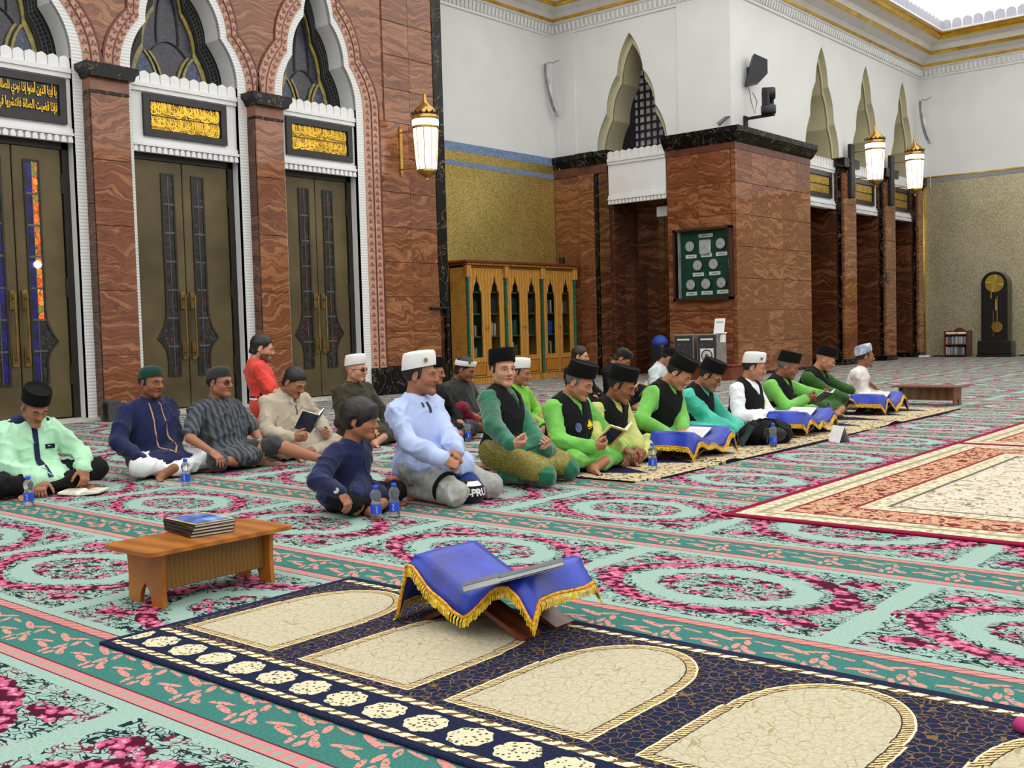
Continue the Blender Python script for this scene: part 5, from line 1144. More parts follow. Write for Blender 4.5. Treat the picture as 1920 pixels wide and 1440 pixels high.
def surfnet(V, lo, h):
    S = V < 0; c = [V[i:V.shape[0]-1+i, j:V.shape[1]-1+j, k:V.shape[2]-1+k] for i in (0, 1) for j in (0, 1) for k in (0, 1)]
    off = [(i, j, k) for i in (0, 1) for j in (0, 1) for k in (0, 1)]
    cnt = sum((x < 0).astype(np.int8) for x in c); act = (cnt > 0) & (cnt < 8); I = np.argwhere(act); n = len(I)
    cv = [x[act] for x in c]; P = np.zeros((n, 3)); N = np.zeros(n)
    for a in range(8):
        for b in range(a+1, 8):
            o = np.array(off[b])-np.array(off[a])
            if abs(o).sum() != 1: continue
            va, vb = cv[a], cv[b]; m = (va < 0) != (vb < 0); t = va/(va-vb+1e-12)
            P[m] += np.array(off[a])+t[m][:, None]*o; N[m] += 1
    P = lo+h*(I+P/N[:, None]); idx = np.full(act.shape, -1, np.int64); idx[act] = np.arange(n); F = []
    for ax in range(3):
        b, c_ = (ax+1) % 3, (ax+2) % 3; s0 = [slice(None)]*3; s1 = [slice(None)]*3; s0[ax] = slice(0, -1); s1[ax] = slice(1, None)
        cr = S[tuple(s0)] != S[tuple(s1)]; E_ = np.argwhere(cr); E_ = E_[(E_[:, b] > 0) & (E_[:, c_] > 0) & (E_[:, b] < V.shape[b]-1) & (E_[:, c_] < V.shape[c_]-1)]
        if len(E_) == 0: continue
        def at(db, dc): q = E_.copy(); q[:, b] += db; q[:, c_] += dc; return idx[q[:, 0], q[:, 1], q[:, 2]]
        Q = np.stack([at(-1, -1), at(0, -1), at(0, 0), at(-1, 0)], 1); ins = S[E_[:, 0], E_[:, 1], E_[:, 2]]
        Q[~ins] = Q[~ins][:, ::-1]; F.append(Q)
    return P, np.concatenate(F)
def vnorm(P, F):
    n = np.cross(P[F[:, 2]]-P[F[:, 0]], P[F[:, 3]]-P[F[:, 1]]); N = np.zeros_like(P)
    for i in range(4): np.add.at(N, F[:, i], n)
    return N/(np.linalg.norm(N, axis=1)[:, None]+1e-9)
def relax(P, F, it=1, lam=.5):
    for _ in range(it):
        A = np.zeros_like(P); C = np.zeros(len(P))
        for i in range(4):
            j = (i+1) % 4; np.add.at(A, F[:, i], P[F[:, j]]); np.add.at(C, F[:, i], 1); np.add.at(A, F[:, j], P[F[:, i]]); np.add.at(C, F[:, j], 1)
        P = P*(1-lam)+lam*A/np.maximum(C, 1)[:, None]
    return P
def iso(prims, h, it=1):
    V, lo = sdf_grid(prims, h); P, F = surfnet(V, lo, h); return relax(P, F, it, .5), F
def folds(P, N, amp, seed, fr=1.):
    """cloth folds: broad swells with narrow warped ridges on top"""
    r = np.random.RandomState(seed); lowf = np.zeros(len(P)); rid = np.zeros(len(P))
    for i in range(3):
        d = unit(r.normal(size=3)*np.array([1, 1, .6])); lowf += np.sin(P@d*r.uniform(14, 24)+r.uniform(0, 6))
    for i in range(5):
        d = unit(r.normal(size=3)*np.array([1, 1, .9])); d2 = r.normal(size=3); d3 = r.normal(size=3); ph = r.uniform(0, 6)
        q = np.abs(np.sin(P@d*r.uniform(17, 34)*fr+ph+1.3*np.sin(P@d2*11+ph*2)))
        rid += (1-q)**3*np.clip(.5+np.sin(P@d3*13+ph), 0, 1.3)
    return P+N*(amp*(.35*lowf+1.5*rid-.6))[:, None]
def np_mesh(name, P, F, mats, cols=None, smooth=True):
    me = bpy.data.meshes.new(name); me.from_pydata(P.tolist(), [], F.tolist())
    for m in (mats if isinstance(mats, (list, tuple)) else [mats]): me.materials.append(m)
    me.polygons.foreach_set('use_smooth', [smooth]*len(me.polygons))
    if cols is not None:
        a = me.color_attributes.new('Col', 'FLOAT_COLOR', 'POINT'); c = np.ones((len(P), 4), np.float32); c[:, :3] = cols; a.data.foreach_set('color', c.ravel())
    me.update(); return me
def m_skin():
    n = NT('skin', .5, 0, .4); a = n.t.nodes.new('ShaderNodeVertexColor'); a.layer_name = 'Col'
    n.t.links.new(a.outputs[0], n.b.inputs['Base Color']); n.b.inputs['Subsurface Weight'].default_value = .06; n.b.inputs['Subsurface Radius'].default_value = (.012, .005, .003); n.bump(n.noise(n.pos(), 260, 2), .08, .002); return n.m
SKIN = m_skin()
# ---- head (looking along +x, origin between the ears)
def head_mesh(jaw=1., fat=1.):
    p = [ELL((-.014, 0, .030), (.098, .077, .090)), ELL((.022, 0, -.028), (.068, .062*fat, .088), k=.03)]
    for s in (1, -1):
        p += [CAP((-.005, s*.050*fat, -.062*jaw), (.070, s*.012, -.104*jaw), .024, .019, .03), ELL((.052, s*.036*fat, -.034), (.028, .026, .026), k=.03),
              CAP((.080, s*.044, .014), (.089, s*.012, .012), .011, .012, .02)]
    p += [CAP((.088, 0, .010), (.112, 0, -.030), .0085, .0115, .016), ELL((.108, 0, -.034), (.013, .012, .010), k=.008)]
    for s in (1, -1): p += [ELL((.099, s*.0135, -.037), (.0095, .0085, .0085), k=.008)]
    for s in (1, -1): p += [ELL((.101, s*.031, -.001), (.017, .0185, .012), k=.014, op='s'), ELL((.0725, s*.031, -.002), (.0175, .0175, .0155), k=.004)]
    p += [CAP((.086, -.020, -.064), (.0945, 0, -.0600), .0060, .0074, .008), CAP((.0945, 0, -.0600), (.086, .020, -.064), .0074, .0060, .008), CAP((.084, -.016, -.073), (.0915, 0, -.0745), .0062, .0085, .008), CAP((.0915, 0, -.0745), (.084, .016, -.073), .0085, .0062, .008)]
    p += [ELL((.100, 0, -.0675), (.010, .019, .0022), k=.003, op='s'), ELL((.078, 0, -.103*jaw), (.019, .022, .018), k=.02)]
    for s in (1, -1):
        c, sn = math.cos(.35), math.sin(.35); R = np.array([[c, 0, sn], [0, 1, 0], [-sn, 0, c]])@np.array([[math.cos(s*.35), -math.sin(s*.35), 0], [math.sin(s*.35), math.cos(s*.35), 0], [0, 0, 1]])
        p += [ELL((-.014, s*.080, -.010), (.021, .0085, .034), R, .008), ELL((-.010, s*.089, -.006), (.012, .007, .020), R, .006, 's'), ELL((-.008, s*.077, -.038), (.009, .007, .010), k=.006)]
    p += [CAP((-.025, 0, -.045), (-.048, 0, -.175), .054, .058, .03)]
    P, F = iso(p, .0036, 1); f = np.ones((len(P), 3)); x, y, z = P.T; ay = np.abs(y)
    f *= (1+.05*np.sin(x*90)*np.sin(y*70+1)*np.sin(z*80))[:, None]
    lips = (x > .078) & (ay < .024-.3*np.abs(z+.067)) & (np.abs(z+.0675) < .0125) & (x > .084); f[lips] *= (.86, .60, .60)
    f[(x > .085) & (np.abs(z+.0675) < .0028) & (ay < .022)] *= .35
    brow = (x > .055) & (np.abs(z-(.0215-.12*np.abs(ay-.030)+.0)) < .0052) & (ay > .012) & (ay < .052); f[brow] *= .22
    cheek = (x > .05) & (np.abs(z+.03) < .02) & (ay > .02); f[cheek] *= (1.04, .97, .95)
    return P, F, f
HEADS = {}
def get_head(kind):
    if kind not in HEADS: HEADS[kind] = head_mesh(*{'std': (1., 1.), 'round': (.97, 1.10), 'long': (1.06, .96), 'boy': (.94, 1.04)}[kind])
    return HEADS[kind]
def eye_cols(P, f, mode):
    x, y, z = P.T; ay = np.abs(y); f = f.copy()
    if mode == 'down': f[(x > .06) & (np.abs(z+.0085+.25*(ay-.031)**2/.001*.004) < .0026) & (np.abs(ay-.031) < .015)] *= .18
    else:
        op = (x > .06) & ((np.abs(ay-.031)/.0140)**2+((z+.002)/.0050)**2 < 1); f[op] = (1.25, 1.35, 1.45)
        f[(x > .06) & ((ay-.031-.002)**2+(z+.0015)**2 < .0062**2)] = (.08, .07, .06)
        f[(x > .06) & (np.abs(z-.0045+((ay-.031)/.015)**2*.004) < .0018) & (np.abs(ay-.031) < .016)] = (.12, .11, .1)
    return f
def beard_cols(P, f, kind):
    x, y, z = P.T; ay = np.abs(y); f = f.copy()
    if 'm' in kind: f[(x > .08) & (z < -.046) & (z > -.0575) & (ay < .026-.3*(z+.05))] *= .30
    if 'g' in kind: f[(x > .05) & (z < -.088) & (ay < .022)] *= .42
    if 's' in kind: f[(x > .0) & (z < -.052) & (z > -.13)] *= .84
    if 'b' in kind: f[(x > -.005) & (z < -.048-.35*np.maximum(0, .06-x)*0) & (z > -.125) & ((ay > .03) | (z < -.085) | (z > -.0575))] *= .3
    return f
def hair_mesh(kind):
    if kind == 'short':      # full head of short hair
        p = [ELL((-.018, 0, .036), (.105, .085, .097)), CAP((-.05, 0, -.05), (-.03, 0, 0), .068, .07, .02)]
        for s in (1, -1): p += [ELL((.095, s*.03, -.012), (.058, .06, .072), k=.02, op='s'), ELL((.03, s*.10, -.045), (.05, .04, .045), k=.01, op='s')]
        p += [ELL((-.02, 0, -.13), (.15, .15, .06), k=.02, op='s'), ELL((-.012, .092, -.012), (.026, .022, .038), k=.004, op='s'), ELL((-.012, -.092, -.012), (.026, .022, .038), k=.004, op='s')]
    elif kind == 'mop':      # boy's thick bowl cut with fringe
        p = [ELL((-.014, 0, .042), (.120, .102, .100)), ELL((-.035, 0, -.005), (.095, .094, .085), k=.03)]
        for y in (-.05, -.03, -.012, .008, .028, .048): p += [CAP((.075, y*.9, .085), (.104-abs(y)*.35, y*1.15, .026), .020, .008, .012)]
        p += [ELL((.088, 0, -.045), (.062, .085, .063), k=.012, op='s'), ELL((-.02, 0, -.135), (.16, .16, .07), k=.02, op='s'), ELL((-.008, .105, -.016), (.030, .03, .036), k=.006, op='s'), ELL((-.008, -.105, -.016), (.030, .03, .036), k=.006, op='s')]
    else:                    # fringe of hair showing under a cap
        p = [ELL((-.020, 0, .024), (.101, .0835, .094)), ELL((.085, 0, -.02), (.062, .12, .11), k=.015, op='s'), ELL((-.02, 0, -.12), (.16, .15, .075), k=.02, op='s'), ELL((-.012, .092, -.012), (.024, .020, .036), k=.004, op='s'), ELL((-.012, -.092, -.012), (.024, .020, .036), k=.004, op='s')]
    P, F = iso(p, .006, 2); N = vnorm(P, F); r = np.random.RandomState(3)
    P = P+N*(.0012*np.sin(P[:, 1]*230+3*np.sin(P[:, 2]*40+P[:, 0]*25))+.0007*np.sin(P[:, 1]*410+2*np.sin(P[:, 0]*50)))[:, None]
    return P, F
HAIRS = {}
def get_hair(k):
    if k not in HAIRS: HAIRS[k] = hair_mesh(k)
    return HAIRS[k]
def cap_mesh(kind):
    rings = []; n = 32
    if kind == 'songkok':  rows = [(1.0, 0, 0), (1.01, .004, 0), (1.005, .05, 0), (.985, .098, 0), (.96, .104, 0), (.88, .103, 0), (.80, .096, 0), (.45, .092, 0), (.15, .094, 0)]; a, b, z0, tl = .108, .090, .040, .18
    elif kind == 'kopiah': rows = [(1.0, 0, 0), (1.01, .004, 0), (.995, .05, 0), (.955, .082, 0), (.91, .093, 0), (.83, .099, 0), (.5, .104, 0), (.15, .105, 0)]; a, b, z0, tl = .106, .088, .040, .20
    elif kind == 'band':   rows = [(1.0, 0, 0), (1.015, .003, 0), (1.02, .05, 0), (1.0, .053, 0), (.96, .05, 0), (.95, .03, 0)]; a, b, z0, tl = .110, .093, .034, .22
    else:                  rows = [(1.0, 0, 0), (1.005, .02, 0), (.97, .045, 0), (.88, .068, 0), (.72, .083, 0), (.45, .092, 0), (.15, .096, 0)]; a, b, z0, tl = .104, .086, .030, .22
    V = []; Fq = []
    for sc, z, _ in rows:
        for i in range(n):
            t = 2*PI*i/n; x = a*sc*math.cos(t); y = b*sc*math.sin(t)
            V.append((-.013+x, y, z0+z+tl*x*(1-z*3.0 if kind != 'songkok' else 1-z*4)))
    for k in range(len(rows)-1):
        for i in range(n): j = (i+1) % n; Fq.append((k*n+i, k*n+j, (k+1)*n+j, (k+1)*n+i))
    m = len(rows)-1
    if kind != 'band': V.append((-.013, 0, V[m*n][2]*.5+V[m*n+n//2][2]*.5+.002)); Fq += [(m*n+i, m*n+(i+1) % n, len(V)-1, len(V)-1) for i in range(n)]
    return np.array(V), [tuple(dict.fromkeys(f)) for f in Fq]
# ---- hand: right hand, palm down; x along the fingers, +y the thumb side, z out of the back
def hand_mesh(c1, c2, c3, spread=0., thumb=(.62, .62, -.28), tc=.5):
    p = [ELL((.046, .0, 0), (.052, .041, .0155)), CAP((.085, .026, .001), (.085, -.028, -.001), .0125, .0115, .01), ELL((.028, .026, -.006), (.030, .018, .014), k=.012), CAP((-.012, 0, 0), (.02, 0, 0), .026, .024, .02)]
    for i, (y, L) in enumerate(((.029, .070), (.010, .078), (-.010, .072), (-.028, .056))):
        q = np.array([.086-.003*abs(i-1.3), y, 0.]); a = 0.; yaw = spread*(1.3-i)*.12; ex = 1+.06*i
        for k, (f, cu) in enumerate(zip((.46, .30, .24), (c1, c2, c3))):
            a += math.radians(cu*ex); d = np.array([math.cos(a)*math.cos(yaw), math.sin(yaw)*math.cos(a), -math.sin(a)]); e = q+d*L*f
            p.append(CAP(q, e, (.0092, .0086, .0078)[k], (.0088, .0079, .0068)[k], .004)); q = e
    q = np.array([.020, .034, -.006]); d = unit(thumb)
    for k, (L, r) in enumerate(((.034, .0125), (.030, .0102), (.026, .0092))):
        e = q+d*L; p.append(CAP(q, e, r, r*.88, .008)); q = e; d = unit(d+np.array([.35, -.30, -.12])*tc)
    P, F = iso(p, .0034, 1); f = np.ones((len(P), 3)); f *= (1+.04*np.sin(P[:, 0]*130))[:, None]; return P, F, f
HK = {}
def get_hand(k):
    if k not in HK: HK[k] = hand_mesh(*{'rest': (18, 22, 14, .6), 'flat': (8, 8, 5, 1.2), 'grip': (48, 52, 30, .2, (.72, .45, -.45), .7), 'fist': (66, 74, 40, 0., (.70, .35, -.55), .9), 'drape': (34, 24, 12, .8)}[k])
    return HK[k]
def foot_mesh():
    p = [ELL((-.045, 0, .032), (.036, .031, .032)), CAP((-.03, 0, .034), (.10, .006, .020), .030, .021, .03), ELL((.10, .002, .020), (.045, .043, .018), k=.02), CAP((-.012, 0, .05), (-.02, 0, .15), .033, .036, .03)]
    for i, (y, x, r) in enumerate(((.030, .150, .0135), (.010, .152, .0095), (-.006, .146, .0088), (-.021, .138, .0082), (-.034, .127, .0078))): p.append(CAP((x-.035, y*.95, .016), (x, y, .013), r*.95, r, .006))
    P, F = iso(p, .0045, 1); return P, F, np.ones((len(P), 3))
FOOT = foot_mesh()
def frame(xdir, zdir):
    x = unit(xdir); z = np.asarray(zdir, float); z = unit(z-x*(z@x)); return np.stack([x, np.cross(z, x), z], 1)
def rotY(a): c, s = math.cos(a), math.sin(a); return np.array([[c, 0, s], [0, 1, 0], [-s, 0, c]])
def rotZ(a): c, s = math.cos(a), math.sin(a); return np.array([[c, -s, 0], [s, c, 0], [0, 0, 1]])
def rotX(a): c, s = math.cos(a), math.sin(a); return np.array([[1, 0, 0], [0, c, -s], [0, s, c]])
from mathutils.bvhtree import BVHTree
def fabric(name, col, var=.10, rough=.8, vs=7, sheen=.15, weave=420):
    if name in MATS: return MATS[name]
    n = NT(name, rough, 0, .25); p = n.pos(); c = col
    n.base(n.ramp(n.noise(p, vs, 3), [(.3, tuple(v*(1-var) for v in c)), (.7, tuple(min(255, v*(1+var)) for v in c))])); n.b.inputs['Sheen Weight'].default_value = sheen
    n.bump(n.noise(p, weave, 2), .15, .002); MATS[name] = n.m; return n.m
HAIRB = pm('black_hair', (20, 18, 18), .5, var=.2, vs=60, bump=.4, bs=200); HAIRG = pm('grey_hair', (92, 88, 86), .6, var=.2, vs=60, bump=.4, bs=200)
VELVET = fabric('black_velvet', (7, 7, 8), .2, .95, 7, 0.); CAPW = fabric('white_cap', (226, 226, 222), .03, .8); 
class Person: pass
def build_person(d):
    S = d.get('s', 1.); hs = d.get('hs', 1.0)
    # where the head is: along its line of sight, at the sitting height given
    hp = PZ(d['head'][0], d['head'][1], d['z']/1.185)*UNIT
    face = math.radians(d.get('face', -90)); fx = np.array([math.cos(face), math.sin(face), 0.]); lf = np.array([-fx[1], fx[0], 0.])
    hip = hp-fx*d.get('lean', .1)-lf*d.get('side', 0.); hip[2] = .0125 if 5.74*UNIT < hip[0] < 12.1*UNIT and hip[1] < 5.25*UNIT else 0.
    me = Person(); B = np.stack([fx, lf, np.array([0, 0, 1.])], 1)
    L = lambda P: B.T@(np.asarray(P, float)-hip); Wd = lambda q: hip+B@np.asarray(q, float)
    def lp(px_, py_, xf):           # image point on the plane this far in front of the hips
        r = ray(px_, py_); o = CAMP*UNIT; t = ((hip+fx*xf-o)@fx)/(r@fx); return L(o+r*t)
    t = thing('person', d['label'], 'person', hip/UNIT, face, d.get('group'))
    Hd = L(hp); pose = d.get('pose', 'cross'); Hr = rotZ(math.radians(d.get('hyaw', 0)))@rotY(math.radians(d.get('hpitch', 15)))@rotX(math.radians(d.get('hroll', 0)))
    b = d.get('belly', 1.); wd = d.get('wide', 1.)*S
    pz = {'cross': .10, 'kneel': .215, 'stretch': .10, 'tall': .40}[pose]*S; P0 = np.array([0, 0, pz])
    N = Hd+Hr@np.array([-.040, 0, -.160])*hs; tx = unit(N-P0); TL = np.linalg.norm(N-P0); tk = min(1.1, max(.72, TL/(.50*S))); l = unit(np.array([0, 1., 0])-tx*tx[1]); f = np.cross(l, tx); TR = np.stack([f, l, tx], 1)
    if d.get('twist'): a = math.radians(d['twist']); l = unit(rotZ(a)@l); f = np.cross(l, tx); TR = np.stack([f, l, tx], 1)
    sh = {s: N-tx*.062*S+l*s*.164*wd-f*.012 for s in (1, -1)}
    at = lambda u, fo=0, la=0: P0+(N-P0)*u+f*fo+l*la
    torso = [ELL(at(.70, .008), (.118*S*(.5+.5*b), .172*wd, .190*S*tk), TR, .05), ELL(at(.34, .022*b), (.126*b*S, .166*wd*(.4+.6*b), .20*S*tk), TR, .08), ELL(at(.04, 0), (.150*S, .186*wd, .14*S*tk), TR, .06), CAP(sh[1]-l*.02*S, sh[-1]+l*.02*S, .060*S, .060*S, .05), CAP(N+tx*.0, N-tx*.10, .062*S, .09*S, .04)]
    for s in (1, -1): torso.append(CAP(N-tx*.015, sh[s]-tx*.0, .05*S, .052*S, .04))
    # arms
    ua, fa = .285*S, .255*S; arms = {}; hand = d.get('hands', {})
    for s, nm in ((1, 'L'), (-1, 'R')):
        spec = hand.get(nm, {}); 
        if 'px' in spec: W_ = lp(spec['px'][0], spec['px'][1], spec['px'][2])
        else: W_ = np.array(spec.get('at', (.25*S, s*.13*S, pz+.10*S)))
        dv = W_-sh[s]; D_ = np.linalg.norm(dv)
        mx = (ua+fa)*.985
        if D_ > mx: W_ = sh[s]+dv/D_*mx; dv = W_-sh[s]; D_ = mx
        dirn = dv/D_; a = (ua*ua-fa*fa+D_*D_)/(2*D_); hgt = math.sqrt(max(ua*ua-a*a, 1e-6)); pole = np.array(spec.get('pole', (-.35, s*.8, -.45))); pole = unit(pole-dirn*(pole@dirn)); El = sh[s]+dirn*a+pole*hgt
        El[2] = max(El[2], .06); arms[s] = (El, W_, spec)
    # legs
    legs = d.get('legs', {}); K = {}; A = {}; Hj = {}
    for s in (1, -1):
        if pose in ('cross', 'stretch'):
            Hj[s] = np.array([.03, s*.10, .115])*S; K[s] = np.array([.30, s*.29, .105])*S; A[s] = (np.array([.40, -.12, .052]) if s > 0 else np.array([.27, .16, .05]))*S
            if pose == 'stretch' and s > 0: K[s] = np.array([.40, .22, .17])*S; A[s] = np.array([.74, .36, .07])*S
        elif pose == 'kneel': Hj[s] = np.array([.0, s*.10, .235])*S; K[s] = np.array([.41, s*.17, .085])*S; A[s] = np.array([-.0, s*.10, .055])*S
        else: Hj[s] = np.array([.0, s*.09, .46])*S; K[s] = np.array([.08, s*.12, .065])*S; A[s] = np.array([-.36, s*.12, .05])*S
        if s in legs: K[s] = np.array(legs[s][0], float); A[s] = np.array(legs[s][1], float)
    tr = d.get('leg_r', 1.)*S; bott = [ELL((.01, 0, pz-.01), (.125*S, .152*wd, .10*S), k=.05)]
    for s in (1, -1):
        bott += [CAP(Hj[s], K[s], .092*tr, .070*tr, .05), CAP(K[s], K[s]+(A[s]-K[s])*d.get('trouser', .86), .068*tr, .054*tr, .03)]
    if pose != 'tall': bott.append(HALF((0, 0, .006), (0, 0, 1)))
    h = d.get('h', .012); sd = abs(hash(d['label'])) % 1000 if False else sum(map(ord, d['label'])) % 1000
    ff = lambda k, P, F, amp, fr=1.: folds(P, vnorm(P, F), amp, sd+k, fr)
    def emit(nm, P, F, mat, par=t, cols=None): return link(nm, np_mesh(nm, P, F, mat, cols), par)
    # ---- one continuous body: head, neck, trunk core, arms, hands, legs and feet
    PP = []; FF = []; CC = []; off = 0; sk = np.array(s2l(d.get('skin', (176, 124, 94)))[:3])
    def put(P, F, c):
        nonlocal off
        PP.append(P); FF.append(F+off); CC.append(np.clip(c, 0, 1)); off += len(P)
    hP, hF, hf = get_head(d.get('htype', 'std')); hf = eye_cols(hP, hf, d.get('eyes', 'down')); hf = beard_cols(hP, hf, d.get('beard', '')); eyew = (hf[:, 0] > 1.2)
    cc = sk*hf; cc[eyew] = (.40, .36, .33); put(Hd+(hP*hs)@Hr.T, hF, cc)
    core = [CAP(N+unit(Hr@np.array([0, 0, 1.]))*.02, at(.75), .057*S, .07*S), CAP(at(.75), at(.1), .075*S, .08*S), CAP(sh[1], sh[-1], .035*S, .035*S)]
    bare = d.get('bare_arms', False); bare_l = d.get('bare_legs', ())
    for s in (1, -1):
        El, W_, _ = arms[s]; ar = 1. if bare else .72; core += [CAP(sh[s], El, .042*S*ar, .040*S*ar, .02), CAP(El, W_, .041*S*ar, .026*S, .02)]
        lr = 1. if s in bare_l else .72; core += [CAP(Hj[s], K[s], .07*S*lr, .052*S*lr, .03), CAP(K[s], K[s]+(A[s]-K[s])*.35, .052*S*lr, .056*S*lr, .02), CAP(K[s]+(A[s]-K[s])*.35, A[s], .056*S*lr, .034*S, .02)]
    P, F = iso(core, .013 if (bare or bare_l) else .018, 2); put(P, F, np.tile(sk*.98, (len(P), 1)))
    for s in (1, -1):
        El, W_, spec = arms[s]; HP, HF, hf = get_hand(spec.get('kind', 'rest')); q = HP.copy(); Fh = HF
        if s > 0: q[:, 1] *= -1; Fh = HF[:, ::-1]
        fd = unit(W_-El); R = frame(spec.get('dir', fd*.6+np.array([.35, -s*.15, -.30])), spec.get('up', (.2, s*.15, 1.)))
        put(W_+(q*S*.98)@R.T, Fh, sk*hf)
        if d.get('feet', True):
            fP, fF, _ = FOOT; q = fP.copy(); Ff = fF
            if s < 0: q[:, 1] *= -1; Ff = fF[:, ::-1]
            sdir = unit(A[s]-K[s])
            if pose in ('cross', 'stretch') and not (pose == 'stretch' and s > 0): R = frame(np.array([.85, -s*.45, -.10]), np.array([.15, s*.85, .5]))
            elif pose == 'stretch': R = frame(np.array([.30, .12, .92]), -sdir)
            else: R = frame(np.array([-1., s*.1, -.05]), np.array([.25, 0, -1.]))
            put(A[s]+((q-np.array([-.016, 0, .095]))*S)@R.T, Ff, np.tile(sk*.95, (len(fP), 1)))
    bp = np.concatenate(PP); bp[:, 2] = np.maximum(bp[:, 2], .004); emit('body', bp, np.concatenate(FF), SKIN, t, np.concatenate(CC))
    # ---- clothes
    shirt = list(torso); sl = d.get('sleeve', .93)
    for s in (1, -1):
        El, W_, _ = arms[s]; sr = d.get('sleeve_r', 1.)*S
        if sl > .3: shirt += [CAP(sh[s], El, .070*sr, .063*sr, .035), CAP(El, El+(W_-El)*sl, .064*sr, .050*sr, .02)]
        else: shirt += [CAP(sh[s], sh[s]+(El-sh[s])*.82, .064*sr, .062*sr, .03)]
    hem = d.get('hem', .16)
    if hem and pose != 'tall':
        shirt += [ELL((.12*S, 0, pz+.01*S), ((.10+hem)*S, .215*wd, .105*S), k=.06), HALF((0, 0, .012), (0, 0, 1))]
    elif pose == 'tall': shirt += [ELL(at(.02), (.15*S, .175*wd, .16*S), TR, k=.05)]
    shirt.append(ELL(N+tx*.06+f*.018, (.055*S, .052*S, .10*S), TR, .012, 's'))
    P, F = iso(shirt, h, 1); P = ff(1, P, F, d.get('fold', .0065)*S*(.5 if d.get('vest') else 1.)); P[:, 2] = np.maximum(P[:, 2], .006); so = emit('shirt', P, F, d['shirt']); bvh = BVHTree.FromPolygons(P.tolist(), F.tolist()); me.bvh = bvh
    P, F = iso(bott, h*1.1, 1); P = ff(2, P, F, .0065*S); P[:, 2] = np.maximum(P[:, 2], .005); emit('trousers', P, F, d['trousers'])
    # collar round the neck
    if d.get('collar', 'stand'):
        n_ = 20; nb = N-tx*.002+f*.006; V = []; ca = unit(Hr@np.array([.1, 0, 1.])*.4+tx*.6); cf = unit(f-ca*(f@ca)); cl_ = np.cross(ca, cf); ch = .045 if d.get('collar', 'stand') == 'stand' else .03
        for zz, rr in ((-.035, .072), (0, .0655), (ch, .0625), (ch+.002, .058), (0, .058)):
            for i in range(n_):
                a = 2*PI*i/n_; dip = -.022*max(0, math.cos(a))**3; V.append(nb+(cf*math.cos(a)*1.02-cl_*math.sin(a))*rr*S*1.04+ca*(zz+dip)*S)
        Fc = [(k*n_+i, k*n_+(i+1) % n_, (k+1)*n_+(i+1) % n_, (k+1)*n_+i) for k in range(4) for i in range(n_)]
        emit('collar', np.array(V), np.array(Fc), d.get('collar_mat', d['shirt']))
    tb = bvh
    if d.get('vest'):
        vt = []
        for q in torso: vt.append(('e', q[1], q[2]+.017, q[3], q[4], q[5]) if q[0] == 'e' else ('c', q[1], q[2], q[3]+.015, q[4]+.015, q[5], q[6]))
        vt.append(ELL((.04*S, 0, pz+.02*S), (.20*S, .215*wd, .12*S), k=.05))
        for s in (1, -1):
            El, W_, _ = arms[s]; o_ = sh[s]+l*s*.030*S; vt.append(CAP(o_+tx*.05, o_-tx*.07+f*.01, .072*S, .078*S, .012, 's')); vt.append(CAP(sh[s]+l*s*.05, El, .078*S, .076*S, .01, 's')); vt.append(CAP(El, W_, .074*S, .062*S, .01, 's'))
        vd = d.get('vneck', .20)*S; vw = d.get('vwide', .075)*S
        apex = N-tx*vd+f*.14; vt += [CAP(apex, N+f*.06+tx*.06, .012*S, vw, .01, 's'), CAP(N+f*.10+tx*.02, N+f*.02+tx*.10, vw*.95, .075*S, .01, 's'), CAP(at(.0, .16), apex, .006+d.get('vopen', 0.)*S, .010*S, .004, 's')]
        vt.append(HALF(P0+tx*(-.03*S), tx)); P, F = iso(vt, h*.9, 1); P = ff(3, P, F, .0022); P[:, 2] = np.maximum(P[:, 2], .012); emit('vest', P, F, d['vest']); tb = BVHTree.FromPolygons(P.tolist(), F.tolist())
    me.vbvh = tb
    def hit(la, up, bv=None, out=.004):
        o = N+tx*up*S+l*la*S+f*.6; r = (bv or tb).ray_cast(Vector(o), Vector(-f), 1.2)
        if r[0] is None: return N+tx*up*S+l*la*S+f*.12, f
        nn = np.array(r[1]); nn = nn if nn@f > 0 else -nn; return np.array(r[0])+nn*out, nn
    def ribbon(nm, pts, wdt, mat, bv=None, out=.004):
        V = []; Fq = []; Q = []
        for i in range(len(pts)-1):
            for k in range(4): u = k/4; Q.append((pts[i][0]*(1-u)+pts[i+1][0]*u, pts[i][1]*(1-u)+pts[i+1][1]*u))
        Q.append(pts[-1])
        for i, (a_, b_) in enumerate(Q):
            i0, i1 = max(i-1, 0), min(i+1, len(Q)-1); dx, dy = Q[i1][0]-Q[i0][0], Q[i1][1]-Q[i0][1]; m_ = math.hypot(dx, dy)+1e-9; nx, ny = -dy/m_*wdt/2, dx/m_*wdt/2
            for g in (-1, 1): V.append(hit(a_+g*nx, b_+g*ny, bv, out)[0])
        Fq = [(2*i, 2*i+1, 2*i+3, 2*i+2) for i in range(len(Q)-1)]; return emit(nm, np.array(V), np.array(Fq), mat)
    def patch(nm, la, up, shape_, mat, bv=None, out=.006):
        c, nn = hit(la, up, bv, out); ll = unit(l-nn*(l@nn)); uu = np.cross(nn, ll); V = [c+ll*x*S+uu*(y if uu@tx > 0 else -y)*S for x, y in shape_]; n_ = len(V); V += [v-nn*.006 for v in V]
        m = MB(); m.add([v/UNIT for v in V], [tuple(range(n_))]+[(i, (i+1) % n_, n_+(i+1) % n_, n_+i) for i in range(n_)]); return m.obj(nm, mat, t)
    me.hit, me.ribbon, me.patch = hit, ribbon, patch
    # ---- headwear, hair, glasses
    hk = d.get('hair', 'under')
    if hk:
        P, F = get_hair(hk); emit('hair', Hd+(P*hs)@Hr.T, F, d.get('hair_mat', HAIRB))
    cap = d.get('cap')
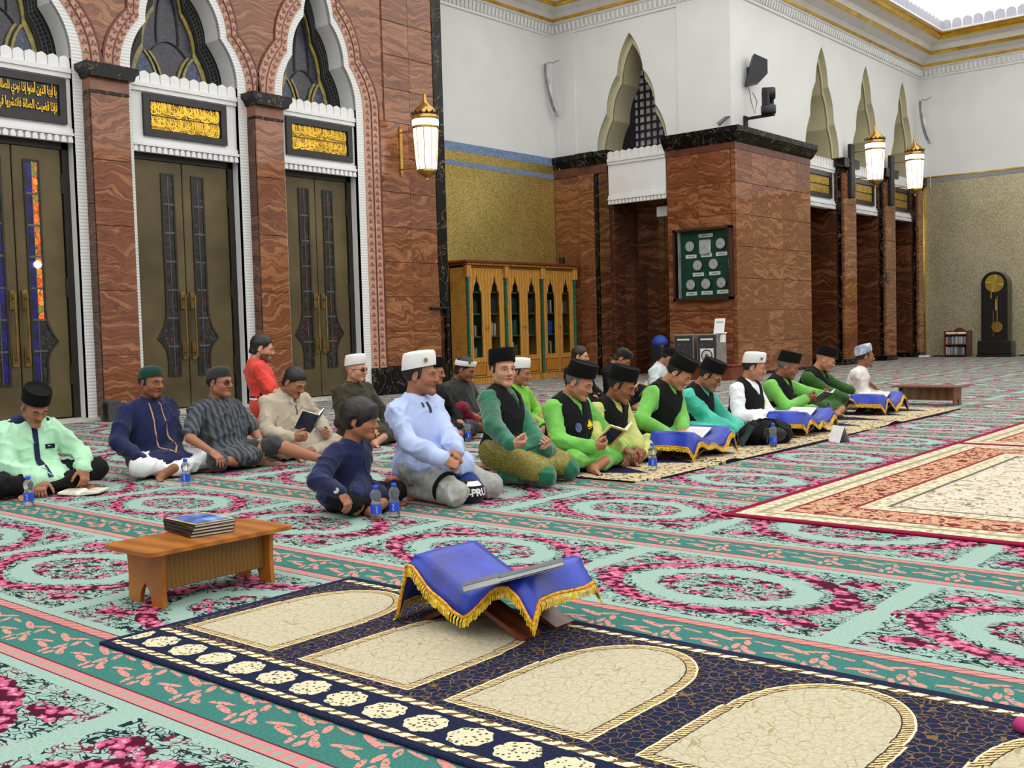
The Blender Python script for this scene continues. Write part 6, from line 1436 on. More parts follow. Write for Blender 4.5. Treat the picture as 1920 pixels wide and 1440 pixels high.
    if cap:
        P, F = cap_mesh(cap); tilt = rotY(math.radians(d.get('captilt', 0))); m = MB(); m.add([q/UNIT for q in Hd+((P@tilt.T)*hs*d.get('capscale', 1.02))@Hr.T], F); o = m.obj('cap', d.get('cap_mat', VELVET), t, True)
        try: o.data.set_sharp_from_angle(angle=math.radians(48))
        except Exception: pass
        if d.get('badge'):
            q = np.array([(.060, -.072, .085)])*1; q = (np.array([.055, -.081, .092])@tilt.T)*hs*1.03; c = Hd+Hr@q; nn = Hr@unit([.55, -.84, .0]); uu = Hr@np.array([0, 0, 1.]); rr = np.cross(uu, nn); n_ = 10
            V = [c+nn*.004+(rr*math.cos(2*PI*i/n_)*.014+uu*math.sin(2*PI*i/n_)*.016) for i in range(n_)]; m = MB(); m.add([v/UNIT for v in V], [tuple(range(n_))]); m.obj('cap_badge', d['badge'], t)
    if d.get('glasses'):
        m = MB()
        for s in (1, -1):
            pts = [(.101-.010*abs(math.cos(a))*0-.012*(1 if math.cos(a)*s > 0 else 0)*abs(math.cos(a)), s*.033+.022*math.cos(a), -.003+.0155*math.sin(a)) for a in [i*PI/7 for i in range(14)]]
            m.tube([(Hd+Hr@(np.array(p)*hs))/UNIT for p in pts], .0017/UNIT, 5, closed=True)
            m.tube([(Hd+Hr@(np.array(p)*hs))/UNIT for p in ((.090, s*.055, .002), (.05, s*.080, .004), (-.01, s*.086, .004))], .0017/UNIT, 5)
        m.tube([(Hd+Hr@(np.array(p)*hs))/UNIT for p in ((.103, .012, .0), (.106, 0, .003), (.103, -.012, .0))], .0016/UNIT, 5)
        m.obj('glasses', d['glasses'], t)
        if d.get('lens'):
            for s in (1, -1):
                pts = [(.1005-.012*(1 if math.cos(a)*s > 0 else 0)*abs(math.cos(a)), s*.033+.0215*math.cos(a), -.003+.015*math.sin(a)) for a in [i*PI/7 for i in range(14)]]; m = MB(); m.add([(Hd+Hr@(np.array(p)*hs))/UNIT for p in pts], [tuple(range(14))]); m.obj('lens', d['lens'], t)
    for s, w_ in (d.get('watch') or {}).items():
        El, W_, _ = arms[s]; ax = unit(W_-El); c = W_-ax*.012; u = unit(np.cross(ax, [0, 0, 1.])); v = np.cross(u, ax); m = MB(); rr = .0305*S
        m.tube([(c+(u*math.cos(a)+v*math.sin(a))*rr)/UNIT for a in [i*PI/8 for i in range(16)]], .006/UNIT, 5, closed=True); m.obj('watch_strap', w_, t)
        up_ = unit(np.array([-.45, -.5*s*0-.3, .9])); up_ = B.T@unit(CAMP*UNIT-Wd(c)); up_ = unit(up_-ax*(up_@ax)); q = unit(np.cross(up_, ax)); m = MB(); cc_ = c+up_*(rr+.003); V = [cc_+(ax*math.cos(a)+q*math.sin(a))*.018 for a in [i*PI/6 for i in range(12)]]
        m.add([x/UNIT for x in V]+[(x+up_*.007)/UNIT for x in V], [tuple(range(12, 24))]+[(i, (i+1) % 12, 12+(i+1) % 12, 12+i) for i in range(12)]); m.obj('watch_face', d.get('watch_face', pm('watch_silver', (190, 190, 186), .3, .4)), t)
    me.t, me.Hd, me.N, me.sh, me.arms, me.K, me.A, me.Hj, me.P0, me.tx, me.f, me.l, me.S, me.hip, me.B, me.Wd, me.L, me.lp, me.emit, me.h, me.wd, me.Hr, me.hs = t, Hd, N, sh, arms, K, A, Hj, P0, tx, f, l, S, hip, B, Wd, L, lp, emit, h, wd, Hr, hs
    kids = list(t.children); one = lambda nm: next((c for c in kids if c.name.split('.')[0] == nm), None); me.one = one
    return me
def cuff(p, s, mat, a=.86, b=.97, r=.047, nm='cuff'):
    El, W_, _ = p.arms[s]; m = MB(); m.tube([(El+(W_-El)*u)/UNIT for u in (a, (a+b)/2, b)], r*p.S/UNIT, 14); m.obj(nm, mat, p.t, True)
# ------------------------------------------------------------------ the people
LIME = fabric('lime_cloth', (110, 182, 80)); LIME2 = fabric('bright_lime_cloth', (114, 178, 48)); TEALC = fabric('turquoise_cloth', (70, 186, 160)); DGREEN = fabric('moss_green_cloth', (44, 88, 30)); GREENV = fabric('emerald_velvet', (10, 94, 66), .18, .7, 7, .4)
WHITEC = fabric('white_cloth', (228, 231, 234), .03); TANC = fabric('straw_cloth', (188, 194, 110)); BLUEC = fabric('pale_blue_cloth', (172, 188, 226), .05); NAVYC = fabric('navy_cloth', (18, 26, 66), .15); MINTC = fabric('mint_cloth', (176, 224, 188), .05)
BLACKC = fabric('black_cloth', (13, 13, 16), .2, .85, 7, 0.); VESTB = fabric('black_vest', (10, 10, 13), .2, .85, 7, 0.); OLIVEC = fabric('dark_olive_cloth', (48, 44, 28), .15); BEIGE = fabric('beige_cloth', (176, 164, 146), .06); REDC = fabric('red_tshirt', (208, 62, 48), .06); LGREY = fabric('light_grey_denim', (158, 160, 154), .10, .85, 26); PALEG = fabric('pale_grey_cloth', (190, 200, 202), .05); DARKC = fabric('charcoal_cloth', (38, 40, 40), .15); OFFW = fabric('off_white_cloth', (222, 214, 208), .04); CRIMS = fabric('crimson_cloth', (112, 14, 34), .12)
def m_stripes(name, c1, c2, fr, ax=1, rough=.8):
    n = NT(name, rough, 0, .2); v = n.xyz(); w_ = (v[ax]*fr+(n.noise(n.pos(), 6, 2)-.5)*1.2).sin()*.5+.5
    n.base(n.ramp(w_*.7+n.noise(n.pos(), 40, 2)*.3, [(.3, c1), (.7, c2)])); return n.m
GREYST = m_stripes('grey_striped_cloth', (54, 58, 62), (86, 92, 98), 150); BWST = m_stripes('black_white_stripes', (16, 16, 18), (226, 226, 226), 170, 2)
def m_songket():
    n = NT('gold_green_songket', .5, .15); p = n.pos(); f = n.noise(p, 60, 2)*.5+n.wave(p, 40, 2, 2, 2, 'DIAGONAL')*.5
    n.base(n.ramp(f, [(.3, (44, 50, 16)), (.5, (128, 120, 40)), (.75, (176, 164, 70))])); n.bump(f, .3, .004); return n.m
SONGKET = m_songket()
PATCAP = m_cover('patterned_cap', (60, 64, 84), (150, 166, 186), (226, 228, 232)); GREENCAP = fabric('dark_green_knit', (14, 52, 40), .15); GREYCAP = fabric('dark_grey_knit', (40, 42, 46), .15); BADGE = pm('cap_badge_brass', (150, 140, 90), .35, .6); BADGE2 = pm('cap_badge_silver', (120, 124, 116), .35, .5)
YELLOWE = pm('emblem_yellow', (246, 206, 30), .6, var=.05); BLUEE = m_cover('emblem_blue', (56, 62, 110), (120, 126, 170), (190, 194, 214)); TRIM = pm('tan_trim', (176, 130, 96), .7)
FRAMEB = pm('glasses_frame', (26, 24, 24), .3); SUNL = pm('brown_lens', (92, 44, 24), .1); MIC = pm('mic_black', (14, 14, 14), .5)
SK1, SK2, SK3, SK4 = (176, 122, 92), (158, 106, 78), (140, 90, 64), (190, 140, 112)
MOSQUE = [(-.030, -.026), (.030, -.026), (.028, -.008), (.020, -.004), (.020, .016), (.014, .006), (.006, .012), (0, .030), (-.004, .012), (-.010, .010), (-.010, .024), (-.015, .010), (-.020, -.004), (-.028, -.008)]
def emblem(p, la=.075, up=-.17, k=1.):
    p.patch('emblem', la, up, [(x*k, y*k) for x, y in MOSQUE], YELLOWE); p.patch('emblem_line', la, up-.036*k, [(-.032*k, -.003), (.032*k, -.003), (.032*k, .003), (-.032*k, .003)], YELLOWE)
PPL = {}
def person(key, **d): PPL[key] = build_person(d); return PPL[key]
# 1 mint shirt
p = person('mint', label='man in mint shirt with navy yoke reading an open book', head=(66, 762), z=.70, lean=.16, face=-95, hpitch=34, hyaw=2, shirt=MINTC, trousers=BLACKC, skin=SK2, htype='long', beard='m', cap='songkok', hair_mat=HAIRG, collar_mat=NAVYC, h=.011, fold=.008,
           hands={'R': dict(px=(78, 900, .36), kind='drape', dir=(.6, -.35, -.75)), 'L': dict(px=(157, 878, .36), kind='drape', dir=(.35, -.1, -.9), up=(.9, .2, .3))}, legs={1: ((.26, .38, .14), (.36, -.10, .05)), -1: ((.30, -.34, .10), (.27, .16, .05))})
p.ribbon('placket', [(0, -.03), (0, -.12), (.0, -.22), (0, -.34)], .038, NAVYC); p.patch('pocket_band', .085, -.17, [(-.045, -.016), (.045, -.016), (.045, .016), (-.045, .016)], NAVYC); p.patch('pen', .095, -.168, [(-.018, -.003), (.018, -.001), (.018, .003), (-.018, .001)], PAPERW, None, .009)
for s in (1, -1):
    cuff(p, s, NAVYC)
    q = [p.N+p.tx*(.004)+p.l*s*.06, p.sh[s]-p.l*s*.01+p.tx*.03, p.sh[s]+p.l*s*.045+p.tx*.005]; P_, F_ = iso([CAP(q[0]-p.f*.03, q[1]-p.f*.03, .05, .046, .02), CAP(q[0]+p.f*.012, q[1]+p.f*.01, .045, .042, .02)], .009, 1); p.emit('yoke', P_, F_, NAVYC)
# 2 navy tunic
p = person('navy', label='man in navy tunic with tan piping and dark green skullcap', head=(284, 716), z=.83, lean=.03, face=-90, hpitch=4, hyaw=10, shirt=NAVYC, trousers=WHITEC, skin=SK3, beard='sg', cap='skull', cap_mat=GREENCAP, eyes='open', h=.011, wide=1.12, belly=1.12, leg_r=1.05, collar_mat=NAVYC,
           hands={'R': dict(px=(262, 862, .30), kind='drape', dir=(.5, -.1, -.85), up=(.8, 0, .5)), 'L': dict(px=(325, 862, .30), kind='drape', dir=(.5, .1, -.85), up=(.8, 0, .5))}, watch={1: pm('watch_strap', (40, 34, 30), .5)})
p.ribbon('piping', [(-.045, -.01), (-.047, -.12), (-.050, -.25), (-.045, -.36), (0, -.40), (.045, -.36), (.050, -.25), (.047, -.12), (.045, -.01)], .010, TRIM)
for s in (1, -1): cuff(p, s, TRIM, .915, .935, .049, 'piping')
# 3 grey striped shirt, sunglasses, one leg out
p = person('grey', label='man in grey striped shirt and sunglasses with one bare leg stretched out', head=(412, 716), z=.80, lean=.0, face=-85, pose='stretch', hpitch=2, hyaw=15, shirt=GREYST, trousers=fabric('dark_shorts', (52, 54, 58)), skin=SK2, htype='round', cap='skull', cap_mat=GREYCAP, glasses=FRAMEB, lens=SUNL, h=.011, wide=1.12, belly=1.2, collar='', sleeve=.1, bare_arms=True, bare_legs=(1,), trouser=.06,
           hands={'R': dict(px=(398, 848, .30), kind='drape', dir=(.75, .1, -.45)), 'L': dict(px=(490, 832, .30), kind='rest', dir=(.35, .1, -.9), up=(.9, .2, .2))}, watch={1: pm('watch_strap', (40, 34, 30), .5)})
p.ribbon('neck_edge', [(-.07, .0), (-.03, -.06), (0, -.10), (.03, -.06), (.07, .0)], .02, fabric('grey_edge', (70, 76, 80)), None, .005)
# 4 red T-shirt, half kneeling with his back to us
p = person('red', label='man in red T-shirt with back turned, near the middle doors', head=(492, 652), z=1.085, lean=-.02, face=-25, pose='tall', hpitch=14, hyaw=-15, shirt=REDC, trousers=BLACKC, skin=SK4, hair='short', beard='b', sleeve=.1, bare_arms=True, bare_legs=(1, -1), trouser=.1, h=.013, collar='low', wide=.98,
           hands={'R': dict(at=(.22, -.16, .50)), 'L': dict(at=(.24, .20, .52))})
P_, F_ = iso([ELL((0, 0, .46), (.16, .182, .10)), HALF((0, 0, .39), (0, 0, 1)), HALF((0, 0, .50), (0, 0, -1))], .012, 1); p.emit('striped_hem', P_, F_, BWST)
# 5 beige with a book
p = person('beige', label='man in beige shirt reading from a dark blue book', head=(553, 716), z=.75, lean=.15, face=-88, hpitch=32, hyaw=8, shirt=BEIGE, trousers=BEIGE, skin=SK2, htype='round', hair='short', beard='m', h=.012, wide=1.14, belly=1.2, collar='low', leg_r=1.12,
           hands={'R': dict(px=(552, 822, .36), kind='grip', dir=(.8, .5, .1), up=(.1, -.8, -.3)), 'L': dict(px=(612, 815, .34), kind='grip', dir=(.8, -.5, .1), up=(.1, .8, -.3))})
p.ribbon('placket', [(0, -.02), (0, -.16)], .012, pm('shirt_slit', (70, 64, 58), .8)); 
for s in (1, -1): p.ribbon('collar_point', [(s*.012, -.015), (s*.045, -.055)], .035, BEIGE, None, .010)
# 6 dark olive, white cap, glasses
p = person('olive', label='man in dark olive shirt with white cap and glasses, behind the boy', head=(668, 692), z=.82, lean=.02, face=-85, hpitch=4, hyaw=13, shirt=OLIVEC, trousers=OLIVEC, skin=SK4, htype='round', beard='g', cap='kopiah', cap_mat=CAPW, glasses=FRAMEB, lens=pm('smoke_lens', (70, 50, 48), .1), hair='', h=.013, wide=1.16, belly=1.15, hands={'R': dict(at=(.28, -.14, .17)), 'L': dict(at=(.34, .16, .15))})
# 7 boy
p = person('boy', label='boy in navy shirt with thick black hair sitting cross-legged', head=(676, 786), z=.63, lean=.17, face=-76, s=.84, hs=.96, htype='boy', hpitch=8, hyaw=14, shirt=NAVYC, trousers=BLACKC, skin=SK2, hair='mop', eyes='open', h=.010,
           hands={'R': dict(px=(640, 925, .30), kind='drape', dir=(.5, .1, -.85)), 'L': dict(px=(668, 928, .26), kind='drape', dir=(.5, -.2, -.85))}, watch={-1: pm('white_strap', (220, 220, 220), .5)})
p.ribbon('placket', [(0, -.03), (0, -.25)], .02, fabric('navy_placket', (14, 20, 54)))
# 8 pale blue shirt, kneeling
p = person('blue', label='kneeling man in pale blue shirt and white cap speaking', head=(789, 702), z=.905, lean=.02, face=-86, pose='kneel', hpitch=2, hyaw=24, shirt=BLUEC, trousers=LGREY, skin=SK2, htype='long', beard='s', eyes='open', cap='kopiah', cap_mat=CAPW, badge=BADGE, h=.011, wide=1.04, leg_r=1.1, fold=.008, capscale=1.05,
           hands={'R': dict(px=(832, 862, .40), kind='fist', dir=(.7, .55, -.4), up=(.3, -.5, .8)), 'L': dict(px=(862, 858, .41), kind='fist', dir=(.6, -.6, -.4), up=(.3, .6, .8))})
p.ribbon('neck_opening', [(0, -.02), (0, -.09)], .022, pm('inner_shirt', (24, 24, 30), .8)); p.patch('microphone', -.045, -.035, [(-.006, -.016), (.006, -.016), (.006, .016), (-.006, .016)], MIC)
El, W_, _ = p.arms[-1]; kn = p.K[-1]; hj = p.Hj[-1]; ax = unit(kn-hj); c = hj+(kn-hj)*.80; u = unit(np.cross(ax, [0, 0, 1.])); v = np.cross(u, ax); m = MB()
m.tube([(c+(u*math.cos(a)+v*math.sin(a))*.090)/UNIT for a in [i*PI/10 for i in range(20)]], .013/UNIT, 6, closed=True); m.obj('knee_strap', BLACKC, p.t)
BLUEMAN = p
# 9 face behind him
p = person('behind', label='man in black half hidden behind the man in pale blue', head=(813, 696), z=.77, lean=.06, face=-85, hyaw=25, hpitch=10, shirt=BLACKC, trousers=DARKC, skin=SK2, beard='m', cap='songkok', capscale=.98, h=.014)
# 10 black shirt with white band
p = person('band', label='man in black shirt with white band cap and crimson trousers', head=(872, 692), z=.75, lean=.12, face=-85, hyaw=17, hpitch=20, shirt=DARKC, trousers=CRIMS, skin=SK3, htype='round', cap='band', cap_mat=CAPW, badge=BADGE2, hair='short', h=.014, wide=1.18, belly=1.25, hem=.08, hands={'R': dict(at=(.26, -.12, .20)), 'L': dict(at=(.26, .10, .20))}, legs={1: ((.20, .26, .30), (.36, .12, .06)), -1: ((.26, -.26, .26), (.38, -.12, .06))})
# 11 young man in emerald with vest, kneeling
p = person('young', label='kneeling young man in emerald shirt and black vest holding a phone', head=(943, 692), z=.90, lean=.0, face=-80, pose='kneel', hpitch=0, hyaw=-32, shirt=GREENV, trousers=GREENV, skin=SK4, eyes='open', cap='songkok', h=.011, vest=VESTB, vneck=.22, vwide=.066, vopen=.004, wide=.98, capscale=1.0,
           hands={'R': dict(px=(962, 843, .34), kind='grip', dir=(.75, .6, .05), up=(.25, -.5, -.8)), 'L': dict(px=(1018, 838, .34), kind='grip', dir=(.7, -.6, .1), up=(.25, .5, -.8))})
p.ribbon('placket', [(0, -.02), (0, -.12)], .016, fabric('emerald_placket', (8, 74, 52)), p.bvh)
sg = [ELL(p.P0+np.array([.02, 0, .0]), (.185, .215, .14), k=.05)]
for s in (1, -1): sg.append(CAP(p.Hj[s], p.Hj[s]+(p.K[s]-p.Hj[s])*.82, .118, .108, .05))
sg += [CAP((.05, 0, .25), (.33, 0, .13), .10, .07, .06), HALF((.0, 0, .05), (0, 0, 1))]; P_, F_ = iso(sg, .012, 1); P_ = folds(P_, vnorm(P_, F_), .003, 5); p.emit('songket_wrap', P_, F_, SONGKET); YOUNG = p
# 12 bright lime far
p = person('lime_far', label='man in bright lime shirt and white cap sitting before the bookcase', head=(975, 698), z=.72, lean=.10, face=-85, hyaw=15, hpitch=10, shirt=LIME2, trousers=BLACKC, skin=SK2, cap='kopiah', cap_mat=CAPW, h=.014)
# 13 lime with vest
p = person('lime1', label='man in lime shirt, black vest and songkok reading a dark book', head=(1087, 716), z=.75, lean=.14, face=-92, hpitch=24, hyaw=14, shirt=LIME, trousers=LIME, skin=SK1, cap='songkok', hair_mat=HAIRG, h=.011, vest=VESTB, vneck=.13, vwide=.052, wide=1.06, belly=1.12, capscale=1.05,
           hands={'R': dict(px=(1112, 838, .38), kind='grip', dir=(.6, .75, .0), up=(.3, -.5, -.6)), 'L': dict(px=(1168, 842, .36), kind='drape', dir=(.6, -.2, -.75), up=(.7, .3, .5))}, watch={-1: pm('steel_strap', (150, 150, 146), .3, .5), 1: pm('steel_strap', (150, 150, 146))})
emblem(p, .055, -.17); p.patch('round_badge', -.075, -.185, [(.030*math.cos(i*PI/8), .036*math.sin(i*PI/8)) for i in range(16)], BLUEE); p.ribbon('placket', [(0, -.10), (0, -.32)], .006, pm('vest_seam', (48, 48, 52), .8)); LIME1 = p
# 14 far man in black
p = person('far_black', label='bareheaded man in black sitting far back by the bookcase end', head=(1088, 667), z=.79, lean=.05, face=-80, hyaw=12, hpitch=8, shirt=BLACKC, trousers=BLACKC, skin=SK4, hair='short', h=.015, wide=1.1)
# 15 straw shirt
p = person('straw', label='man in straw-yellow shirt, black vest and songkok with moustache', head=(1166, 722), z=.69, lean=.20, face=-90, hyaw=14, hpitch=22, shirt=TANC, trousers=TANC, skin=SK3, htype='long', beard='m', cap='songkok', eyes='open', h=.012, vest=VESTB, vneck=.30, vwide=.052, vopen=.012, capscale=1.05,
           hands={'R': dict(px=(1168, 840, .42), kind='drape'), 'L': dict(px=(1196, 838, .40), kind='drape', dir=(.5, -.1, -.85), up=(.8, .2, .4))}, watch={1: pm('steel_strap', (150, 150, 146))}); STRAW = p
# 16, 17 far
p = person('far_bowed', label='man in black bowing his head, far back beside the marble recess', head=(1168, 672), z=.74, lean=.16, face=-80, hyaw=18, hpitch=40, shirt=BLACKC, trousers=BLACKC, skin=SK2, hair='short', cap='skull', cap_mat=fabric('black_knit', (24, 23, 23)), h=.015, hands={'R': dict(at=(.30, -.10, .30), kind='grip'), 'L': dict(at=(.30, .12, .30), kind='grip')}); FARB = p
p = person('far_pale', label='man in pale grey shirt bowing, far back by the loudspeakers', head=(1256, 671), z=.73, lean=.20, face=-75, hyaw=15, hpitch=38, shirt=PALEG, trousers=PALEG, skin=SK2, cap='skull', cap_mat=VELVET, h=.015, capscale=1.08)
# 18 lime bowed
p = person('lime2', label='man in lime shirt and black vest bowing, emblem on chest', head=(1274, 699), z=.755, lean=.22, face=-90, hyaw=14, hpitch=36, shirt=LIME, trousers=LIME, skin=SK1, cap='songkok', h=.012, vest=VESTB, vneck=.24, vwide=.052, vopen=.004, wide=1.06, belly=1.1, capscale=1.05, hands={'R': dict(px=(1252, 812, .32), kind='rest', dir=(.5, .8, -.1)), 'L': dict(px=(1282, 806, .34), kind='rest', dir=(.5, -.7, -.3))}, watch={1: pm('white_strap', (220, 220, 220), .5)}); emblem(p, .06, -.22, .9)
# 19 turquoise
p = person('teal', label='man in turquoise shirt, black vest and glasses bowing', head=(1332, 704), z=.686, lean=.20, face=-88, hyaw=12, hpitch=30, shirt=TEALC, trousers=TEALC, skin=SK2, cap='songkok', glasses=FRAMEB, h=.012, vest=VESTB, vneck=.30, vwide=.046, vopen=.014, hands={'R': dict(px=(1382, 812, .40), kind='rest', dir=(.6, .4, -.6)), 'L': dict(px=(1392, 812, .38), kind='rest', dir=(.6, -.4, -.6))}); TEALM = p
# 20 white with open vest
p = person('white', label='man in white shirt, open black vest and white cap', head=(1414, 688), z=.727, lean=.12, face=-86, hyaw=20, hpitch=12, shirt=WHITEC, trousers=WHITEC, skin=SK1, htype='round', beard='g', cap='kopiah', cap_mat=CAPW, badge=BADGE2, h=.012, vest=VESTB, vneck=.42, vwide=.085, vopen=.05, wide=1.12, belly=1.08, eyes='open', hands={'R': dict(at=(.26, -.14, .19)), 'L': dict(px=(1462, 792, .34), kind='rest', dir=(.7, -.2, -.5))}); emblem(p, .105, -.19); p.patch('microphone', .035, -.15, [(-.014, -.004), (.014, -.004), (.014, .004), (-.014, .004)], MIC)
# 21 lime reading
p = person('lime3', label='man in lime shirt and black vest reading from a black folder', head=(1478, 686), z=.696, lean=.16, face=-86, hyaw=18, hpitch=20, shirt=LIME, trousers=LIME, skin=SK3, beard='s', cap='songkok', hair_mat=HAIRG, h=.013, vest=VESTB, vneck=.20, vwide=.046, vopen=.004, hands={'R': dict(px=(1512, 748, .36), kind='grip', dir=(.7, .5, .1), up=(.2, -.6, -.6)), 'L': dict(px=(1558, 744, .36), kind='grip', dir=(.7, -.5, .1), up=(.2, .6, -.6))}); emblem(p, .09, -.20, .8); LIME3 = p
# 22 dark green
p = person('moss', label='man in dark green shirt and black vest leaning over his stand', head=(1548, 674), z=.72, lean=.22, face=-84, hyaw=20, hpitch=24, shirt=DGREEN, trousers=DGREEN, skin=SK1, htype='round', beard='g', cap='songkok', hair='', h=.013, vest=VESTB, vneck=.20, vwide=.05, vopen=.004, wide=1.16, belly=1.15, hands={'R': dict(px=(1600, 752, .46), kind='rest'), 'L': dict(px=(1622, 745, .44), kind='rest')}); emblem(p, .06, -.20, .8)
# 23 patterned cap
p = person('pattern', label='man in off-white shirt with patterned grey cap at the row end', head=(1622, 668), z=.70, lean=.17, face=-76, hyaw=26, hpitch=2, shirt=OFFW, trousers=WHITEC, skin=SK3, htype='long', cap='kopiah', cap_mat=PATCAP, captilt=-10, h=.013, sleeve=.1, bare_arms=True, eyes='open', hands={'R': dict(px=(1640, 745, .26)), 'L': dict(px=(1655, 742, .26))}); p.ribbon('pink_trim', [(-.02, -.02), (-.03, -.2), (-.02, -.42)], .014, pm('pink_trim', (222, 176, 166), .7)); p.ribbon('pink_trim', [(.02, -.02), (.03, -.2), (.02, -.42)], .014, pm('pink_trim', (222, 176, 166)))
# ------------------------------------------------------------------ things held by people or lying in front of them
def at_px(p, px_, py_, xf): return p.Wd(p.lp(px_, py_, xf))/UNIT
def face_rot(p): return math.atan2(p.B[1, 0], p.B[0, 0])
q = at_px(PPL['beige'], 590, 795, .38); open_book('open_book', 'dark blue book held open by the man in beige', q, (math.radians(0), math.radians(-52), face_rot(PPL['beige'])), .18, .115, COVER_NV, .012, 34, PAPER)
q = at_px(LIME1, 1160, 822, .46); open_book('open_book', 'dark blue gilt-edged book held open by the man in lime shirt', q, (0, math.radians(-40), face_rot(LIME1)), .18, .125, COVER_NV, .010, 26, PAPER, YEL)
q = at_px(FARB, 1205, 735, .40); open_book('open_book', 'blue book with gold edge held by the bowing man in black', q, (0, math.radians(-50), face_rot(FARB)), .2, .13, COVER_NV, .012, 30, PAPER, YEL)
q = at_px(LIME3, 1545, 748, .44); open_book('folder', 'black folder held open by the man in lime shirt', q, (0, math.radians(-35), face_rot(LIME3)), .2, .15, COVER_BK, .006, 14, PAPERW)
q = PZ(150, 930, .0); open_book('open_book', 'open cream book lying on the carpet before the man in mint', (q[0]+.06, q[1]+.06, .004), (0, 0, math.radians(40)), .19, .135, COVER_BK, .014, 5, PAPER)
t = thing('phone', 'black phone held by the kneeling young man', 'phone', at_px(YOUNG, 1004, 838, .44), face_rot(YOUNG)); t.rotation_euler = (0, math.radians(-22), face_rot(YOUNG)+.2); MB().bbox(-.055, .055, -.03, .03, -.004, .004, .003).obj('case', PLBLACK, t); MB().box(-.05, .05, -.027, .027, .004, .0047).obj('screen', pm('screen', (16, 18, 26), .08), t)
t = thing('tablet', 'black tablet resting against the turquoise man\'s knee', 'tablet', PZ(1388, 836, .012)+np.array([0, 0, .0]), 0); t.rotation_euler = (math.radians(0), math.radians(-58), math.radians(-50)); MB().bbox(0, .19, -.11, .11, 0, .010, .003).obj('case', PLBLACK, t); MB().box(.012, .178, -.098, .098, -.0008, 0).obj('screen', pm('screen', (16, 18, 26)), t)
# backpack
q = PZ(1440, 833, .012); t = thing('backpack', 'black backpack lying on the cream runner beside a water bottle', 'backpack', (q[0]+.09, q[1]+.06, .012), -.75)
P_, F_ = iso([ELL((0, 0, .10), (.20, .14, .11)), ELL((.10, 0, .08), (.13, .13, .085), k=.05), ELL((-.12, 0, .09), (.12, .12, .085), k=.05), HALF((0, 0, .0), (0, 0, 1))], .012, 1); P_ = folds(P_, vnorm(P_, F_), .008, 9); P_[:, 2] = np.maximum(P_[:, 2], 0); link('bag_body', np_mesh('bag_body', P_, F_, BLACKC), t)
P_, F_ = iso([ELL((.02, -.115, .085), (.12, .045, .07))], .010, 1); link('front_pocket', np_mesh('front_pocket', P_, F_, fabric('black_nylon', (30, 31, 34), .2, .5)), t)
m = MB(); m.tube([(-.10, -.09, .19), (-.05, -.12, .215), (.03, -.11, .20), (.06, -.12, .15)], .010, 6); m.obj('strap', BLACKC, t); m = MB(); m.tube([(-.04+.03*math.cos(a), -.145, .10+.035*math.sin(a)) for a in [i*PI/6 for i in range(12)]], .004, 5, closed=True); m.tube([(-.04, -.15, .07), (-.05, -.152, .02)], .006, 5); m.obj('clip', LEAD, t)
# baseball cap lying between the kneeling man's knees
p = BLUEMAN; q = p.Wd((.40, .0, .0))/UNIT; t = thing('baseball_cap', 'navy and blue baseball cap with white letters by the kneeling man\'s knees', 'cap', (q[0], q[1], .0), face_rot(p))
P_, F_ = iso([ELL((0, 0, .065), (.088, .098, .085)), HALF((0, 0, .0), (0, 0, 1))], .006, 1); P_[:, 2] = np.maximum(P_[:, 2], .001); link('crown', np_mesh('crown', P_, F_, fabric('cap_navy', (14, 16, 30), .15)), t)
P_, F_ = iso([ELL((0, 0, 0), (.085, .080, .010)), HALF((-.03, 0, 0), (1, 0, 0))], .005, 1); P_[:, 2] -= P_[:, 1]**2*3.; P_ = P_@(rotZ(math.radians(150))@rotY(math.radians(-42))).T+np.array([-.005, .0, .135]); link('visor', np_mesh('visor', P_, F_, fabric('cap_blue', (22, 54, 130), .1)), t)
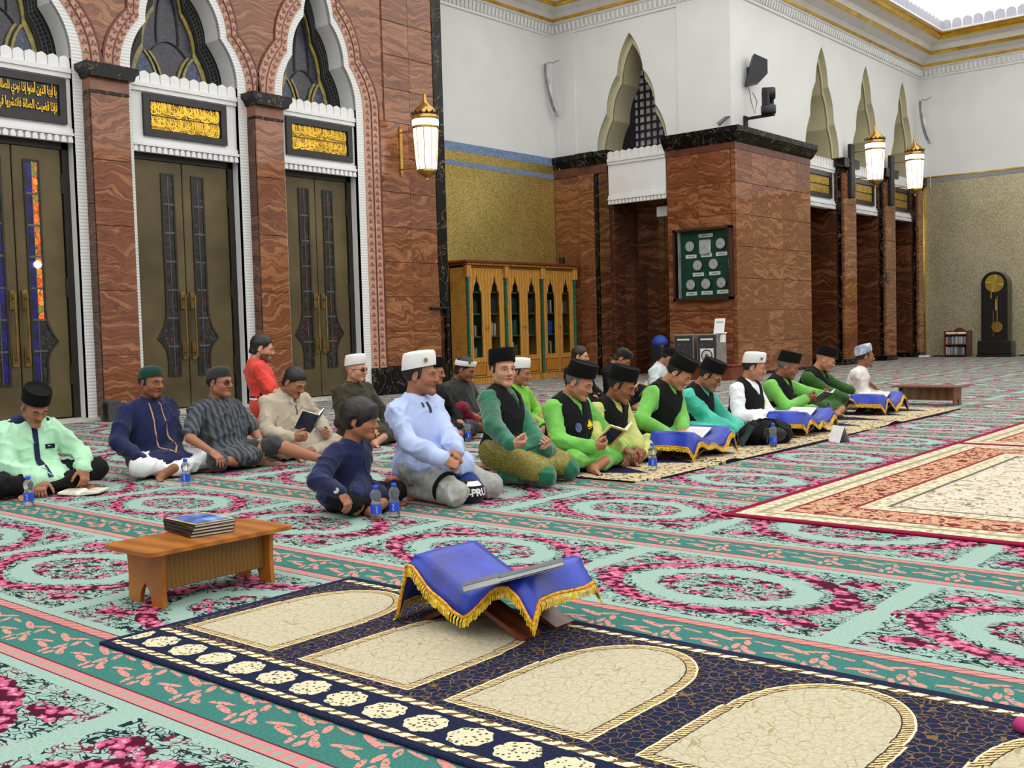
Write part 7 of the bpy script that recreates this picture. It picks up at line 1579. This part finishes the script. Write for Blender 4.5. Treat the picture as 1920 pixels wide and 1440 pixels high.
def onball(az, zz, o_=.004):
    z_ = (zz-.065)/.085; k = math.sqrt(max(0., 1-z_*z_)); return ((.088*k*math.cos(az)+o_*math.cos(az))/UNIT, (.098*k*math.sin(az)+o_*math.sin(az))/UNIT, zz/UNIT)
m = MB(); m.add([onball(a, z_) for z_ in (.112, .138) for a in [-1.2+.2*i for i in range(8)]], [(i, i+1, i+9, i+8) for i in range(7)]); m.obj('cream_panel', PAPERW, t)
cu = bpy.data.curves.new('letters', 'FONT'); cu.body = 'A-PRU'; cu.size = .062; cu.offset = .0022; cu.align_x = 'CENTER'; cu.resolution_u = 3; o = bpy.data.objects.new('letters', cu); COL.objects.link(o); bpy.context.view_layer.update(); me_ = o.to_mesh(); vv = [v.co.copy() for v in me_.vertices]; fc = [tuple(f.vertices) for f in me_.polygons]; o.to_mesh_clear(); bpy.data.objects.remove(o)
m = MB(); m.add([onball(-.55+v.x/.095, .052+v.y) for v in vv], fc); m.obj('lettering', WHITE2, t)
# rosary beads, odd small things
t = tag(MB().lathe([(.001, 0), (.02, .004), (.022, .02), (.012, .034), (.001, .036)], n=10).obj('flower', pm('magenta', (170, 40, 110), .7), None, True, loc=tuple(PZ(1916, 1372, .012))), 'magenta petal on the navy foreground runner at the right edge', 'petal')

# details that belong to a garment hang under it (part > sub-part)
for pp in PPL.values():
    kids = list(pp.t.children); nm = lambda o: o.name.split('.')[0]; get = lambda k: next((c for c in kids if nm(c) == k), None)
    shirt, vest, cap_, gl = get('shirt'), get('vest'), get('cap'), get('glasses'); straps = [c for c in kids if nm(c) == 'watch_strap']; faces = [c for c in kids if nm(c) == 'watch_face']
    for c in kids:
        k = nm(c)
        if k in ('collar', 'placket', 'piping', 'pocket_band', 'pen', 'neck_edge', 'neck_opening', 'collar_point', 'yoke', 'cuff', 'pink_trim', 'striped_hem'): c.parent = shirt
        elif k in ('emblem', 'emblem_line', 'round_badge', 'microphone'): c.parent = vest or shirt
        elif k == 'cap_badge': c.parent = cap_
        elif k == 'lens': c.parent = gl
    for a, b in zip(straps, faces): b.parent = a
